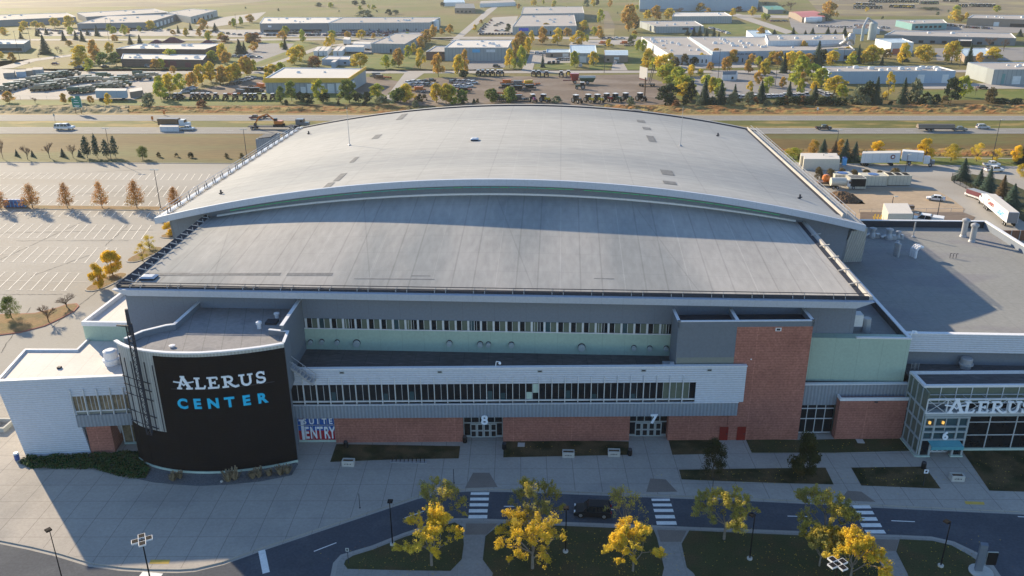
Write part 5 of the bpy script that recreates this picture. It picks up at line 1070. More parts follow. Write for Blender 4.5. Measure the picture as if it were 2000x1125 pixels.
# hedge and grasses round the curved wall
def leaf_patch(name, poly, h, mat, n, s, seed=1, label='', cat=''):
    rnd = random.Random(seed); P_ = GP(poly); xs = [q.x for q in P_]; ys = [q.y for q in P_]; mb = MB(mat); k = 0
    def inside(x, y):
        c = False
        for i in range(len(P_)):
            a, b = P_[i], P_[i-1]
            if (a.y > y) != (b.y > y) and x < (b.x-a.x)*(y-a.y)/(b.y-a.y)+a.x: c = not c
        return c
    while k < n:
        x, y = rnd.uniform(min(xs), max(xs)), rnd.uniform(min(ys), max(ys))
        if not inside(x, y): continue
        k += 1; hh = h*(.6+.4*math.sin(x*1.7)*math.cos(y*2.3)); c = Vector((x, y, .1+hh*rnd.random()**.4)); nn = Vector((rnd.gauss(0, .6), rnd.gauss(0, .6), 1)).normalized(); a = nn.orthogonal().normalized(); a.rotate(Matrix.Rotation(rnd.uniform(0, 6), 3, nn)); b = nn.cross(a)
        mb.poly([c-a*s*1.5, c-b*s*.6, c+a*s*1.5, c+b*s*.6])
    o = mb.build(name, org=P_[0]); tag(o, label, cat, kind='stuff'); return o
leaf_patch('juniper_hedge', [(36, 905), (52, 895), (178, 889), (272, 884), (294, 919), (285, 935), (255, 937), (180, 918), (60, 917)], .55, 'hedge', 5200, .17, 4, 'low dark green spreading hedge along the foot of the left wing', 'hedge')
def bunch(x, y, s, lab):
    p = G(x, y, .15); rnd = random.Random(int(x)); mb = MB('pampas')
    for i in range(90):
        a = rnd.uniform(0, 6.28); r = rnd.random()*.55*s; t = p+Vector((math.cos(a)*r*1.6, math.sin(a)*r*1.6, s*rnd.uniform(.6, 1.25))); b = p+Vector((math.cos(a)*r*.4, math.sin(a)*r*.4, 0)); n = Vector((-math.sin(a), math.cos(a), 0))*.05
        mb.poly([b-n, b+n, t+n*1.6, t-n*1.6])
    o = mb.build('ornamental_grass', org=p); tag(o, lab, 'grass clump', 'dry grass clumps under the dark wall')
mk('pampas', (.30, .235, .15), var=.35, sc=3, rough=1)
for i, (x, y, s) in enumerate(((338, 938, 1.0), (352, 934, .8), (446, 939, 1.2), (460, 936, 1.25), (494, 934, .9), (506, 931, 1.1), (526, 929, .8), (548, 927, 1.1), (562, 924, 1.0))):
    bunch(x, y, s, f'dry tan grass clump, {ordw(i)} from the left in the gravel under the dark wall')
p = G(433, 941, .15); mb = MB('planter_concrete'); mb.lathe(p, [(.2, 0), (.22, .12), (.1, .22)], 7); o = mb.build('boulder', org=p); tag(o, 'small pale boulder in the gravel under the dark wall', 'stone')
p = G(34, 897, ZP); mb = MB('paint_blue', 'paint_white'); mb.lathe(p, [(.35, 0), (.35, .9)], 12, 'paint_blue'); mb.lathe(p+Vector((0, 0, .91)), [(.4, 0), (.3, .2)], 12, 'paint_white'); o = mb.build('litter_bin', org=p); tag(o, 'purple blue bin with white lid at the left corner of the wing', 'bin')
for i, (x, y, l) in enumerate(((12, 838, 'upper'), (8, 872, 'lower'))):
    if i: continue
    p = G(x-10, y-4, ZP); mb = MB('planter_concrete'); mb.box(p.x-1.5, p.x+1.5, p.y-1.5, p.y-1.2, p.z, p.z+.7); mb.box(p.x-1.5, p.x-1.2, p.y-1.19, p.y+1.5, p.z, p.z+.7); mb.box(p.x+1.2, p.x+1.5, p.y-1.19, p.y+1.5, p.z, p.z+.7); mb.box(p.x-1.19, p.x+1.19, p.y+1.2, p.y+1.5, p.z, p.z+.7); o = mb.build('raised_bed', org=p); tag(o, 'low concrete raised bed at the left edge of the picture', 'planter')
# ------------------------------------------------------------------ big trees of the foreground, built branch by branch
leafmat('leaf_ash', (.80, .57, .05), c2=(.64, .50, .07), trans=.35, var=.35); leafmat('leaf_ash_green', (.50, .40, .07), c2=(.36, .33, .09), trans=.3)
leafmat('leaf_oak', (.045, .05, .015), c2=(.09, .07, .02), trans=.2)
def big_tree(px, py, h, w, mat, seed, label, dens=1., gap=.5, leaf=.10):
    rnd = random.Random(seed); p = G(px, py, .15); t = thing('autumn_tree', label, 'tree', p, 'yellow trees on the lawns'); tr = MB('bark_pale'); tips = []
    def br(a, d, L, r, dep):
        n = 3; q = a
        for i in range(n):
            d = (d+Vector((rnd.gauss(0, .12), rnd.gauss(0, .12), rnd.gauss(.05, .07)))).normalized(); nq = q+d*L/n; tr.tube(q, nq, r*(1-.25*i/n), r*(1-.25*(i+1)/n), 6 if r > .04 else 4, caps=False); q = nq
            if dep <= 2: tips.append((q, dep))
        if dep > 0:
            for k in range(3 if dep > 1 else 4):
                a2 = rnd.uniform(0, 6.28); o = d.orthogonal().normalized(); o.rotate(Matrix.Rotation(a2, 3, d)); nd = (d*rnd.uniform(.6, .95)+o*rnd.uniform(.5, .85)+Vector((0, 0, .12))).normalized(); br(q, nd, L*rnd.uniform(.62, .8), r*.62, dep-1)
    k = h/8.
    tr.tube(p+Vector((0, 0, -.1)), p+Vector((0, 0, 1.5*k)), .17*k, .13*k, 8, caps=False)
    for i in range(5):
        th = i*1.257+rnd.uniform(-.3, .3); br(p+Vector((0, 0, (1.2+.35*i*.7)*k)), Vector((math.cos(th)*.75*w/7, math.sin(th)*.75*w/7, .8)).normalized(), 1.9*k, .075*k, 3)
    br(p+Vector((0, 0, 1.5*k)), Vector((0, 0, 1)), 2.1*k, .1*k, 3)
    rr_ = sorted(math.hypot(q.x-p.x, q.y-p.y) for q, _ in tips); mxr = rr_[int(len(rr_)*.95)]; mxz = max(q.z-p.z for q, _ in tips); fx = (w/2*.93)/mxr; fz = h*.95/mxz
    def sq(v): return Vector((p.x+(v.x-p.x)*fx, p.y+(v.y-p.y)*fx, p.z+(v.z-p.z)*fz))
    tr.v = [sq(v) for v in tr.v]; part(tr, 'trunk', t)
    lf = MB(mat); cl = [(sq(q), d) for q, d in tips if rnd.random() > gap*.5]; rnd.shuffle(cl)
    for q, d in cl:
        if q.z-p.z < h*.16: continue
        R_ = rnd.uniform(.22, .42)*k
        for i in range(int(rnd.uniform(26, 50)*dens)):
            dd = Vector((rnd.gauss(0, 1), rnd.gauss(0, 1), rnd.gauss(0, 1))).normalized(); c = q+dd*R_*rnd.random()**.5; nn = (dd+Vector((0, 0, .3))+Vector((rnd.gauss(0, .5), rnd.gauss(0, .5), rnd.gauss(0, .5)))).normalized(); a = nn.orthogonal().normalized(); a.rotate(Matrix.Rotation(rnd.uniform(0, 6), 3, nn)); b = nn.cross(a); s = leaf*rnd.uniform(.6, 1.2)
            lf.poly([c-a*s, c-b*s*.6, c+a*s, c+b*s*.6])
    part(lf, 'crown', t); return t
big_tree(843, 1104, 7.9, 8.0, 'leaf_ash', 11, 'brightly lit yellow tree on the left lawn island', .95, .95)
big_tree(1040, 1110, 8.4, 9.0, 'leaf_ash', 12, 'biggest lit golden tree in front, right of the first crosswalk', .85, 1.0)
big_tree(1236, 1115, 7.2, 7.2, 'leaf_ash', 13, 'lit yellow tree on the middle lawn left of the second walk', .85, 1.0)
big_tree(1660, 1134, 7.5, 8.0, 'leaf_ash', 14, 'lit golden tree on the right beside the four-headed lamp', .95, .8)
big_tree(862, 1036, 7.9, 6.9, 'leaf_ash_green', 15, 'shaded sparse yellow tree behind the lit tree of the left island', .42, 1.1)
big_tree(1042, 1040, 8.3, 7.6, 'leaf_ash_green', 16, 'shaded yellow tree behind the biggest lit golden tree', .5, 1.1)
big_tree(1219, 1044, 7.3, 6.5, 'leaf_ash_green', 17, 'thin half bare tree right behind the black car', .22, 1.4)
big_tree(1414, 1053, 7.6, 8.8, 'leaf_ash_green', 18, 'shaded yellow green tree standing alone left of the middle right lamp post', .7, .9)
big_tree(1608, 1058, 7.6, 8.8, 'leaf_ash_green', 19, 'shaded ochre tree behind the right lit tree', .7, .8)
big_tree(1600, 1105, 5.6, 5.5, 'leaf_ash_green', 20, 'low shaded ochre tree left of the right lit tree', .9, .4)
t = tree(1391, 935, 6.4, 3.6, 'D', '', 2, True, 'dark oval street tree on the bed before the red doors', 'dark trees in the long bed'); t.children[0].material_slots[0].material = MATS['leaf_oak']
t.children[0].data = crown('round', 1, 2); t.children[0].scale = (4.0, 4.0, 6.2); t.children[0].material_slots[0].link = 'OBJECT'; t.children[0].material_slots[0].material = MATS['leaf_oak']
t = tree(1566, 935, 7.0, 3.7, 'C', '', 2, True, 'dark columnar tree on the bed before the brick tower', 'dark trees in the long bed'); t.children[0].data = crown('oval', 2, 2); t.children[0].scale = (4.6, 4.6, 7.0); t.children[0].material_slots[0].link = 'OBJECT'; t.children[0].material_slots[0].material = MATS['leaf_oak']
# ------------------------------------------------------------------ left car park: trees, lamps, toilets
def T(lst, where, dens=1, f=lambda x, y: (x, y)):
    for x, y, h, w, c in lst: X, Y_ = f(x, y); tree(X, Y_, h, w, c, where, dens)
T([(2, 410, 42, 34, 'P'), (64, 407, 47, 42, 'P'), (132, 407, 50, 33, 'P'), (200, 407, 52, 33, 'P'), (268, 407, 54, 40, 'P'), (343, 407, 41, 34, 'P')], 'on the brown strip of the left car park', 2)
T([(194, 563, 50, 36, 'A'), (221, 539, 52, 50, 'A'), (279, 510, 36, 37, 'Q'), (293, 489, 32, 36, 'Q'), (337, 460, 28, 34, 'A')], 'on the small islands left of the arena', 2)
T([(131, 601, 34, 50, 'B'), (95, 629, 44, 46, 'B'), (23, 622, 46, 42, 'M')], 'on the large island at the left edge', 2)
T([(6, 310, 50, 20, 'B'), (54, 311, 36, 28, 'B'), (97, 308, 38, 28, 'B'), (143, 308, 34, 24, 'B')], 'at the far car park edge', 2)
T([(33, 304, 13, 9, 'K'), (64, 305, 12, 9, 'K'), (123, 305, 16, 12, 'K'), (156, 305, 13, 12, 'K')], 'at the far car park edge')
T([(171, 308, 42, 28, 'E'), (190, 308, 46, 22, 'E'), (209, 308, 36, 24, 'E'), (226, 307, 42, 20, 'E')], 'at the far car park edge', 2)
for o, d, w in REG[-4:]: o.children[0].data = crown('pyramid', 2, 1); o.children[0].material_slots[0].link = 'OBJECT'; o.children[0].material_slots[0].material = MATS['leaf_conifer_blue']
T([(279, 311, 26, 28, 'M')], 'at the far car park edge', 2)
T([(310, 306, 9, 9, 'X'), (373, 307, 10, 12, 'X'), (443, 308, 9, 9, 'X'), (472, 308, 9, 10, 'X'), (345, 306, 7, 8, 'X')], 'in dry grass beyond the left car park')
def far_lamp(bx, by, tx, ty, lab, gr='grey lamp masts', heads=2):
    p = G(bx, by); ty_ = ty; lo, hi = 2, 30
    for _ in range(40):
        m = (lo+hi)/2
        if PX((p.x, p.y, m))[1] > ty_: lo = m
        else: hi = m
    h = lo; t = thing('lamp_mast', lab, 'street lamp', p, gr); mb = MB('trim_dark'); mb.tube(p, p+Vector((0, 0, h)), .13, .08, 6); part(mb, 'pole', t)
    for s in ((-1, 1) if heads == 2 else (1,)): m = MB('frame_grey'); m.box(p.x+s*.7-.5, p.x+s*.7+.5, p.y-.25, p.y+.25, h-.02, h+.16); part(m, 'lamp_head', t)
    return t
far_lamp(217.5, 312.5, 205.5, 251, 'tall lamp mast beside the pines at the far car park edge')
far_lamp(314, 408, 300, 332, 'tall lamp mast on the brown strip left of the arena')
far_lamp(482, 307, 473, 253, 'tall lamp mast behind the arena at the rear stair tower')
far_lamp(1937, 316, 1956, 234, 'tall pale lamp mast at the right edge of the service yard', heads=1)
far_lamp(1632, 300, 1637, 254, 'lamp mast between the dark conifers behind the arena', heads=1)
far_lamp(1740.5, 411, 1744.5, 384, 'short lamp mast on the dirt pad', heads=1)
far_lamp(1830, 425, 1836, 385, 'lamp mast with a pale box at its foot on the gravel strip', heads=1)
far_lamp(1781, 438, 1782, 416, 'lamp mast beside the big cream box', heads=2)
far_lamp(1606, 325, 1607, 300, 'thin lamp mast before the cream container', heads=1)
far_lamp(1767, 340, 1772, 302, 'lamp mast between the trailer and the box truck', heads=1)
for k in range(6):
    x = 13.5+k*7; p = G(x, 404.5); t = thing('portable_toilet', f'blue portable toilet, {ordw(k)} from the left in the row on the car park', 'toilet', p, 'blue portable toilets'); b = MB('paint_sky'); b.box(p.x-.56, p.x+.56, p.y-.56, p.y+.56, 0, 2.1); part(b, 'cabin', t)
    b = MB('paint_blue'); b.hull8([(p.x-.6, p.y-.6, 2.1), (p.x+.6, p.y-.6, 2.1), (p.x+.6, p.y+.6, 2.1), (p.x-.6, p.y+.6, 2.1)], [(p.x-.45, p.y-.45, 2.3), (p.x+.45, p.y-.45, 2.3), (p.x+.45, p.y+.45, 2.3), (p.x-.45, p.y+.45, 2.3)]); part(b, 'roof', t); b = MB('paint_blue'); b.box(p.x-.4, p.x+.4, p.y-.6, p.y-.57, .1, 1.95); part(b, 'door', t)
for i, (x, y, lab) in enumerate(((122, 605, 'left thin sign post'), (127, 625, 'dark post'), (140, 616, 'x'))):
    if i > 0: break

# fallen leaves on the lawns, tufts at their edges
rnd = random.Random(77); mb = MB('leaf_ash', 'leaf_rust')
for (x, y, rx, ry, n) in ((800, 1095, 120, 30, 260), (1120, 1085, 180, 60, 520), (1240, 1112, 70, 25, 160), (1540, 1090, 200, 55, 420), (1680, 1120, 70, 20, 200), (1850, 1095, 90, 45, 160), (1470, 930, 150, 16, 160), (1750, 935, 80, 20, 160), (1600, 872, 170, 14, 120), (1960, 920, 60, 40, 140), (1100, 880, 120, 14, 60)):
    for _ in range(n//2):
        p = G(rnd.gauss(x, rx*.5), rnd.gauss(y, ry*.5), .17+rnd.random()*.02); s = rnd.uniform(.04, .09); a = rnd.uniform(0, 3); d = Vector((math.cos(a), math.sin(a), rnd.uniform(-.2, .2)))*s; e = Vector((-d.y, d.x, 0))*.7
        mb.poly([p-d, p-e, p+d, p+e], 'leaf_ash' if rnd.random() < .6 else 'leaf_rust')
o = mb.build('fallen_leaves'); tag(o, 'yellow and brown leaves scattered over the lawns and beds', 'leaves', kind='stuff')
# ------------------------------------------------------------------ industrial estate beyond the highway
mk('far_roof', (.36, .34, .325), var=.08, sc=.05, var2=.08, sc2=.6, lines=[((1, 0, 0), 9, .25, .94)])
mk('far_roof_white', (.56, .54, .51), var=.06, sc=.05, lines=[((1, 0, 0), 9, .2, .94)])
mk('far_roof_blue', (.40, .50, .58), rough=.5, lines=[((1, 0, 0), 2, .25, .9)])
mk('wall_ribbed', (.32, .35, .36), rough=.7, var=.06, lines=[((1, .05, 0), 2.4, .5, .8)])
mk('wall_grey', (.20, .215, .23), var=.06); mk('wall_blue', (.34, .43, .52), var=.04, lines=[((1, .05, 0), 7.5, .15, .8)]); mk('wall_white', (.62, .64, .66), var=.04, lines=[((1, .05, 0), 2.5, .3, .9)])
mk('wall_brown', (.14, .10, .085), var=.08, lines=[((0, 0, 1), 1.2, .4, .75)]); mk('wall_brick', (.17, .10, .08), var=.08); mk('wall_tan', (.27, .22, .18), var=.06); mk('wall_teal', (.16, .30, .30), var=.05)
mk('roof_green', (.10, .26, .20), rough=.5); mk('roof_red', (.42, .13, .12), rough=.5); mk('roof_maroon', (.16, .06, .07)); mk('fascia_yellow', (.68, .42, .08)); mk('door_white', (.66, .68, .68), lines=[((0, 0, 1), .8, .1, .8)]); mk('blue_banner', (.06, .10, .55)); mk('sky_banner', (.12, .42, .68))
mk('door_rust', (.40, .14, .09))
def lerp2(a, b, t): return a+(b-a)*t
def bld(name, label, roof, h, wm='wall_ribbed', rm='far_roof', openings=(), units=0, ridge=0, fas=None, cat='building', side=(), group=None, seed=1):
    """roof: FL, FR, BR, BL roof corners in photo pixels at height h; openings (t0,t1,z0,z1,material) on the front wall, side: on the right hand wall"""
    R_ = GP(roof, h); c = sum(R_, Vector())/4; c.z = 0; t = thing(name, label, cat, c, group)
    if (R_[1]-R_[0]).cross(R_[2]-R_[1]).z < 0: R_.reverse(); R_ = [R_[0]]+R_[1:]
    fl, fr, br, bl = R_
    mb = MB(wm); mb.hull8([(q.x, q.y, -.15) for q in R_], [(q.x, q.y, h) for q in R_], wm, ('top',))
    if ridge:
        a, b = (bl+fl)/2, (br+fr)/2; a = a+Vector((0, 0, ridge)); b = b+Vector((0, 0, ridge)); mb.poly([fr, br, b]); mb.poly([bl, fl, a]); part(mb, 'wall', t)
        mb = MB(rm); e = Vector((0, 0, .05)); mb.poly([fl+e, fr+e, b+e, a+e]); mb.poly([a+e, b+e, br+e, bl+e]); part(mb, 'roof', t)
    else:
        part(mb, 'wall', t); mb = MB(rm, fas or 'coping'); k = [q+(c+Vector((0, 0, h))-q).normalized()*.5 for q in R_]
        mb.poly([q-Vector((0, 0, .35)) for q in k], rm)
        for i in range(4):
            a, b = R_[i], R_[(i+1) % 4]; a2, b2 = k[i], k[(i+1) % 4]; up_ = Vector((0, 0, .12)); mb.poly([a+up_, b+up_, b2+up_, a2+up_], 'coping'); mb.poly([b2+up_, b2-Vector((0, 0, .35)), a2-Vector((0, 0, .35)), a2+up_], 'coping')
        part(mb, 'roof', t)
    def opn(a, b, lst):
        d = (b-a); n = Vector((d.y, -d.x, 0)).normalized()
        for t0, t1, z0, z1, m in lst:
            p, q = a+d*t0, a+d*t1; mb = MB(m); z0_, z1_ = z0, z1
            mb.hull8([(v.x, v.y, z0_) for v in (p+n*.12, q+n*.12, q+n*.01, p+n*.01)], [(v.x, v.y, z1_) for v in (p+n*.12, q+n*.12, q+n*.01, p+n*.01)], m)
            part(mb, {'glass_dark': 'window', 'glass_blue': 'window', 'door_white': 'garage_door', 'fascia_yellow': 'fascia', 'door_rust': 'door', 'black': 'door', 'trim_dark': 'window_band', 'coping': 'fascia', 'mint': 'door'}.get(m, 'sign_panel'), t)
    opn(fl, fr, openings); opn(fr, br, side)
    rnd = random.Random(seed)
    for i in range(units):
        u, v = rnd.uniform(.08, .92), rnd.uniform(.2, .85); p = lerp2(lerp2(fl, fr, u), lerp2(bl, br, u), v); s = rnd.uniform(.6, 1.5)
        mb = MB('frame_grey', 'coping'); z = h-.34 if not ridge else h+ridge*.6; mb.box(p.x-s, p.x+s, p.y-s*.7, p.y+s*.7, z, z+s*.9, 'coping'); mb.box(p.x-s*.6, p.x+s*.6, p.y-s*.5, p.y+s*.5, z+s*.9+.01, z+s*1.1, 'frame_grey'); part(mb, 'rooftop_unit', t)
    return t
def face_text(t, txt, a, b, z, size, mat, off=.16, bold=.02, sx=1.):
    a = Vector((a[0], a[1], 0)); b = Vector((b[0], b[1], 0)); d = (b-a).normalized(); ang = math.atan2(d.y, d.x); m = (a+b)/2
    x = text_mb(txt, mat, size, bold*size, .04); mb = MB(mat); T = Matrix.Translation((m.x, m.y, z)) @ Matrix.Rotation(ang, 4, 'Z') @ Matrix.Translation((0, -off, 0)) @ Matrix.Diagonal((sx, 1, 1, 1)); mb.add(x, T); return part(mb, 'lettering', t)
G_, K_, D_, WB = 'glass_dark', 'black', 'door_white', 'trim_dark'
def wins(n, t0, t1, z0, z1, m=G_, f=.5): return [(t0+(t1-t0)*i/n, t0+(t1-t0)*(i+f)/n, z0, z1, m) for i in range(n)]
b = bld('workshop', 'large workshop with a pale roof and a bold yellow fascia band', [(517, 153), (680, 153), (714, 134), (554, 132)], 7.6, 'wall_ribbed', 'far_roof_white', [(.42, .48, 0, 3.2, D_), (.5, .585, 0, 4.8, D_), (.625, .71, 0, 4.8, D_), (.745, .825, 0, 4.8, D_), (.85, .925, 0, 5.2, D_)], 2, 0, None, side=[(.1, .3, .2, 5, D_)], seed=3)
fl, fr, br = G(517, 153, 7.6), G(680, 153, 7.6), G(714, 134, 7.6); mb = MB('fascia_yellow')
mb.hull8([(fl.x-.6, fl.y-.7, 5.5), (fr.x+.5, fr.y-.7, 5.5), (fr.x+.5, fr.y-.2, 5.5), (fl.x-.6, fl.y-.2, 5.5)], [(fl.x-.6, fl.y-.7, 7.85), (fr.x+.5, fr.y-.7, 7.85), (fr.x+.5, fr.y-.2, 7.85), (fl.x-.6, fl.y-.2, 7.85)]); mb.hull8([(fr.x+.05, fr.y-.19, 6.1), (fr.x+.5, fr.y-.19, 6.1), (br.x+.5, br.y, 7.2), (br.x+.05, br.y, 7.2)], [(fr.x+.05, fr.y-.19, 7.85), (fr.x+.5, fr.y-.19, 7.85), (br.x+.5, br.y, 8.8), (br.x+.05, br.y, 8.8)]); part(mb, 'fascia', b)
bld('warehouse', 'long low warehouse, dark glazed half with white roof, behind the crowded car park', [(507, 46), (640, 45), (668, 34), (515, 34)], 8, 'wall_grey', 'far_roof_white', [(.05, .9, .3, 2.2, G_), (.12, .17, 4.6, 6.2, 'coping')], 9, seed=5)
bld('warehouse', 'long ribbed grey warehouse joined right of the white roofed half', [(641, 45), (839, 44), (860, 34), (670, 34)], 8, 'wall_ribbed', 'far_roof', [(.13, .32, .2, 2, G_)]+wins(6, .4, .95, .3, 2.6, K_, .12), 7, seed=6)
c = G(852, 58); t = thing('silo', 'white cylindrical silo at the right end of the long warehouse', 'silo', c); mb = MB('frame_white'); mb.lathe(c, [(3, 0), (3, 8.5), (.5, 9.6)], 16); part(mb, 'tank', t)
bld('warehouse', 'grey ribbed warehouse with a diagonal flat roof behind the trailer yard', [(725, 85), (791, 86), (827, 66), (771, 65)], 6.5, 'wall_ribbed', 'far_roof', [(.55, .6, .2, 2.8, K_)], 5, seed=7)
bld('shop', 'brick fronted store with lower front roof beside the dark car lot', [(832, 101), (990, 101), (998, 90), (850, 90)], 5.4, 'wall_brick', 'far_roof', [(.2, .8, 4.0, 4.9, 'trim_dark'), (.3, .36, .2, 2.6, G_), (.9, .94, .2, 2.6, G_)], 0)
b = bld('shop', 'raised white roofed rear block of the brick store with a sky blue banner', [(868, 93), (992, 93), (1000, 78), (888, 78)], 8.6, 'wall_ribbed', 'far_roof_white', [(.44, .56, 5.4, 7.6, 'sky_banner'), (.66, .8, 5.6, 7.4, 'wall_white')], 10, seed=9)
b = bld('factory', 'big ribbed metal hall with a blue banner on its front', [(1001, 52), (1126, 50.5), (1121, 27), (1020, 27)], 7.2, 'wall_ribbed', 'far_roof', [(.1, .25, 3.2, 6.0, 'blue_banner')]+wins(3, .4, .95, .2, 3, K_, .12), 9, seed=10)
bld('factory', 'taller rear hall behind the ribbed metal hall', [(1018, 27), (1141, 25.5), (1138, 13), (1022, 13.5)], 8.5, 'wall_ribbed', 'far_roof', (), 3, seed=11)
bld('shed', 'low cream shed left of the blue roofed barn', [(1066, 103), (1113, 102.5), (1113, 96), (1068, 96)], 3, 'wall_tan', 'far_roof_blue', [(.2, .3, .2, 2, G_), (.7, .95, .1, 2.4, D_)], 0)
bld('barn', 'tall blue roofed barn behind two small trees', [(1114, 104), (1166, 104), (1163, 88), (1113, 88)], 6, 'wall_ribbed', 'far_roof_blue', [(.35, .6, .1, 4, D_)], 0)
bld('shed', 'small blue roofed shed with an open white door', [(1181, 108), (1227, 108), (1226, 98), (1180, 98)], 4.5, 'wall_tan', 'far_roof_blue', [(.4, .62, .1, 3.4, D_), (.42, .6, .1, 1.8, K_), (.1, .2, 1, 2.2, G_)], 0, ridge=1.1)
bld('factory', 'left wing of the white factory with a dotted flat roof', [(1308, 107), (1391, 108), (1342, 72), (1253, 72)], 5.8, 'wall_white', 'far_roof', wins(8, .2, .95, 1, 3.2, G_, .3), 16, seed=12)
b = bld('factory', 'pale blue factory front with dark lettering behind the maples', [(1392, 101), (1670, 97), (1640, 72), (1346, 72)], 7, 'wall_blue', 'far_roof', [(.16, .185, 1.2, 3.6, G_), (.21, .217, .1, 2.6, K_), (.25, .275, 1.2, 3.6, G_), (.33, .355, 1.2, 3.6, G_), (.85, .88, 1, 3.4, G_), (.93, .96, 1, 3.4, G_)], 44, seed=13)
p, q = G(1434, 101, 7), G(1470, 100.6, 7); face_text(b, 'AMERICAN WOODS', p, q, 4.9, 1.75, 'trim_dark', .18)
bld('factory', 'raised rear hall of the blue factory with white gable wall', [(1500, 80), (1650, 78), (1648, 67), (1495, 68)], 10, 'wall_white', 'far_roof', (), 8, seed=14)
b = thing('ductwork', 'fat grey ducts and dust collector on the factory roof', 'ducts', G(1640, 88, 7.2)); z0 = 7
def pt(x, y, z): return G(x, y, z)
mb = MB('galv'); a = [pt(1600, 90, 8.5), pt(1640, 88, 8.5), pt(1650, 82, 11), pt(1656, 76, 14), pt(1664, 76, 14), pt(1666, 84, 10)]
for u, v in zip(a, a[1:]): mb.tube(u, v, 1.3, 1.3, 10)
part(mb, 'duct', b); c = pt(1661, 88, 7); mb = MB('galv'); mb.lathe(c, [(2.4, 0), (2.6, 2), (2.6, 6), (1.5, 8)], 14); part(mb, 'collector', b)
for i, (x, y, h, r) in enumerate(((1702, 78, 13, 3.2), (1683, 80, 11, 1.2))):
    c = G(x, y); t = thing('silo', ('thick', 'thin')[i]+' grey silo standing right of the factory ducts', 'silo', c); mb = MB('frame_grey'); mb.lathe(c, [(r, 0), (r, h), (r*.4, h+1.5)], 16); part(mb, 'tank', t)
c = G(1702, 78); mb = MB('galv'); d = G(1683, 80); mb.tube((c.x, c.y, 14), ((c.x+d.x)/2, c.y, 17), .9, .9, 10); mb.tube(((c.x+d.x)/2, c.y, 17), (d.x, d.y, 12), .9, .9, 10); o = mb.build('duct_bridge', org=(c.x, c.y, 0)); tag(o, 'arched grey duct joining the two silos', 'ducts')
bld('warehouse', 'tall white box building with a rust red door', [(1741, 84), (1785, 83), (1762, 75), (1710, 75.5)], 8, 'wall_white', 'far_roof_blue', [(.1, .42, .1, 4.2, 'door_rust')], 0)
bld('warehouse', 'long pale blue warehouse with white roof vents behind the conifers', [(1620, 140), (1867, 138.5), (1831, 129), (1606, 130)], 6.4, 'wall_blue', 'far_roof', [(.705, .76, .1, 4.5, D_), (.90, .95, .1, 4.5, D_), (.0, .003, 0, 6, 'trim_dark')], 14, seed=15)
bld('warehouse', 'ribbed grey warehouse cut by the right edge of the picture', [(1942, 136), (2140, 135), (2090, 121), (1890, 122)], 7.8, 'wall_ribbed', 'far_roof', [(.09, .12, .3, 5.6, 'wall_teal'), (.2, .28, .1, 4.4, D_), (.32, .4, .1, 4.4, D_)], 8, seed=16)
bld('warehouse', 'very long low dark grey warehouse at the right', [(1727, 68.5), (1985, 74.5), (1975, 65), (1745, 60)], 5.5, 'wall_grey', 'far_roof', wins(9, .1, .9, .3, 2.2, K_, .4), 3, seed=17)
bld('depot', 'teal fronted depot with a row of white doors', [(1782, 46.5), (1850, 45), (1842, 38), (1750, 39.5)], 5.5, 'wall_teal', 'far_roof', wins(6, .1, .9, 1.5, 3.4, G_, .6), 3, seed=18)
bld('warehouse', 'tan warehouse in the upper right corner', [(1890, 35), (2110, 41), (2090, 31), (1900, 29)], 7, 'wall_tan', 'far_roof', [(.25, .3, .1, 4, D_), (.4, .6, .1, 3, G_)], 8, seed=19)
bld('hall', 'small hall with a green gable roof', [(1500, 19), (1533, 19), (1517, 11), (1480, 11.5)], 4.5, 'wall_grey', 'roof_green', (), 0, ridge=1.6)
bld('hall', 'small hall with a pink red gable roof', [(1567, 34), (1612, 33), (1590, 21), (1541, 23)], 5, 'wall_tan', 'roof_red', [(.1, .15, 0, 2, K_)], 0, ridge=1.6)
bld('warehouse', 'white roofed ribbed warehouse behind the dark spruces', [(1313, 32), (1430, 31.5), (1415, 24), (1316, 24.5)], 7, 'wall_ribbed', 'far_roof_white', (), 2, seed=20)
bld('warehouse', 'cream warehouse with dock doors left of the spruce group', [(1282, 52), (1375, 51), (1357, 41), (1250, 41.5)], 5.6, 'wall_ribbed', 'far_roof', [(.55, .68, 2.6, 4.4, 'trim_dark'), (.72, .8, 2.8, 4.2, 'blue_banner')], 4, seed=21)
bld('factory', 'huge pale blue plant at the top of the picture', [(1250, -2), (1482, -4), (1474, -18), (1250, -18)], 15, 'wall_blue', 'far_roof_white', [(.0, .35, 0, 3, 'wall_grey')], 0)
bld('warehouse', 'large grey works in the upper left, rear block', [(168, 33), (330, 24), (300, 17), (150, 25)], 7, 'wall_grey', 'far_roof', wins(5, .1, .9, .3, 3, D_, .25), 5, seed=22)
bld('warehouse', 'large grey works in the upper left, front block', [(150, 46), (290, 43.5), (345, 27.5), (210, 31)], 7, 'wall_grey', 'far_roof', [(.05, .9, .5, 2, G_)], 8, side=wins(6, .1, .9, .2, 4.4, D_, .5), seed=23)
bld('warehouse', 'ribbed right hand block of the large grey works', [(372, 33), (424, 20), (372, 17), (325, 24.5)], 7, 'wall_ribbed', 'far_roof', wins(5, .1, .9, .2, 4, K_, .3), 3, seed=24)
bld('warehouse', 'grey works building at the upper left edge behind yellow trees', [(-60, 42), (148, 33), (130, 25), (-60, 31)], 6.5, 'wall_grey', 'far_roof', (), 7, seed=25)
bld('office', 'low dark building at the left edge with white roof rim', [(-70, 86), (46, 86), (58, 78), (-60, 77)], 6, 'wall_grey', 'far_roof_white', [(.1, .95, 1, 3, G_)], 4, seed=26)
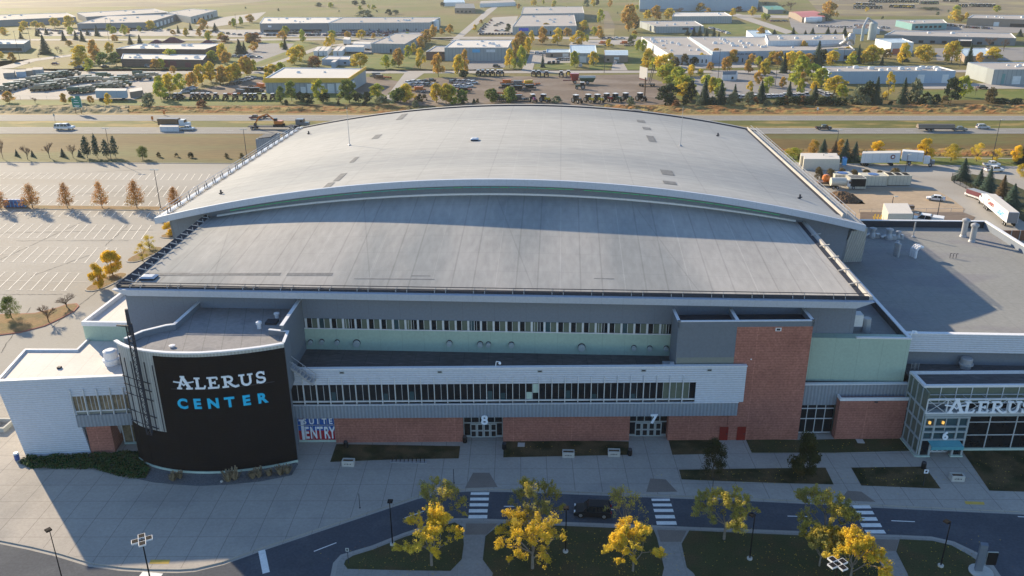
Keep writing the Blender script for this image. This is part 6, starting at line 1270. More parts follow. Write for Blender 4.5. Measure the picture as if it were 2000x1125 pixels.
b = bld('armoury', 'low brown flat roofed building, rear tier with maroon skylights', [(226, 95), (400, 96.5), (434, 85), (268, 86)], 7.5, 'wall_brown', 'far_roof_white', [(.0, .95, 1.2, 2.0, WB)], 7, seed=27)
for x, y, s in ((306, 84, 5), (338, 83, 8), (406, 84.5, 5)):
    c = G(x, y, 7.3); mb = MB('roof_maroon'); mb.hull8([(c.x-s, c.y-s*.7, 7.2), (c.x+s, c.y-s*.7, 7.2), (c.x+s, c.y+s*.7, 7.2), (c.x-s, c.y+s*.7, 7.2)], [(c.x-s*.2, c.y, 7.2+s*.5), (c.x+s*.2, c.y, 7.2+s*.5), (c.x+s*.2, c.y+.3, 7.2+s*.5), (c.x-s*.2, c.y+.3, 7.2+s*.5)]); part(mb, 'skylight', b)
bld('armoury', 'front tier of the brown building with maroon garage doors', [(236, 115), (396, 117), (404, 107), (240, 105)], 4.8, 'wall_brown', 'far_roof_white', [(.4, .47, .1, 3.2, 'roof_maroon'), (.5, .575, .1, 4, 'roof_maroon'), (.6, .675, .1, 4, 'roof_maroon'), (.78, .85, .1, 3, 'roof_maroon')], 7, seed=28)
bld('house', 'two storey tan house far beyond the long warehouse', [(888, 16), (928, 16), (923, 8), (893, 8)], 6, 'wall_tan', 'wall_grey', wins(4, .1, .9, 1, 3, G_), 0, ridge=3)
bld('shed', 'pale blue shed in the fields at the top', [(866, 5), (908, 4.5), (905, -1), (868, -1)], 5, 'wall_white', 'far_roof_blue', (), 0, ridge=1.5)
bld('warehouse', 'long pale building in the fields above the ribbed halls', [(937, 7), (1007, 4), (1000, 0), (940, 2)], 5, 'wall_white', 'far_roof', (), 0, ridge=1)
b = bld('shed', 'white roofed equipment shed behind the workshop', [(628, 116), (682, 116.5), (684, 110), (640, 109)], 3.6, 'wall_blue', 'far_roof_white', [(.8, .88, 1, 2, G_)], 0)
bld('pavilion', 'white hut with a dark curved roof on the empty car park', [(1411, 146), (1437, 145.5), (1441, 143), (1411, 143.5)], 3.2, 'wall_white', 'wall_grey', [(.7, .85, .6, 2, G_)], 0, ridge=1.6)
bld('shed', 'narrow white building beside an orange tree near the road', [(1476, 75), (1508, 66), (1500, 59), (1458, 59)], 6.5, 'wall_white', 'far_roof_blue', (), 0)
bld('office', 'small tan building with a pale blue roof among yellow trees', [(1885, 110), (1950, 108), (1925, 94), (1870, 95)], 4, 'wall_tan', 'far_roof_blue', [(.4, .5, .1, 2.6, D_)], 0)
bld('shed', 'small brown roofed building by the silos', [(1666, 56), (1719, 56), (1700, 46), (1668, 46.5)], 4.5, 'wall_white', 'wall_brown', (), 3, seed=31)
bld('shed', 'dark open shed in front of the long low warehouse', [(1872, 80), (1898, 80), (1898, 73.5), (1872, 73.5)], 4, 'black', 'far_roof_white', (), 0)
def box_thing(name, label, a, b, c, h, wm, rm, cat, group=None, wh=False, logo=None):
    "oblong box: front-left, front-right, back-right ground pixels"
    A_, B_, C_ = G(*a), G(*b), G(*c); D2 = A_+(C_-B_); z0 = 1.1 if wh else 0; cc = (A_+C_)/2; t = thing(name, label, cat, cc, group)
    mb = MB(wm); q = [A_, B_, C_, D2]
    if (B_-A_).cross(C_-B_).z < 0: q.reverse()
    mb.hull8([(v.x, v.y, z0) for v in q], [(v.x, v.y, z0+h) for v in q], wm); part(mb, 'box', t)
    mb = MB(rm); k = [cc+(v-cc)*.97 for v in q]; mb.hull8([(v.x, v.y, z0+h+.005) for v in k], [(v.x, v.y, z0+h+.06) for v in k], rm); part(mb, 'roof', t)
    if wh:
        d = (B_-A_); n = Vector((d.y, -d.x, 0)).normalized()
        for f in (.1, .18, .82): p = A_+d*f; mb = MB('tyre'); mb.tube((p.x-n.x*2.4, p.y-n.y*2.4, .5), (p.x, p.y, .5), .5, .5, 10); part(mb, 'axle', t)
    return t
g = 'white containers behind the workshop'
for i, x in enumerate((613, 623, 632, 651, 661)):
    box_thing('container', f'white container, {ordw(i)} from the left in the row behind the workshop', (x, 109), (x+8, 109), (x+16, 100), 3.4, 'wall_white', 'far_roof_white', 'container', g)
box_thing('box_trailer', 'white trailer with a dark triangle logo in the yard behind the workshop', (675, 104), (711, 104.5), (713, 100), 3.4, 'wall_white', 'far_roof_white', 'trailer', None, True)
box_thing('box_trailer', 'white trailer standing behind the one with the triangle logo', (690, 97), (724, 98), (726, 94), 3.4, 'wall_white', 'far_roof_white', 'trailer', None, True)
box_thing('container', 'white container lying askew before the equipment shed', (647, 132), (655, 132), (667, 122), 3.4, 'wall_blue', 'far_roof_white', 'container')
box_thing('box_trailer', 'small white trailer with a cab left of the dark cars', (671, 88), (684, 89), (686, 84), 3.4, 'wall_white', 'far_roof_white', 'trailer', None, True)
b = box_thing('semi_trailer', 'long white and blue semi trailer at the front of the vehicle depot', (189, 196), (250, 196), (251, 191), 3.6, 'wall_blue', 'far_roof_white', 'trailer', None, True)
box_thing('container', 'grey white container right of the long semi trailer', (255, 191), (281, 187), (279, 181), 2.8, 'wall_tan', 'far_roof_white', 'container')
for i, (x, w, m) in enumerate(((8, 22, 'wall_grey'), (33, 19, 'wall_blue'), (52, 13, 'wall_tan'), (65, 20, 'wall_ribbed'))):
    box_thing('container', ('dark', 'pale blue', 'tan', 'grey ribbed')[i]+' container in the row at the back of the vehicle depot', (x, 153-i*2.2), (x+w, 152-i*2.2), (x+w+1, 147-i*2.2), 3.0, m, 'far_roof', 'container')
# billboard
p = G(1259, 189); t = thing('billboard', 'blank white billboard on a brown post at the right end of the dirt yard', 'billboard', p)
mb = MB('paint_brown'); mb.tube(p, p+Vector((0, 0, 9.5)), .35, .35, 10); part(mb, 'post', t)
a, b = p+Vector((-2.6, 5.5, 0)), p+Vector((.6, -1.2, 0)); mb = MB('far_roof_white', 'roof_red'); n = Vector((-.18, -.08, 0)); mb.hull8([(v.x, v.y, 8.6) for v in (a, b, b-n, a-n)], [(v.x, v.y, 14.2) for v in (a, b, b-n, a-n)], 'far_roof_white'); part(mb, 'panel', t); mb = MB('roof_maroon'); mb.hull8([(v.x, v.y, 8.0) for v in (a, b, b-n, a-n)], [(v.x, v.y, 8.5) for v in (a, b, b-n, a-n)]); part(mb, 'walkway', t)
p = G(1268, 168); t = thing('drilling_rig', 'tall lattice machine on a low carrier behind the billboard', 'machine', p); mb = MB('trim_dark')
for dx in (-.5, .5):
    for dy in (-.5, .5): mb.bar(p+Vector((dx, dy, 1)), p+Vector((dx+2, dy, 11)), .15, .15)
for k in range(9): mb.bar(p+Vector((-.5+k*.2, -.5, 1+k)), p+Vector((.7+k*.2, -.5, 2+k)), .1, .1)
part(mb, 'mast', t); mb = MB('wall_tan', 'tyre'); mb.box(p.x-6, p.x+3, p.y-1.3, p.y+1.3, .9, 1.6, 'wall_tan'); [mb.tube((p.x+q, p.y-1.4, .5), (p.x+q, p.y+1.4, .5), .5, .5, 8, 'tyre') for q in (-5, -3.6, 1, 2.4)]; part(mb, 'carrier', t)
# green highway sign
p = G(154.5, 222); t = thing('highway_sign', 'green highway direction sign with a smaller exit tab on two posts', 'sign', p)
mk('sign_green', (.02, .22, .17), rough=.5)
for dx in (-1.4, 1.2): mb = MB('paint_brown'); mb.bar(p+Vector((dx, 0, 0)), p+Vector((dx, 0, 4.2)), .22, .22); part(mb, 'post', t)
mb = MB('sign_green', 'white_sign'); mb.box(p.x-2.2, p.x+2.2, p.y-.35, p.y-.25, 3.0, 7.0, 'sign_green'); mb.box(p.x-.2, p.x+2.0, p.y-.34, p.y-.26, 7.01, 8.1, 'sign_green'); mb.box(p.x-2.3, p.x+2.3, p.y-.24, p.y-.18, 2.9, 7.1, 'white_sign')
for z, w in ((6.0, .9), (5.0, 1.4), (3.6, 1.5), (3.25, 1.0)): mb.box(p.x-w, p.x+w*.8, p.y-.37, p.y-.352, z, z+.2, 'white_sign')
part(mb, 'panel', t)
for i, (x, y, h, m, lab) in enumerate(((1990*.2222+1300, 229, 3.2, 'frame_white', 'white back of a small sign at the highway edge'), (108, 236, 3.5, 'frame_grey', 'grey sign post on the highway verge left of the white pickup'))):
    p = G((1595.6, 108)[i], (224, 238)[i]); t = thing('road_sign', lab, 'sign', p); mb = MB('trim_dark'); mb.tube(p, p+Vector((0, 0, h)), .06, .06, 6); part(mb, 'pole', t); mb = MB(m); mb.box(p.x-.35, p.x+.35, p.y-.1, p.y-.06, h-1.1, h); part(mb, 'panel', t)
for i, (x, y) in enumerate(((298, 236), (321, 225))):
    p = G(x, y); t = thing('warning_sign', ('near', 'far')[i]+' orange road work sign beside the highway', 'sign', p); mb = MB('paint_orange'); mb.hull8([p+Vector(q) for q in ((-.5, 0, .5), (.5, 0, .5), (.5, .08, .5), (-.5, .08, .5))], [p+Vector(q) for q in ((-.5, 0, 2), (.5, 0, 2), (.5, .08, 2), (-.5, .08, 2))]); part(mb, 'panel', t); mb = MB('trim_dark'); mb.bar(p, p+Vector((0, .2, .5)), .1, .1); mb.bar(p+Vector((-.5, .2, .05)), p+Vector((.5, .2, .05)), .08, .08); part(mb, 'stand', t)
# utility poles
for i, (x, y, yt) in enumerate(((213, 80, 36), (222, 78, 36), (39, 118, 60), (1180, 142, 96), (463, 60, 28), (60, 84, 50), (1402, 158, 98), (1514, 168, 130), (1644, 142, 97), (1874, 130, 100))):
    p = G(x, y); s = ppm(y); h = (y-yt)/s; o = thing('utility_pole', '', 'pole', p); mb = MB('trim_dark'); mb.tube(p, p+Vector((0, 0, h)), .16, .1, 6); part(mb, 'pole', o); mb = MB('trim_dark'); mb.bar(p+Vector((-1, 0, h-.4)), p+Vector((1, 0, h-.4)), .12, .12); part(mb, 'crossarm', o); reg(o, 'tall thin pole', 'standing in the industrial estate', 'pole', 'poles in the estate')
# ------------------------------------------------------------------ trees beyond the highway; tables in the units of four times enlarged photo windows
def zone(x, y):
    if y > 175:
        return 'on the verge at far left' if x < 330 else 'on the verge before the yellow banded workshop' if x < 740 else 'at the dirt yard edge above the dome' if x < 1290 else 'in the thicket right of the dome' if x < 1560 else 'in the belt before the blue warehouse' if x < 1830 else 'on the lawn at far right'
    if y > 120:
        return 'round the vehicle depot' if x < 330 else 'in the row left of the workshop' if x < 560 else 'round the workshop and its yard' if x < 800 else 'near the brick store' if x < 1060 else 'by the small blue roofed sheds' if x < 1290 else 'before the pale blue factory' if x < 1620 else 'behind the long blue warehouse'
    if y > 60:
        return 'by the low dark office' if x < 160 else 'round the brown flat building' if x < 520 else 'behind the white containers' if x < 830 else 'beside the brick store' if x < 1060 else 'behind the blue roofed sheds' if x < 1290 else 'round the factory yard' if x < 1600 else 'right of the factory silos'
    return 'before the grey works' if x < 340 else 'near the long warehouse' if x < 860 else 'near the ribbed metal halls' if x < 1250 else 'before the huge pale plant' if x < 1560 else 'in the fields at upper right'
def TT(s, f, ox):
    for rec in s.split():
        c = rec[0]; x, y, h, w = map(float, rec[1:].split(',')); X, Y_ = ox+x*f, y*f
        tree(X, Y_, h*f, w*f, c, zone(X, Y_), 1)
TT('Y30,265,50,70 Y175,255,50,60 Y190,220,55,80 Y280,220,55,80 Y430,215,75,90 Y545,215,90,100 G555,270,60,60 C165,300,60,40 C290,280,60,40 C365,270,60,45 C500,315,80,50 C595,310,75,50 C645,320,90,50 C685,275,50,35 C760,280,85,50 C355,420,150,110 C1020,345,75,50 C1095,345,75,55 C1395,260,65,35 C1490,235,60,40 C1870,415,110,70 C1910,410,90,50 O540,360,45,60 B450,410,60,50 G890,270,60,60 G970,275,80,60 G1090,250,45,40 Y1180,235,75,90 O1590,240,90,90 O1455,280,60,40 O1555,285,60,45 G1625,320,65,55 G1830,210,65,45 G1885,195,60,35 O1800,200,35,30 Y640,490,130,150 O740,470,150,90 Y865,420,90,80 M810,515,100,120 M910,515,105,110 G1660,480,80,100 Y1740,470,120,90 O1775,500,100,100 G1250,720,120,110 Y1330,740,160,120 G1410,700,120,110 O1510,690,120,100 Y1580,660,150,120 Y1650,640,150,110 O1745,660,140,100 Y1805,640,120,90 Y1850,630,130,100 Y1930,590,140,120 G1985,560,90,60 G1260,780,140,110 O75,800,85,90 B275,805,55,60 O500,810,80,60 G565,810,55,60 O710,810,60,55 Y850,820,90,60 S1170,835,110,120 R1580,845,60,90 B430,475,40,30 B300,455,30,25 B230,505,30,25 B480,430,60,40 O30,275,30,40 Y330,215,40,50 R1750,330,50,110', .25, 0)
TT('G30,205,60,45 G85,195,60,35 O150,175,60,80 R180,330,70,130 C75,420,110,100 O185,400,70,80 G405,385,50,50 C430,385,95,45 G565,330,95,60 Y795,360,95,60 Y760,380,85,60 O915,310,60,60 Y960,235,50,50 Y500,500,120,130 Y540,470,110,120 R660,520,80,120 O130,590,140,130 O50,620,120,110 Y330,580,75,110 Y1015,530,110,150 G1215,535,100,80 O1315,520,130,100 G1280,520,60,60 G1390,450,90,70 Y1435,420,80,50 O1490,380,90,80 O1535,340,100,80 O1590,300,100,70 Y1485,535,150,80 O1625,600,170,110 O1835,570,170,70 Y1785,590,150,90 D1830,610,60,80 M395,800,120,90 M480,790,150,110 G700,790,160,120 D745,800,70,90 M930,800,170,160 D545,790,70,70 D600,820,90,110 B845,810,70,60 D1000,800,70,90 D1070,800,80,80 G1145,770,110,130 S1190,840,85,130 Y1380,800,140,130 Y1610,800,140,120 Y1685,810,150,120 X1455,790,40,50 X1515,780,40,50 G1755,815,50,90 C1820,810,35,35 C1905,805,35,35 S1445,835,50,60 U845,830,40,30 U435,820,40,40 U1055,825,40,50 S1050,130,50,130 D1240,120,45,60 S1290,110,30,70 S690,50,30,60 S790,55,25,50 D970,40,35,60 D1040,38,35,50 O1120,300,40,40 O1190,340,40,60 D1655,55,35,40', .25, 450)
TT('Y550,340,95,50 O640,340,120,90 Y755,350,120,90 Y915,350,100,120 O470,400,140,110 O430,470,160,90 G475,540,170,80 Y380,530,140,75 Y520,420,120,60 G415,540,80,50 G890,520,115,90 Y1035,510,100,90 K640,525,100,45 Y960,235,70,80 O1310,245,185,150 D1375,235,90,50 G1090,180,100,60 Y1460,155,70,70 O1525,155,100,100 Y1625,155,80,90 B1710,110,60,80 O1870,90,60,80 Y1155,370,60,60 S1330,350,70,60 G1390,400,80,60 G1430,405,90,60 Y1460,510,120,110 O1590,440,60,100 Y1580,580,140,150 G1615,610,100,120 G1700,640,110,130 G1620,665,70,90 G1740,760,160,190 D1800,790,150,70 Y1800,590,80,60 G1870,600,60,60 D1615,815,150,190 C1900,800,180,100 Y1960,730,120,60 R1680,840,60,70 U1755,800,60,60 S745,800,50,90 S1325,840,75,75 D15,600,50,70 C15,810,35,35 C100,805,35,30 O160,185,30,30 Y110,240,45,40 D370,250,60,50 Y570,45,45,50 S980,50,50,50 Y1035,50,55,40 D1065,45,50,40 O1165,55,50,40 Y1780,240,30,25 C1225,105,15,15 X130,800,30,30', .25, 900)
TT('Y590,145,65,60 Y760,140,75,70 G860,175,50,60 R640,100,40,70 O1430,170,140,160 O830,360,110,90 O1200,490,120,80 C390,95,55,30 C190,310,55,55 C245,320,80,60 C298,320,90,60 C355,350,90,70 C420,360,110,70 C465,350,70,40 C955,300,40,50 C1120,300,60,45 C1228,300,35,30 C1290,300,55,50 C1425,300,60,50 C1490,298,40,30 C1570,315,75,60 C1330,580,210,130 C1145,480,50,40 C1035,640,170,80 C1685,560,165,70 O725,650,120,90 B820,640,130,80 O540,630,120,100 O395,620,70,70 Y870,670,140,120 Y940,560,100,100 O1000,570,110,120 Y1090,640,170,130 G1190,690,190,150 Y1160,560,100,130 G1290,700,130,160 G1370,760,150,150 Y1460,580,120,130 G1630,580,100,110 Y1480,830,150,200 G1540,860,110,110 Q220,670,90,60 Q305,680,70,60 G415,820,130,80 Y740,810,90,60 G1180,830,130,80 C340,920,230,110 C480,930,220,110 C605,870,130,70 C835,900,190,110 C1080,880,160,90 C1310,870,120,90 S585,940,130,100 S730,920,110,100 U1000,930,80,120 U1130,930,80,120 U1250,930,80,120 U1400,930,80,150 U1500,930,70,100 R90,950,70,70 X165,570,90,70 X95,590,80,60 X60,600,70,60 B1010,80,50,120 B880,55,50,100 B1100,85,80,120 Y300,90,60,80 O230,95,30,60 Y690,85,30,50 S1380,180,60,150 U30,930,100,100', .22222, 1300)
TT('Y1190,190,90,110 G450,330,60,70 C75,295,50,40 C140,300,40,35 C220,315,70,50 C690,335,40,35 Y655,330,25,50 Y470,560,150,190 Y730,560,165,110 C740,540,160,90 Y915,540,130,180 Y1160,555,170,150 C1310,570,180,80 Y1515,540,110,160 B1490,420,110,130 B1620,450,130,100 C550,570,80,40 C490,910,230,110 C730,910,220,110 D1155,900,200,140 G1265,850,170,130 Q600,880,240,110 S840,900,190,120 S340,910,150,160 U420,910,180,120 X1500,900,120,110 B1370,840,100,30 U940,910,90,90 U1020,910,80,90 X1100,905,60,80 U1600,905,40,130 U1740,905,40,120 C1760,320,60,60 X570,870,60,50 S960,85,20,200 O1250,190,50,50 Y1310,330,40,40', .22222, 1600)
# between the highway and the service yard
W2 = 'behind the service yard'
for x, y, h, w, c in ((1550, 310, 21, 38, 'G'), (1589, 303, 30, 26, 'O'), (1640, 302, 30, 22, 'O'), (1714, 304, 28, 30, 'A'), (1806, 313, 40, 38, 'A'), (1857, 315, 33, 36, 'Y'), (1907, 315, 36, 36, 'Q'), (1984, 320, 34, 26, 'A'), (1946, 316, 26, 30, 'Q'), (1563, 312, 12, 14, 'U')): tree(x, y, h, w, c, W2, 2)
for x, y, h, w, c in ((1606, 310, 40, 32, 'K'), (1628, 312, 40, 26, 'N'), (1649, 314, 44, 34, 'K'), (1668, 315, 40, 28, 'K'), (1996, 320, 40, 34, 'C')): tree(x, y, h, w, c, W2, 2)
for x, y, h, w, c in ((1879, 351, 44, 38, 'K'), (1912, 362, 34, 26, 'K'), (1928, 375, 50, 36, 'K'), (1954, 391, 52, 34, 'N'), (1975, 400, 44, 38, 'K'), (1994, 346, 26, 24, 'Y')): tree(x, y, h, w, c, 'inside the fenced lawn at right', 2)
for i, (x, y, h, w) in enumerate(((1598, 347, 21, 17), (1621, 352, 22, 20), (1644, 344, 16, 16), (1667, 344, 14, 17), (1691, 343, 13, 17), (1717, 342, 10, 14), (1747, 344, 17, 22))): tree(x, y+2, h*1.15, w*1.1, 'X', 'in the row before the trailers', 2)

rt_ = random.Random(21)                               # undergrowth and scattered young trees the tables leave out
for (x0, x1, y0, y1, n, codes) in ((1285, 1600, 199, 208, 22, 'USUXR'), (1600, 1840, 200, 208, 14, 'USUX'), (700, 1000, 196, 203, 10, 'UXGM'), (1300, 1420, 170, 196, 8, 'GGMY'), (1480, 1600, 160, 185, 8, 'YGGO'), (330, 560, 130, 170, 10, 'YOGM'), (1260, 1330, 120, 160, 7, 'YGY'), (1040, 1240, 62, 84, 9, 'YOG'), (620, 900, 60, 84, 8, 'YOG'), (1340, 1620, 118, 130, 12, 'YOGD'), (1620, 1990, 108, 126, 9, 'YGO'), (60, 560, 60, 84, 12, 'YOCG'), (0, 340, 112, 140, 8, 'OYG'), (1380, 2000, 22, 40, 12, 'YOSG'), (860, 1250, 4, 22, 10, 'SYOG'), (430, 860, 14, 24, 8, 'SSG')):
    for _ in range(n):
        x, y = rt_.uniform(x0, x1), rt_.uniform(y0, y1); c = rt_.choice(codes); m = rt_.uniform(2.0, 4.2) if c in 'USXR' else rt_.uniform(4.5, 8)
        tree(x, y, m*ppm(y), m*ppm(y)*rt_.uniform(.8, 1.3), c, zone(x, y), 1)
# ------------------------------------------------------------------ vehicles and machines
V = vehicle
def vpx(name, kind, col, x0, x1, y, label, rz=0, cat='car', group=None, full=True):
    L = {'sedan': 4.7, 'suv': 4.75, 'wagon': 4.8}.get(kind, 5.9); s = (x1-x0)/ppm(y)/L
    return V(name, kind, col, G((x0+x1)/2, y-2), rz, s, label, cat, group, full)
vpx('pickup_truck', 'pickup_cap', 'white', 108, 146, 255, 'white pickup with a cap driving alone on the near lanes at left', 0, 'pickup')
vpx('pickup_truck', 'pickup', 'white', 352, 380, 256, 'white pickup towing the white trailer beside the dump truck', 0, 'pickup')
t = box_thing('enclosed_trailer', 'low white enclosed trailer towed behind the white pickup', (313, 257), (350, 257), (350.5, 252.5), 1.9, 'wall_white', 'far_roof_white', 'trailer')
p = G(345, 249.5); k = 1.2
body = MB('paint_brown'); body.box(-6, 1.2, -1.25, 1.25, 1.1, 3.3); cab = MB('paint_white', 'car_glass'); cab.box(1.6, 3.4, -1.2, 1.2, .8, 2.9, 'paint_white'); cab.hull8([(3.4, -1.1, 2.0), (3.5, -1.1, 2.0), (3.5, 1.1, 2.0), (3.4, 1.1, 2.0)], [(3.4, -1.05, 2.8), (3.42, -1.05, 2.8), (3.42, 1.05, 2.8), (3.4, 1.05, 2.8)], 'car_glass'); cab.box(3.4, 5.0, -1.0, 1.0, .7, 1.95, 'paint_white')
local_thing('dump_truck', 'brown dump truck with a white cab on the near lanes', 'truck', p, 0, [('dump_box', body), ('cab', cab)]+wheels([(4.2, 1), (4.2, -1), (-2.5, 1), (-2.5, -1), (-4, 1), (-4, -1)], .52), k)
vpx('pickup_truck', 'pickup', 'maroon', 487, 512, 234, 'dark red pickup pulling a small trailer on the far lanes', math.pi, 'pickup')
p = G(517, 231); m = MB('trim_dark', 'paint_brown'); m.box(-2, 2, -.9, .9, .6, .8, 'trim_dark'); m.box(-1, 1.4, -.6, .6, .8, 1.2, 'paint_brown'); local_thing('small_trailer', 'low dark trailer behind the dark red pickup', 'trailer', p, 0, [('deck', m)]+wheels([(0, .9), (0, -.9)], .35), 1.1)
# excavator on a low loader
p = G(532, 252); dk = MB('trim_dark'); dk.box(-9, 8, -1.3, 1.3, .9, 1.15); dk.box(8, 11, -1.2, 1.2, 1.2, 1.5)
local_thing('lowboy_trailer', 'dark low loader trailer carrying the orange excavator', 'trailer', p, 0, [('deck', dk)]+wheels([(-7.5, 1.2), (-7.5, -1.2), (-6.2, 1.2), (-6.2, -1.2), (9.5, 1.1), (9.5, -1.1)], .5), 1.1)
e1 = MB('tyre'); [e1.box(-2, 2, s-.3, s+.3, 0, .8) for s in (-1.2, 1.2)]; e2 = MB('paint_orange', 'car_glass'); e2.box(-1.6, 1.6, -1.2, 1.2, .9, 2.1, 'paint_orange'); e3 = MB('car_glass'); e3.box(-1.5, -.3, -1.15, -.2, 2.11, 3.2); e4 = MB('paint_orange'); q = [(-1.4, .4, 1.8), (-4.5, .4, 4.6), (-8.0, .4, 3.4), (-9.6, .4, .9)]
for a, b in zip(q, q[1:]): e4.bar(a, b, .35, .5)
e5 = MB('trim_dark'); e5.hull8([(-10.3, -.1, .1), (-9.2, -.1, .1), (-9.2, .9, .1), (-10.3, .9, .1)], [(-10.0, -.1, 1.1), (-9.3, -.1, 1.1), (-9.3, .9, 1.1), (-10.0, .9, 1.1)])
local_thing('excavator', 'orange excavator riding on the low loader on the highway', 'excavator', p+Vector((3, 0, 1.28)), 0, [('tracks', e1), ('body', e2), ('cab', e3), ('boom', e4), ('bucket', e5)], 1.05)
def semi_cab(name, lab, p, rz, col, sc=1.):
    a = MB('paint_'+col, 'car_glass'); a.box(-1.2, 1.4, -1.2, 1.2, 1.0, 3.2, 'paint_'+col); a.box(1.41, 3.2, -1.0, 1.0, .8, 2.1, 'paint_'+col); a.hull8([(1.41, -1.1, 2.2), (1.55, -1.1, 2.2), (1.55, 1.1, 2.2), (1.41, 1.1, 2.2)], [(1.41, -1.05, 3.0), (1.45, -1.05, 3.0), (1.45, 1.05, 3.0), (1.41, 1.05, 3.0)], 'car_glass'); [a.box(.4, 1.2, s*1.21-.01, s*1.21+.01, 2.2, 2.95, 'car_glass') for s in (-1, 1)]
    f = MB('trim_dark'); f.box(-3.8, -1.21, -.5, .5, .8, 1.1)
    return local_thing(name, lab, 'truck', p, rz, [('cab', a), ('frame', f)]+wheels([(2.4, 1), (2.4, -1), (-2, 1), (-2, -1), (-3.3, 1), (-3.3, -1)], .52), sc)
semi_cab('semi_tractor', 'white semi tractor pulling the low loader', G(587, 250), 0, 'grey', 1.2)
vpx('pickup_truck', 'pickup', 'black', 1593, 1623, 255, 'black pickup alone on the near lanes right of the dome', math.pi*0, 'pickup')
vpx('pickup_truck', 'pickup', 'grey', 1859, 1887, 257.5, 'silver pickup towing the long pipe trailer', 0, 'pickup')
vpx('parked_car', 'suv', 'silver', 1907, 1931, 253, 'silver estate car ahead of the pipe trailer', 0)
p = G(1826, 255.5); fr = MB('trim_dark'); fr.box(-6, 7, -1.1, 1.1, .8, 1.0); pi = [MB('wall_tan') for _ in range(5)]
for m, (y, z) in zip(pi, ((-.8, 1.35), (0, 1.35), (.8, 1.35), (-.4, 2.0), (.4, 2.0))): m.tube((-6.2, y, z), (6.2, y, z), .36, .36, 10)
local_thing('flatbed_trailer', 'flatbed trailer loaded with tan pipes on the near lanes', 'trailer', p, 0, [('deck', fr)]+[('pipe', m) for m in pi]+wheels([(-2.5, 1), (-2.5, -1), (-1.2, 1), (-1.2, -1)], .45), 1.15)
# service yard
box_thing('container', 'long cream container nearest the arena in the service yard', (1568, 332), (1638, 332), (1636, 325), 3.6, 'paint_cream', 'far_roof_white', 'container', 'cream containers')
box_thing('container', 'second cream container behind the nearest one', (1562, 324.5), (1634, 324.5), (1632, 318.5), 3.4, 'paint_cream', 'far_roof_white', 'container', 'cream containers')
p = G(1648, 322); t = thing('portable_toilet', 'single blue portable toilet by the cream containers', 'toilet', p); b = MB('paint_sky'); b.box(p.x-.65, p.x+.65, p.y-.65, p.y+.65, 0, 2.4); part(b, 'cabin', t); b = MB('paint_blue'); b.hull8([(p.x-.7, p.y-.7, 2.4), (p.x+.7, p.y-.7, 2.4), (p.x+.7, p.y+.7, 2.4), (p.x-.7, p.y+.7, 2.4)], [(p.x-.5, p.y-.5, 2.65), (p.x+.5, p.y-.5, 2.65), (p.x+.5, p.y+.5, 2.65), (p.x-.5, p.y+.5, 2.65)]); part(b, 'roof', t)
t = box_thing('semi_trailer', 'long white semi trailer with a round red logo in the service yard', (1680, 325), (1755, 324), (1756, 319), 3.2, 'wall_white', 'far_roof_white', 'trailer', None, True)
p = G(1741, 324.3); mb = MB('paint_maroon', 'white_sign'); mb.tube((p.x, p.y-.02, 3.1), (p.x, p.y-.1, 3.1), .75, .75, 14, 'paint_maroon'); mb.tube((p.x, p.y-.11, 3.1), (p.x, p.y-.14, 3.1), .4, .4, 12, 'white_sign'); part(mb, 'logo', t)
p = G(1788, 322); bx = MB('wall_white'); bx.box(-3.4, 1.4, -1.2, 1.2, 1.1, 3.4); cb = MB('paint_white', 'car_glass'); cb.box(1.6, 3.0, -1.05, 1.05, .7, 2.3, 'paint_white'); cb.box(3.01, 4.1, -.95, .95, .6, 1.5, 'paint_grey'); cb.hull8([(3.01, -.95, 1.55), (3.4, -.95, 1.55), (3.4, .95, 1.55), (3.01, .95, 1.55)], [(3.01, -.9, 2.2), (3.05, -.9, 2.2), (3.05, .9, 2.2), (3.01, .9, 2.2)], 'car_glass')
local_thing('box_truck', 'small white box truck with a dark bonnet at the back of the service yard', 'truck', p, -.35, [('box', bx), ('cab', cb)]+wheels([(3.2, 1), (3.2, -1), (-1.5, 1), (-1.5, -1)], .45), 1.35)
mk('unit_cream', (.52, .50, .42), rough=.5, lines=[((1, 0, 0), 1.1, .12, .7)])
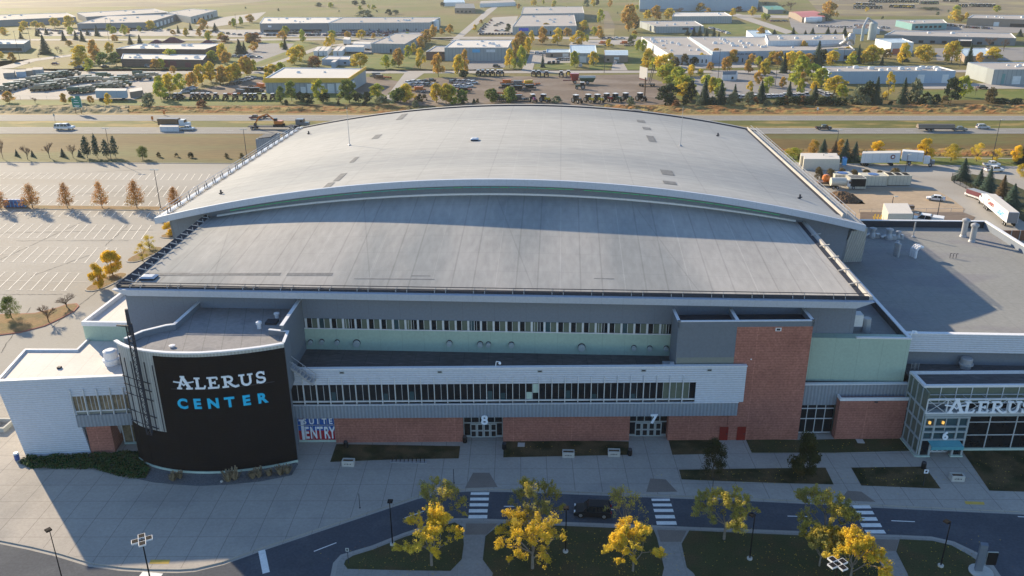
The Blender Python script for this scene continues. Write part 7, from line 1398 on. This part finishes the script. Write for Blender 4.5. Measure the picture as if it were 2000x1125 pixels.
for i, (x0, x1, y, h, lab) in enumerate(((1629, 1664, 360, 3.0, 'cream cooling unit with a round fan and blue side, leftmost of four'), (1658, 1690, 370, 3.4, 'cooling unit with a black louvred side, second of four'), (1683, 1731, 364, 3.2, 'long cream cooling unit with a round top fan, third of four'), (1733, 1778, 363, 3.2, 'cream cooling unit with three dark top openings, rightmost of four'))):
    A_, B_ = G(x0, y), G(x1, y); w = (B_-A_).length; d = 4.4; c = (A_+B_)/2+Vector((0, d/2, 0)); t = thing('cooling_unit', lab, 'cooling unit', c, 'cooling units on the yard')
    mb = MB('unit_cream'); mb.box(c.x-w/2, c.x+w/2, c.y-d/2, c.y+d/2, .2, h); part(mb, 'housing', t); mb = MB('trim_dark'); mb.box(c.x-w/2+.2, c.x+w/2-.2, c.y-d/2+.2, c.y+d/2-.2, 0, .199); part(mb, 'skid', t)
    if i in (0, 2): mb = MB('paint_blue'); mb.tube((c.x, c.y, h), (c.x, c.y, h+.18), 1.5, 1.5, 18); part(mb, 'fan', t)
    if i == 1: mb = MB('black'); mb.box(c.x-w/2+.3, c.x+w/2-.2, c.y-d/2-.05, c.y-d/2-.01, .9, h-.2); part(mb, 'louvre', t); mb = MB('trim_dark'); [mb.box(c.x-w/2+.4, c.x+w/2-.4, c.y-d/2+.5+k*1.2, c.y-d/2+1.2+k*1.2, h+.005, h+.04) for k in range(3)]; part(mb, 'top_grille', t)
    if i == 3:
        for k in range(3): mb = MB('black'); x = c.x-w/2+w*(k+.12)/3; mb.box(x, x+w*.24, c.y-d/2+.5, c.y+d/2-.5, h+.005, h+.05); part(mb, 'opening', t)
    if i == 0: mb = MB('paint_blue'); mb.box(c.x+w/2+.01, c.x+w/2+.06, c.y-d/2+.3, c.y+d/2-.3, .5, h-.5); part(mb, 'side_panel', t)
tk = MB('paint_cream'); tk.tube((-3.4, 0, 2.1), (1.0, 0, 2.1), 1.25, 1.25, 14); cb = MB('paint_white', 'car_glass'); cb.box(1.3, 2.7, -1.1, 1.1, .8, 2.7, 'paint_white'); cb.box(2.71, 4.2, -.95, .95, .7, 1.7, 'paint_white'); cb.box(2.71, 2.75, -.95, .95, 1.8, 2.5, 'car_glass'); cb.box(1.6, 2.5, -1.13, -1.105, 1.8, 2.5, 'car_glass')
local_thing('tank_truck', 'white tank truck beside the brown soil heap', 'truck', G(1643, 368), 0, [('tank', tk), ('cab', cb)]+wheels([(3.2, 1), (3.2, -1), (-1.5, 1), (-1.5, -1), (-2.7, 1), (-2.7, -1)], .5), 1.0)
p = G(1612, 362); m1 = MB('paint_orange'); m1.lathe((0, 0, 1), [(.5, 0), (1.3, 1.0), (1.1, 2.0), (.5, 2.4)], 12); m2 = MB('paint_brown'); m2.box(-2.5, 2, -1, 1, .6, 1.2); local_thing('tar_kettle', 'rusty orange machine left of the white tank truck', 'machine', p, 0, [('drum', m1), ('frame', m2)]+wheels([(-1.6, 1), (-1.6, -1), (1.4, 1), (1.4, -1)], .4), 1.)
from mathutils import noise as NZ
mb = MB('soil'); c = G(1645, 388); n = 26
for j in range(n+1):
    for i in range(n+1):
        u, v = i/n*2-1, j/n*2-1; r = math.hypot(u, v); h = max(0, 1-r**1.6)*2.1*(1+.5*NZ.noise(Vector((u*3, v*3, 1))))+.25*NZ.noise(Vector((u*9, v*9, 4)))*(r < .95); mb.v.append(Vector((c.x+u*4.8, c.y+v*5.5, max(-.02, h))))
for j in range(n):
    for i in range(n): k = j*(n+1)+i; mb.f.append([k, k+1, k+n+2, k+n+1]); mb.m.append(0)
o = mb.build('soil_heap', org=c); tag(o, 'brown soil heap before the tank truck', 'soil heap')
V('parked_car', 'sedan', 'white', G(1827, 391), math.pi-.35, 1.05, 'white saloon parked on the dirt pad edge', 'car')
V('pickup_truck', 'pickup', 'white', G(1941, 335), .1, 1.0, 'upper white pickup parked at the right end of the yard', 'pickup', 'two white pickups'); V('pickup_truck', 'pickup', 'white', G(1936, 330-6), .1, .9, 'rear white pickup behind the other at the right end of the yard', 'pickup', 'two white pickups')
bx = MB('paint_cream', 'panel_grey'); bx.box(0, 1, 0, 1, 0, 1) if 0 else None
t = box_thing('generator_box', 'big cream equipment box beside the right hand roof parapet', (1730, 447), (1779, 447), (1768, 425), 4.0, 'paint_cream', 'far_roof_white', 'equipment box'); c = G(1768, 444)
V('service_truck', 'service', 'white', G(1808, 437), math.pi-.5, 1.35, 'white service truck right of the big cream box', 'truck')
for k in range(3):
    p = G(1706+k*6, 434+k); t = thing('barricade', f'yellow wooden barricade, {ordw(k)} from the left by the roof parapet', 'barricade', p, 'yellow barricades'); mb = MB('paint_yellow'); mb.bar(p, p+Vector((1.0, 2.2, 1.6)), .3, .15); part(mb, 'plank', t); mb = MB('paint_yellow'); mb.bar(p+Vector((.9, 0, 0)), p+Vector((.2, 1.4, 1.2)), .2, .12); part(mb, 'leg', t)
p = G(1773, 411); mb1 = MB('paint_brown'); mb1.box(-1.2, 1.4, -.7, .7, .4, 1.5); mb2 = MB('trim_dark'); mb2.bar((-1.2, 0, .8), (-3, 0, .5), .15, .15); local_thing('compressor', 'small brown trailer machine on the edge of the dirt pad', 'machine', p, 0, [('housing', mb1), ('drawbar', mb2)]+wheels([(0, .8), (0, -.8)], .35), 1.)
# delivery truck with painted side
D0 = G(1919, 405); D1 = G(1964, 444); ang = math.atan2(D0.y-D1.y, D0.x-D1.x); Lb = (D0-D1).length*.98; c = (D0+D1)/2+Vector((math.sin(ang)*-1.3, math.cos(ang)*1.3, 0))*-1
bx = MB('wall_white', 'far_roof_white', 'wall_grey'); bx.box(-Lb/2, Lb/2, -1.3, 1.3, 1.15, 4.0, 'wall_white'); bx.box(-Lb/2+.1, Lb/2-.1, -1.2, 1.2, 4.01, 4.05, 'far_roof_white'); rd = MB('wall_grey'); rd.box(-Lb/2-.05, -Lb/2-.01, -1.2, 1.2, 1.2, 3.9)
side = 1.3
def dtext(txt, mat, x, z, size):
    t = text_mb(txt, mat, size, .03*size, .03); m = MB(mat); m.add(t, Matrix.Translation((x, side+.04, z)) @ Matrix.Rotation(math.pi, 4, 'Z')); return m
l1 = dtext('Coors', 'paint_red', Lb*.22, 2.15, 1.9); l2 = dtext('LIGHT', 'paint_sky', -Lb*.22, 1.75, 1.7)
local_thing('delivery_trailer', 'white delivery trailer with red and blue writing on its side', 'trailer', c, ang, [('box', bx, [('lettering', l1), ('lettering', l2)]), ('rear_door', rd)]+wheels([(-Lb/2+1.2, 1.1), (-Lb/2+1.2, -1.1), (-Lb/2+2.5, 1.1), (-Lb/2+2.5, -1.1), (Lb/2-1.5, 1.1), (Lb/2-1.5, -1.1), (Lb/2-2.8, 1.1), (Lb/2-2.8, -1.1)], .5), 1.)
d = Vector((math.cos(ang), math.sin(ang), 0)); semi_cab('semi_tractor', 'white semi tractor in front of the delivery trailer', c+d*(Lb/2+2.0), ang, 'white', 1.)
p = G(1920, 392); fb = MB('roof_maroon'); fb.box(-5.5, 5.5, -1.2, 1.2, 1.0, 2.2); fl = MB('galv'); fl.box(-5.3, 5.3, -1.1, 1.1, 2.21, 2.3)
a2 = math.atan2(G(1895, 382).y-G(1948, 400).y, G(1895, 382).x-G(1948, 400).x); local_thing('dump_trailer', 'maroon open trailer standing along the black fence', 'trailer', p, a2, [('box', fb), ('load', fl)]+wheels([(-4, 1), (-4, -1), (-2.8, 1), (-2.8, -1)], .45), 1.); V('pickup_truck', 'pickup', 'white', G(1902, 386), a2, .95, 'white pickup in front of the maroon trailer by the fence', 'pickup')
# fences
def fence(name, label, pts, h, step, m='black', rails=(.1, 1.), mesh=True, z=0):
    P_ = [G(*q) for q in pts]; t = thing(name, label, 'fence', P_[0]); n = 0
    for a, b in zip(P_, P_[1:]):
        mb = MB(m)
        for r in rails: mb.bar(a+Vector((0, 0, h*r)), b+Vector((0, 0, h*r)), .06, .06)
        L = (b-a).length; d = (b-a)/L; k = 0.
        if mesh:
            while k < L: mb.bar(a+d*k, a+d*k+Vector((0, 0, h)), .022, .022); k += .28
        part(mb, 'mesh_panel', t); k = 0.
        while k < L and n < 90: mb = MB(m); mb.tube(a+d*k, a+d*k+Vector((0, 0, h+.1)), .055, .055, 6); part(mb, 'post', t); k += step; n += 1
    return t
fence('chain_link_fence', 'black mesh fence curving round the lawn with spruces', [(1858, 352), (1864, 358), (1893, 372), (1930, 393), (1965, 414), (2010, 440)], 2.3, 3.2)
fence('post_fence', 'low post and rail fence along the dirt pad', [(1678, 416), (1760, 415), (1884, 414)], 1.1, 3.4, 'galv', (.95,), False)
fence('chain_link_fence', 'long thin fence along the front of the vehicle depot', [(-60, 195), (60, 195), (180, 196.5)], 2.0, 9, 'galv', (1.,), False)
mk('wood_red', (.20, .10, .065), lines=[((1, 0, 0), .8, .08, .5)]); a, b = G(1938, 470), G(2040, 470); t = thing('screen_wall', 'brown slatted wall at the lower right of the yard beside the roof', 'fence', a); mb = MB('wood_red'); mb.hull8([(a.x, a.y, 0), (b.x, b.y, 0), (b.x, b.y+.2, 0), (a.x, a.y+.2, 0)], [(a.x, a.y, 2.6), (b.x, b.y, 2.6), (b.x, b.y+.2, 2.6), (a.x, a.y+.2, 2.6)]); part(mb, 'panel', t)
for k in range(7): q = a.lerp(b, k/6); mb = MB('galv'); mb.box(q.x-.08, q.x+.08, q.y-.1, q.y-.01, 0, 2.8); part(mb, 'post', t)
# ------------------------------------------------------------------ rows of far cars (each its own object)
CC = ['black', 'grey', 'silver', 'white', 'blue', 'grey', 'black', 'silver', 'maroon', 'white', 'grey', 'tan']
DN = {'black': 'black', 'grey': 'dark grey', 'silver': 'silver', 'white': 'white', 'blue': 'blue', 'maroon': 'dark red', 'tan': 'tan', 'red': 'red', 'army': 'olive', 'green': 'green'}
rc = random.Random(5)
def row(x0, y0, x1, y1, n, where, grp, cols=CC, rz=1.45, kinds=('sedan', 'suv', 'pickup', 'wagon'), sc=1.05, jit=.12, full=False):
    for i in range(n):
        t = i/max(1, n-1); x = x0+(x1-x0)*t; y = y0+(y1-y0)*t; c = rc.choice(cols); k = rc.choice(kinds)
        o = V('parked_pickup' if k == 'pickup' else 'parked_car', k, c, G(x, y), rz+rc.uniform(-jit, jit), sc, None, 'car', grp, full); reg(o, DN[c]+(' pickup' if k == 'pickup' else ' car'), where, 'pickup' if k == 'pickup' else 'car', grp)
g = 'cars parked before the long warehouse'; w = 'in the lot before the long warehouse'
for (x0, x1, y, n) in ((482, 512, 67, 6), (520, 560, 69.5, 10), (545, 582, 66, 8), (570, 590, 63.5, 4), (600, 624, 70, 6), (612, 622, 64.5, 3), (634, 700, 70, 14), (640, 690, 66.5, 9), (692, 760, 70.5, 15), (690, 780, 66.5, 17), (680, 775, 63, 14), (790, 850, 61, 8)): row(x0, y, x1, y, n, w, g)
g = 'cars parked beside the ribbed hall'; w = 'in the lot left of the ribbed hall'
row(936, 63, 948, 48, 6, w, g); row(940, 62, 960, 41, 6, w, g, jit=.3); row(970, 61, 990, 61, 3, w, g, rz=0); row(968, 51, 980, 46, 3, w, g, rz=0); row(938, 68, 1000, 67.5, 11, 'along the road left of the ribbed hall', g, ['black', 'grey'])
g = 'cars on the dealer yard'; w = 'in the slanted row left of the workshop'
row(452, 166, 493, 153, 7, w, g, ['blue', 'white', 'silver', 'grey', 'black'], rz=.5, sc=1.0, full=True); row(361, 181, 378, 173, 4, 'in the short row on the dealer yard', g, ['silver', 'white', 'grey'], rz=.4, full=True)
g = 'vehicles on the small gravel lot'; w = 'on the gravel lot below the concrete drive'
row(797, 163, 842, 160, 5, w, g, ['white', 'black', 'grey', 'white'], .9); row(802, 168, 848, 167, 5, w, g, ['white', 'grey', 'silver', 'white'], .9); row(885, 162, 925, 163, 5, w, g, ['white', 'grey', 'black', 'silver'], .9); row(890, 170, 915, 170, 4, w, g, ['white', 'white', 'grey'], .9)
g = 'cars by the blue roofed sheds'; w = 'parked by the blue roofed sheds'
row(1050, 105, 1063, 105, 2, w, g, ['white'], 0); row(1092, 118, 1110, 118, 4, w, g, ['black', 'grey', 'silver'], .2); row(1073, 124, 1090, 124, 3, w, g, ['black', 'grey']); row(1202, 124, 1204, 124, 1, w, g, ['white'], 1.5); row(1134, 130, 1135, 130, 1, w, g, ['white'], 1.5); row(970, 131, 971, 131, 1, w, g, ['black'], 0); row(980, 117, 981, 117, 1, w, g, ['white'], 1.5); row(1180, 76, 1216, 76, 4, w, g, ['white', 'grey', 'white'], 0)
g = 'vehicles near the brown building'; w = 'near the brown flat building'
row(108, 126, 109, 126, 1, w, g, ['maroon'], 0); row(146, 125, 170, 122, 3, w, g, ['silver', 'white', 'grey'], 0); row(155, 134, 156, 134, 1, w, g, ['grey'], .1); row(205, 132, 206, 132, 1, w, g, ['black'], 1.); row(290, 131, 298, 132, 2, w, g, ['silver', 'grey'], .3); row(460, 112, 506, 113, 5, w, g, ['silver', 'white', 'grey'], .3); row(508, 136, 516, 136, 2, w, g, ['black', 'grey'], .1)
g = 'cars before the grey works'; w = 'in the lot before the grey works'
row(75, 58, 120, 62, 12, w, g, jit=.4); row(100, 66, 190, 67, 6, w, g, jit=.4); row(240, 60, 330, 60, 7, w, g, jit=.4); row(400, 62, 480, 70, 8, w, g, jit=.4)
g = 'vehicles in the right hand yards'; w = 'in the yards right of the factory'
row(1640, 54, 1662, 55, 7, w, g, ['white', 'silver', 'white']); row(1716, 55, 1735, 56, 5, w, g, ['white', 'silver', 'grey']); row(1850, 50, 1890, 54, 12, w, g); row(1880, 54, 1935, 57, 12, w, g); row(1598, 52, 1640, 54, 8, w, g, ['white', 'silver']); row(1388, 56, 1422, 66, 10, 'on the grass by the dark spruces', g, ['white', 'silver', 'white', 'grey'], .4); row(1508, 42, 1535, 42, 5, w, g, ['grey', 'maroon', 'black'], .2); row(1455, 78, 1470, 78, 3, w, g, ['white', 'grey'])
g = 'white vehicles behind the conifers'; w = 'in the row behind the conifers'
row(1442, 192, 1575, 188, 17, w, g, ['white', 'silver', 'white'], 1.5); row(1596, 180, 1622, 190, 8, 'in the slanted group before the blue warehouse', g, ['white', 'silver'], .8); row(1822, 160, 1838, 160, 2, 'before the long blue warehouse', g, ['grey', 'white'], 0); row(1919, 173, 1920, 173, 1, 'on the strip before the ribbed warehouse', g, ['black'], 0); row(1506, 144.5, 1507, 144.5, 1, 'alone at the edge of the empty car park', g, ['grey'], 0)
# army trucks: bonnet, cab, canvas or bed, six wheels
def army(p, rz, var, where):
    c = ('paint_army', 'paint_tan', 'paint_dkgreen')[var % 3]; a = MB(c, 'car_glass'); a.box(1.6, 3.0, -1.1, 1.1, .9, 2.5, c); a.box(3.01, 4.4, -.95, .95, .8, 1.7, c); a.box(3.01, 3.04, -.9, .9, 1.75, 2.3, 'car_glass'); b = MB(c)
    if var % 4 == 0: b.hull8([(-4, -1.2, 1.1), (1.4, -1.2, 1.1), (1.4, 1.2, 1.1), (-4, 1.2, 1.1)], [(-4, -1.0, 3.1), (1.4, -1.0, 3.1), (1.4, 1.0, 3.1), (-4, 1.0, 3.1)])
    elif var % 4 == 1: b.box(-4, 1.4, -1.2, 1.2, 1.1, 1.35); b.box(-4, 1.4, -1.2, -1.1, 1.36, 1.9); b.box(-4, 1.4, 1.1, 1.2, 1.36, 1.9)
    elif var % 4 == 2: b.tube((-3.8, 0, 2.1), (1.2, 0, 2.1), 1.05, 1.05, 10)
    else: b.box(-4, 1.4, -1.2, 1.2, 1.1, 2.9)
    w_ = MB('tyre'); [w_.tube((x, -1.15, .55), (x, 1.15, .55), .55, .55, 8) for x in (3.4, -1.4, -2.8)]
    o = local_thing('army_truck', '', 'truck', p, rz, [('cab', a), ('cargo_body', b), ('axles', w_)], 1.15); reg(o, ('olive', 'tan', 'dark green')[var % 3]+' army truck', where, 'truck', 'army trucks in the depot')
i = 0
for (x0, y0, x1, y1, n, rz, wh) in ((4, 180, 90, 156, 9, .45, 'in the left slanted row of the depot'), (75, 178, 118, 172, 5, .2, 'in the front middle group of the depot'), (100, 170, 175, 158, 7, .3, 'in the centre row of the depot'), (92, 154, 142, 147, 5, .2, 'in the rear left row of the depot'), (150, 183, 200, 176, 5, .2, 'in the front right group of the depot'), (188, 160, 205, 153, 2, .3, 'in the rear middle of the depot'), (205, 168, 275, 150, 6, .45, 'in the right slanted row of the depot'), (215, 174, 240, 168, 3, .3, 'in the right inner row of the depot'), (280, 156, 298, 152, 2, .3, 'at the right end of the depot')):
    for k in range(n): t = k/max(1, n-1); army(G(x0+(x1-x0)*t, y0+(y1-y0)*t), rz+rc.uniform(-.1, .1), i, wh); i += 1
# tractors
def tractor(p, rz, col, where, sc=1.1, desc=None):
    c = 'paint_'+col; b = MB(c); b.box(.2, 2.4, -.45, .45, 1.0, 1.9); cb = MB('car_glass', c, 'paint_white'); cb.box(-1.2, .4, -.7, .7, 1.2, 2.7, 'car_glass'); cb.box(-1.3, .5, -.78, .78, 2.71, 2.88, 'paint_white')
    w_ = []
    for x, y, r, w in ((-.7, .95, .95, .5), (-.7, -.95, .95, .5), (1.8, .85, .62, .35), (1.8, -.85, .62, .35)): t_, rm = wheel_mb((x, y, r), r, w); w_.append(('wheel', t_, [('rim', rm)]))
    o = local_thing('tractor', '', 'tractor', p, rz, [('bonnet', b), ('cab', cb)]+w_, sc); reg(o, desc or {'green': 'green', 'dkgreen': 'dark green', 'red': 'red', 'grey': 'grey', 'brown': 'dusty brown', 'purple': 'purple', 'yellow': 'yellow', 'black': 'black', 'orange': 'orange'}[col]+' tractor', where, 'tractor', 'tractors in the dealer yards')
for x, y, c in ((326, 193, 'black'), (344, 194, 'grey'), (353, 194, 'black'), (377, 194, 'grey'), (386, 194, 'brown'), (397, 194, 'grey'), (407, 194, 'brown'), (422, 194, 'grey'), (441, 195, 'brown'), (460, 195, 'brown'), (480, 195, 'grey'), (490, 195, 'black'), (499, 195, 'grey'), (516, 195, 'brown'), (533, 195, 'brown')): tractor(G(x, y), -1.4, c, 'along the verge left of the workshop')
for x, y, c in ((1126, 201, 'brown'), (1150, 200, 'yellow'), (1168, 200, 'yellow'), (1186, 198, 'red'), (1203, 198, 'dkgreen'), (1223, 197, 'black'), (1251, 197, 'black')): tractor(G(x, y), -.9, c, 'in the front row of the dirt yard', 1.35)
for x, y, c in ((1042, 149, 'brown'), (1052, 149, 'brown'), (1067, 150, 'brown'), (1096, 150, 'grey'), (1110, 149, 'yellow'), (934, 148, 'black'), (943, 148, 'black'), (953, 148, 'grey'), (962, 148, 'black'), (973, 148, 'grey'), (980, 148, 'grey')): tractor(G(x, y), -1.5, c, 'in the back row of the dirt yard', 1.2)
tractor(G(1135, 174), math.pi, 'dkgreen', 'in the middle of the dirt yard', 1.3)
tractor(G(1041, 199), -1.2, 'purple', 'at the front of the dirt yard', 1.3); tractor(G(1063, 199), -.6, 'yellow', 'at the front of the dirt yard', 1.3)
def grain(p, rz, col, lab, sc=1.): a = MB('paint_'+col, 'paint_cream'); a.hull8([(-2.5, -.5, .8), (2.5, -.5, .8), (2.5, .5, .8), (-2.5, .5, .8)], [(-3.4, -1.4, 2.6), (3.4, -1.4, 2.6), (3.4, 1.4, 2.6), (-3.4, 1.4, 2.6)], 'paint_'+col); b = MB('paint_cream'); b.tube((-3.4, 0, 2.75), (3.4, 0, 2.75), .7, .7, 10); return local_thing('grain_cart', lab, 'grain cart', p, rz, [('hopper', a), ('cover', b)]+wheels([(0, 1.2), (0, -1.2)], .8), sc)
grain(G(1147, 164), 0, 'dkgreen', 'green grain cart with a rolled cream cover in the dirt yard', 1.3)
p = G(1122, 163); a = MB('paint_red'); a.hull8([(-1.2, -1, 1.2), (1.2, -1, 1.2), (1.2, 1, 1.2), (-1.2, 1, 1.2)], [(-1.8, -1.4, 4.2), (1.8, -1.4, 4.2), (1.8, 1.4, 4.2), (-1.8, 1.4, 4.2)]); b = MB('paint_maroon'); b.bar((-5, 0, 1.4), (5, 0, 1.4), .4, .5); b.bar((-3, .4, 2.6), (3, .4, 2.6), .2, .2); local_thing('seeder', 'tall red seeder machine left of the green grain cart', 'farm machine', p, .1, [('hopper', a), ('toolbar', b)]+wheels([(0, 1.5), (0, -1.5)], .7), 1.3)
def implement(p, rz, col, where, n, sc=1.):
    f = MB('paint_'+col); f.bar((-3.4, 0, .9), (3.4, 0, .9), .25, .25); f.bar((-3, -1.6, .8), (3, -1.6, .8), .2, .2); f.bar((0, 0, .9), (0, -4, .7), .2, .2); [f.bar((x, 0, .9), (x, -1.6, .8), .15, .15) for x in (-3, -1, 1, 3)]; g_ = MB('trim_dark')
    for k in range(9): g_.tube((-3.2+k*.8, -.1, .45), (-3.2+k*.8, .05, .45), .45, .45, 8)
    h_ = MB('paint_'+col); h_.hull8([(-2, -.5, 1.1), (2, -.5, 1.1), (2, .5, 1.1), (-2, .5, 1.1)], [(-2.2, -.8, 2.2), (2.2, -.8, 2.2), (2.2, .8, 2.2), (-2.2, .8, 2.2)])
    o = local_thing('farm_implement', '', 'farm machine', p, rz, [('frame', f), ('discs', g_)]+([('seed_box', h_)] if n % 2 == 0 else []), sc); reg(o, {'orange': 'rusty orange', 'grey': 'grey', 'brown': 'brown', 'black': 'black', 'yellow': 'yellow', 'dkgreen': 'dark green'}[col]+' farm implement', where, 'farm machine', 'farm implements')
for i, (x, y, c) in enumerate(((990, 164, 'orange'), (1002, 162, 'brown'), (1012, 166, 'grey'), (1022, 163, 'orange'), (1032, 165, 'yellow'), (1042, 166, 'orange'), (988, 173, 'black'), (1000, 172, 'grey'), (1012, 176, 'black'), (1024, 178, 'black'), (1034, 174, 'black'), (984, 184, 'orange'), (996, 184, 'dkgreen'), (1005, 187, 'orange'))): implement(G(x, y), rc.uniform(-.5, .5), c, 'in the cluster on the dirt yard', i, 1.1)
for i, (x, y, c) in enumerate(((975, 197, 'grey'), (992, 197, 'grey'), (1008, 196, 'grey'), (1020, 196, 'black'))): implement(G(x, y), rc.uniform(-.2, .2), c, 'folded down just above the dome', i, 1.3)
for i, (x, y, c) in enumerate(((478, 180, 'brown'), (488, 176, 'grey'), (498, 181, 'black'), (508, 178, 'brown'), (470, 184, 'grey'), (455, 186, 'orange'), (510, 172, 'orange'), (500, 170, 'brown'))): implement(G(x, y), rc.uniform(-.8, .8), c, 'in the heap beside the workshop', i, 1.2)
for i, (x, y, c) in enumerate(((818, 178, 'orange'), (826, 181, 'grey'), (905, 180, 'black'), (908, 177, 'orange'), (741, 154, 'brown'), (755, 153, 'orange'), (735, 150, 'grey'), (1128, 86, 'dkgreen'), (1178, 86, 'orange'), (1190, 90, 'dkgreen'), (1220, 86, 'orange'), (1228, 90, 'grey'))): implement(G(x, y), rc.uniform(-.5, .5), c, 'standing singly about the estate', i, 1.1)
# green and yellow machinery rows in the fields of the upper right
for (x0, y0, x1, y1, n, c) in ((1672, 11, 1706, 12, 9, 'yellow'), (1740, 15, 1782, 16, 9, 'yellow'), (1800, 8, 1830, 8, 8, 'green'), (1700, 5, 1790, 5, 16, 'dkgreen'), (1895, 13, 1940, 14, 10, 'dkgreen'), (1873, 14, 1885, 14, 3, 'yellow'), (1845, 3, 1870, 4, 6, 'dkgreen'), (1670, 17, 1720, 17, 8, 'dkgreen')):
    for k in range(n): t = k/(n-1); tractor(G(x0+(x1-x0)*t, y0+(y1-y0)*t), rc.uniform(0, 6), c, 'in the far machinery field at upper right', 1.5)
for i, (x, y) in enumerate(((1583, 45), (1592, 44))): p = G(x, y); t = thing('storage_tank', ('left', 'right')[i]+' white tank on the yard beyond the factory', 'tank', p); mb = MB('frame_white'); mb.tube(p+Vector((-6, 0, 3)), p+Vector((6, 0, 3)), 2.8, 2.8, 12); part(mb, 'tank', t)
# ------------------------------------------------------------------ air
hz = MB('haze_air'); m = bpy.data.materials.new('haze_air'); m.use_nodes = True; nt = m.node_tree; nt.nodes.clear(); out = nt.nodes.new('ShaderNodeOutputMaterial'); pv = nt.nodes.new('ShaderNodeVolumePrincipled')
pv.inputs['Color'].default_value = (.84, .92, 1, 1); pv.inputs['Density'].default_value = .000065; pv.inputs['Anisotropy'].default_value = .2; nt.links.new(pv.outputs[0], out.inputs['Volume']); MATS['haze_air'] = m
hz.box(-2650, 2650, -80, 3650, -1.3, 72); o = hz.build('haze'); tag(o, 'thin pale air over the whole place', 'haze', kind='stuff')
finish_labels()
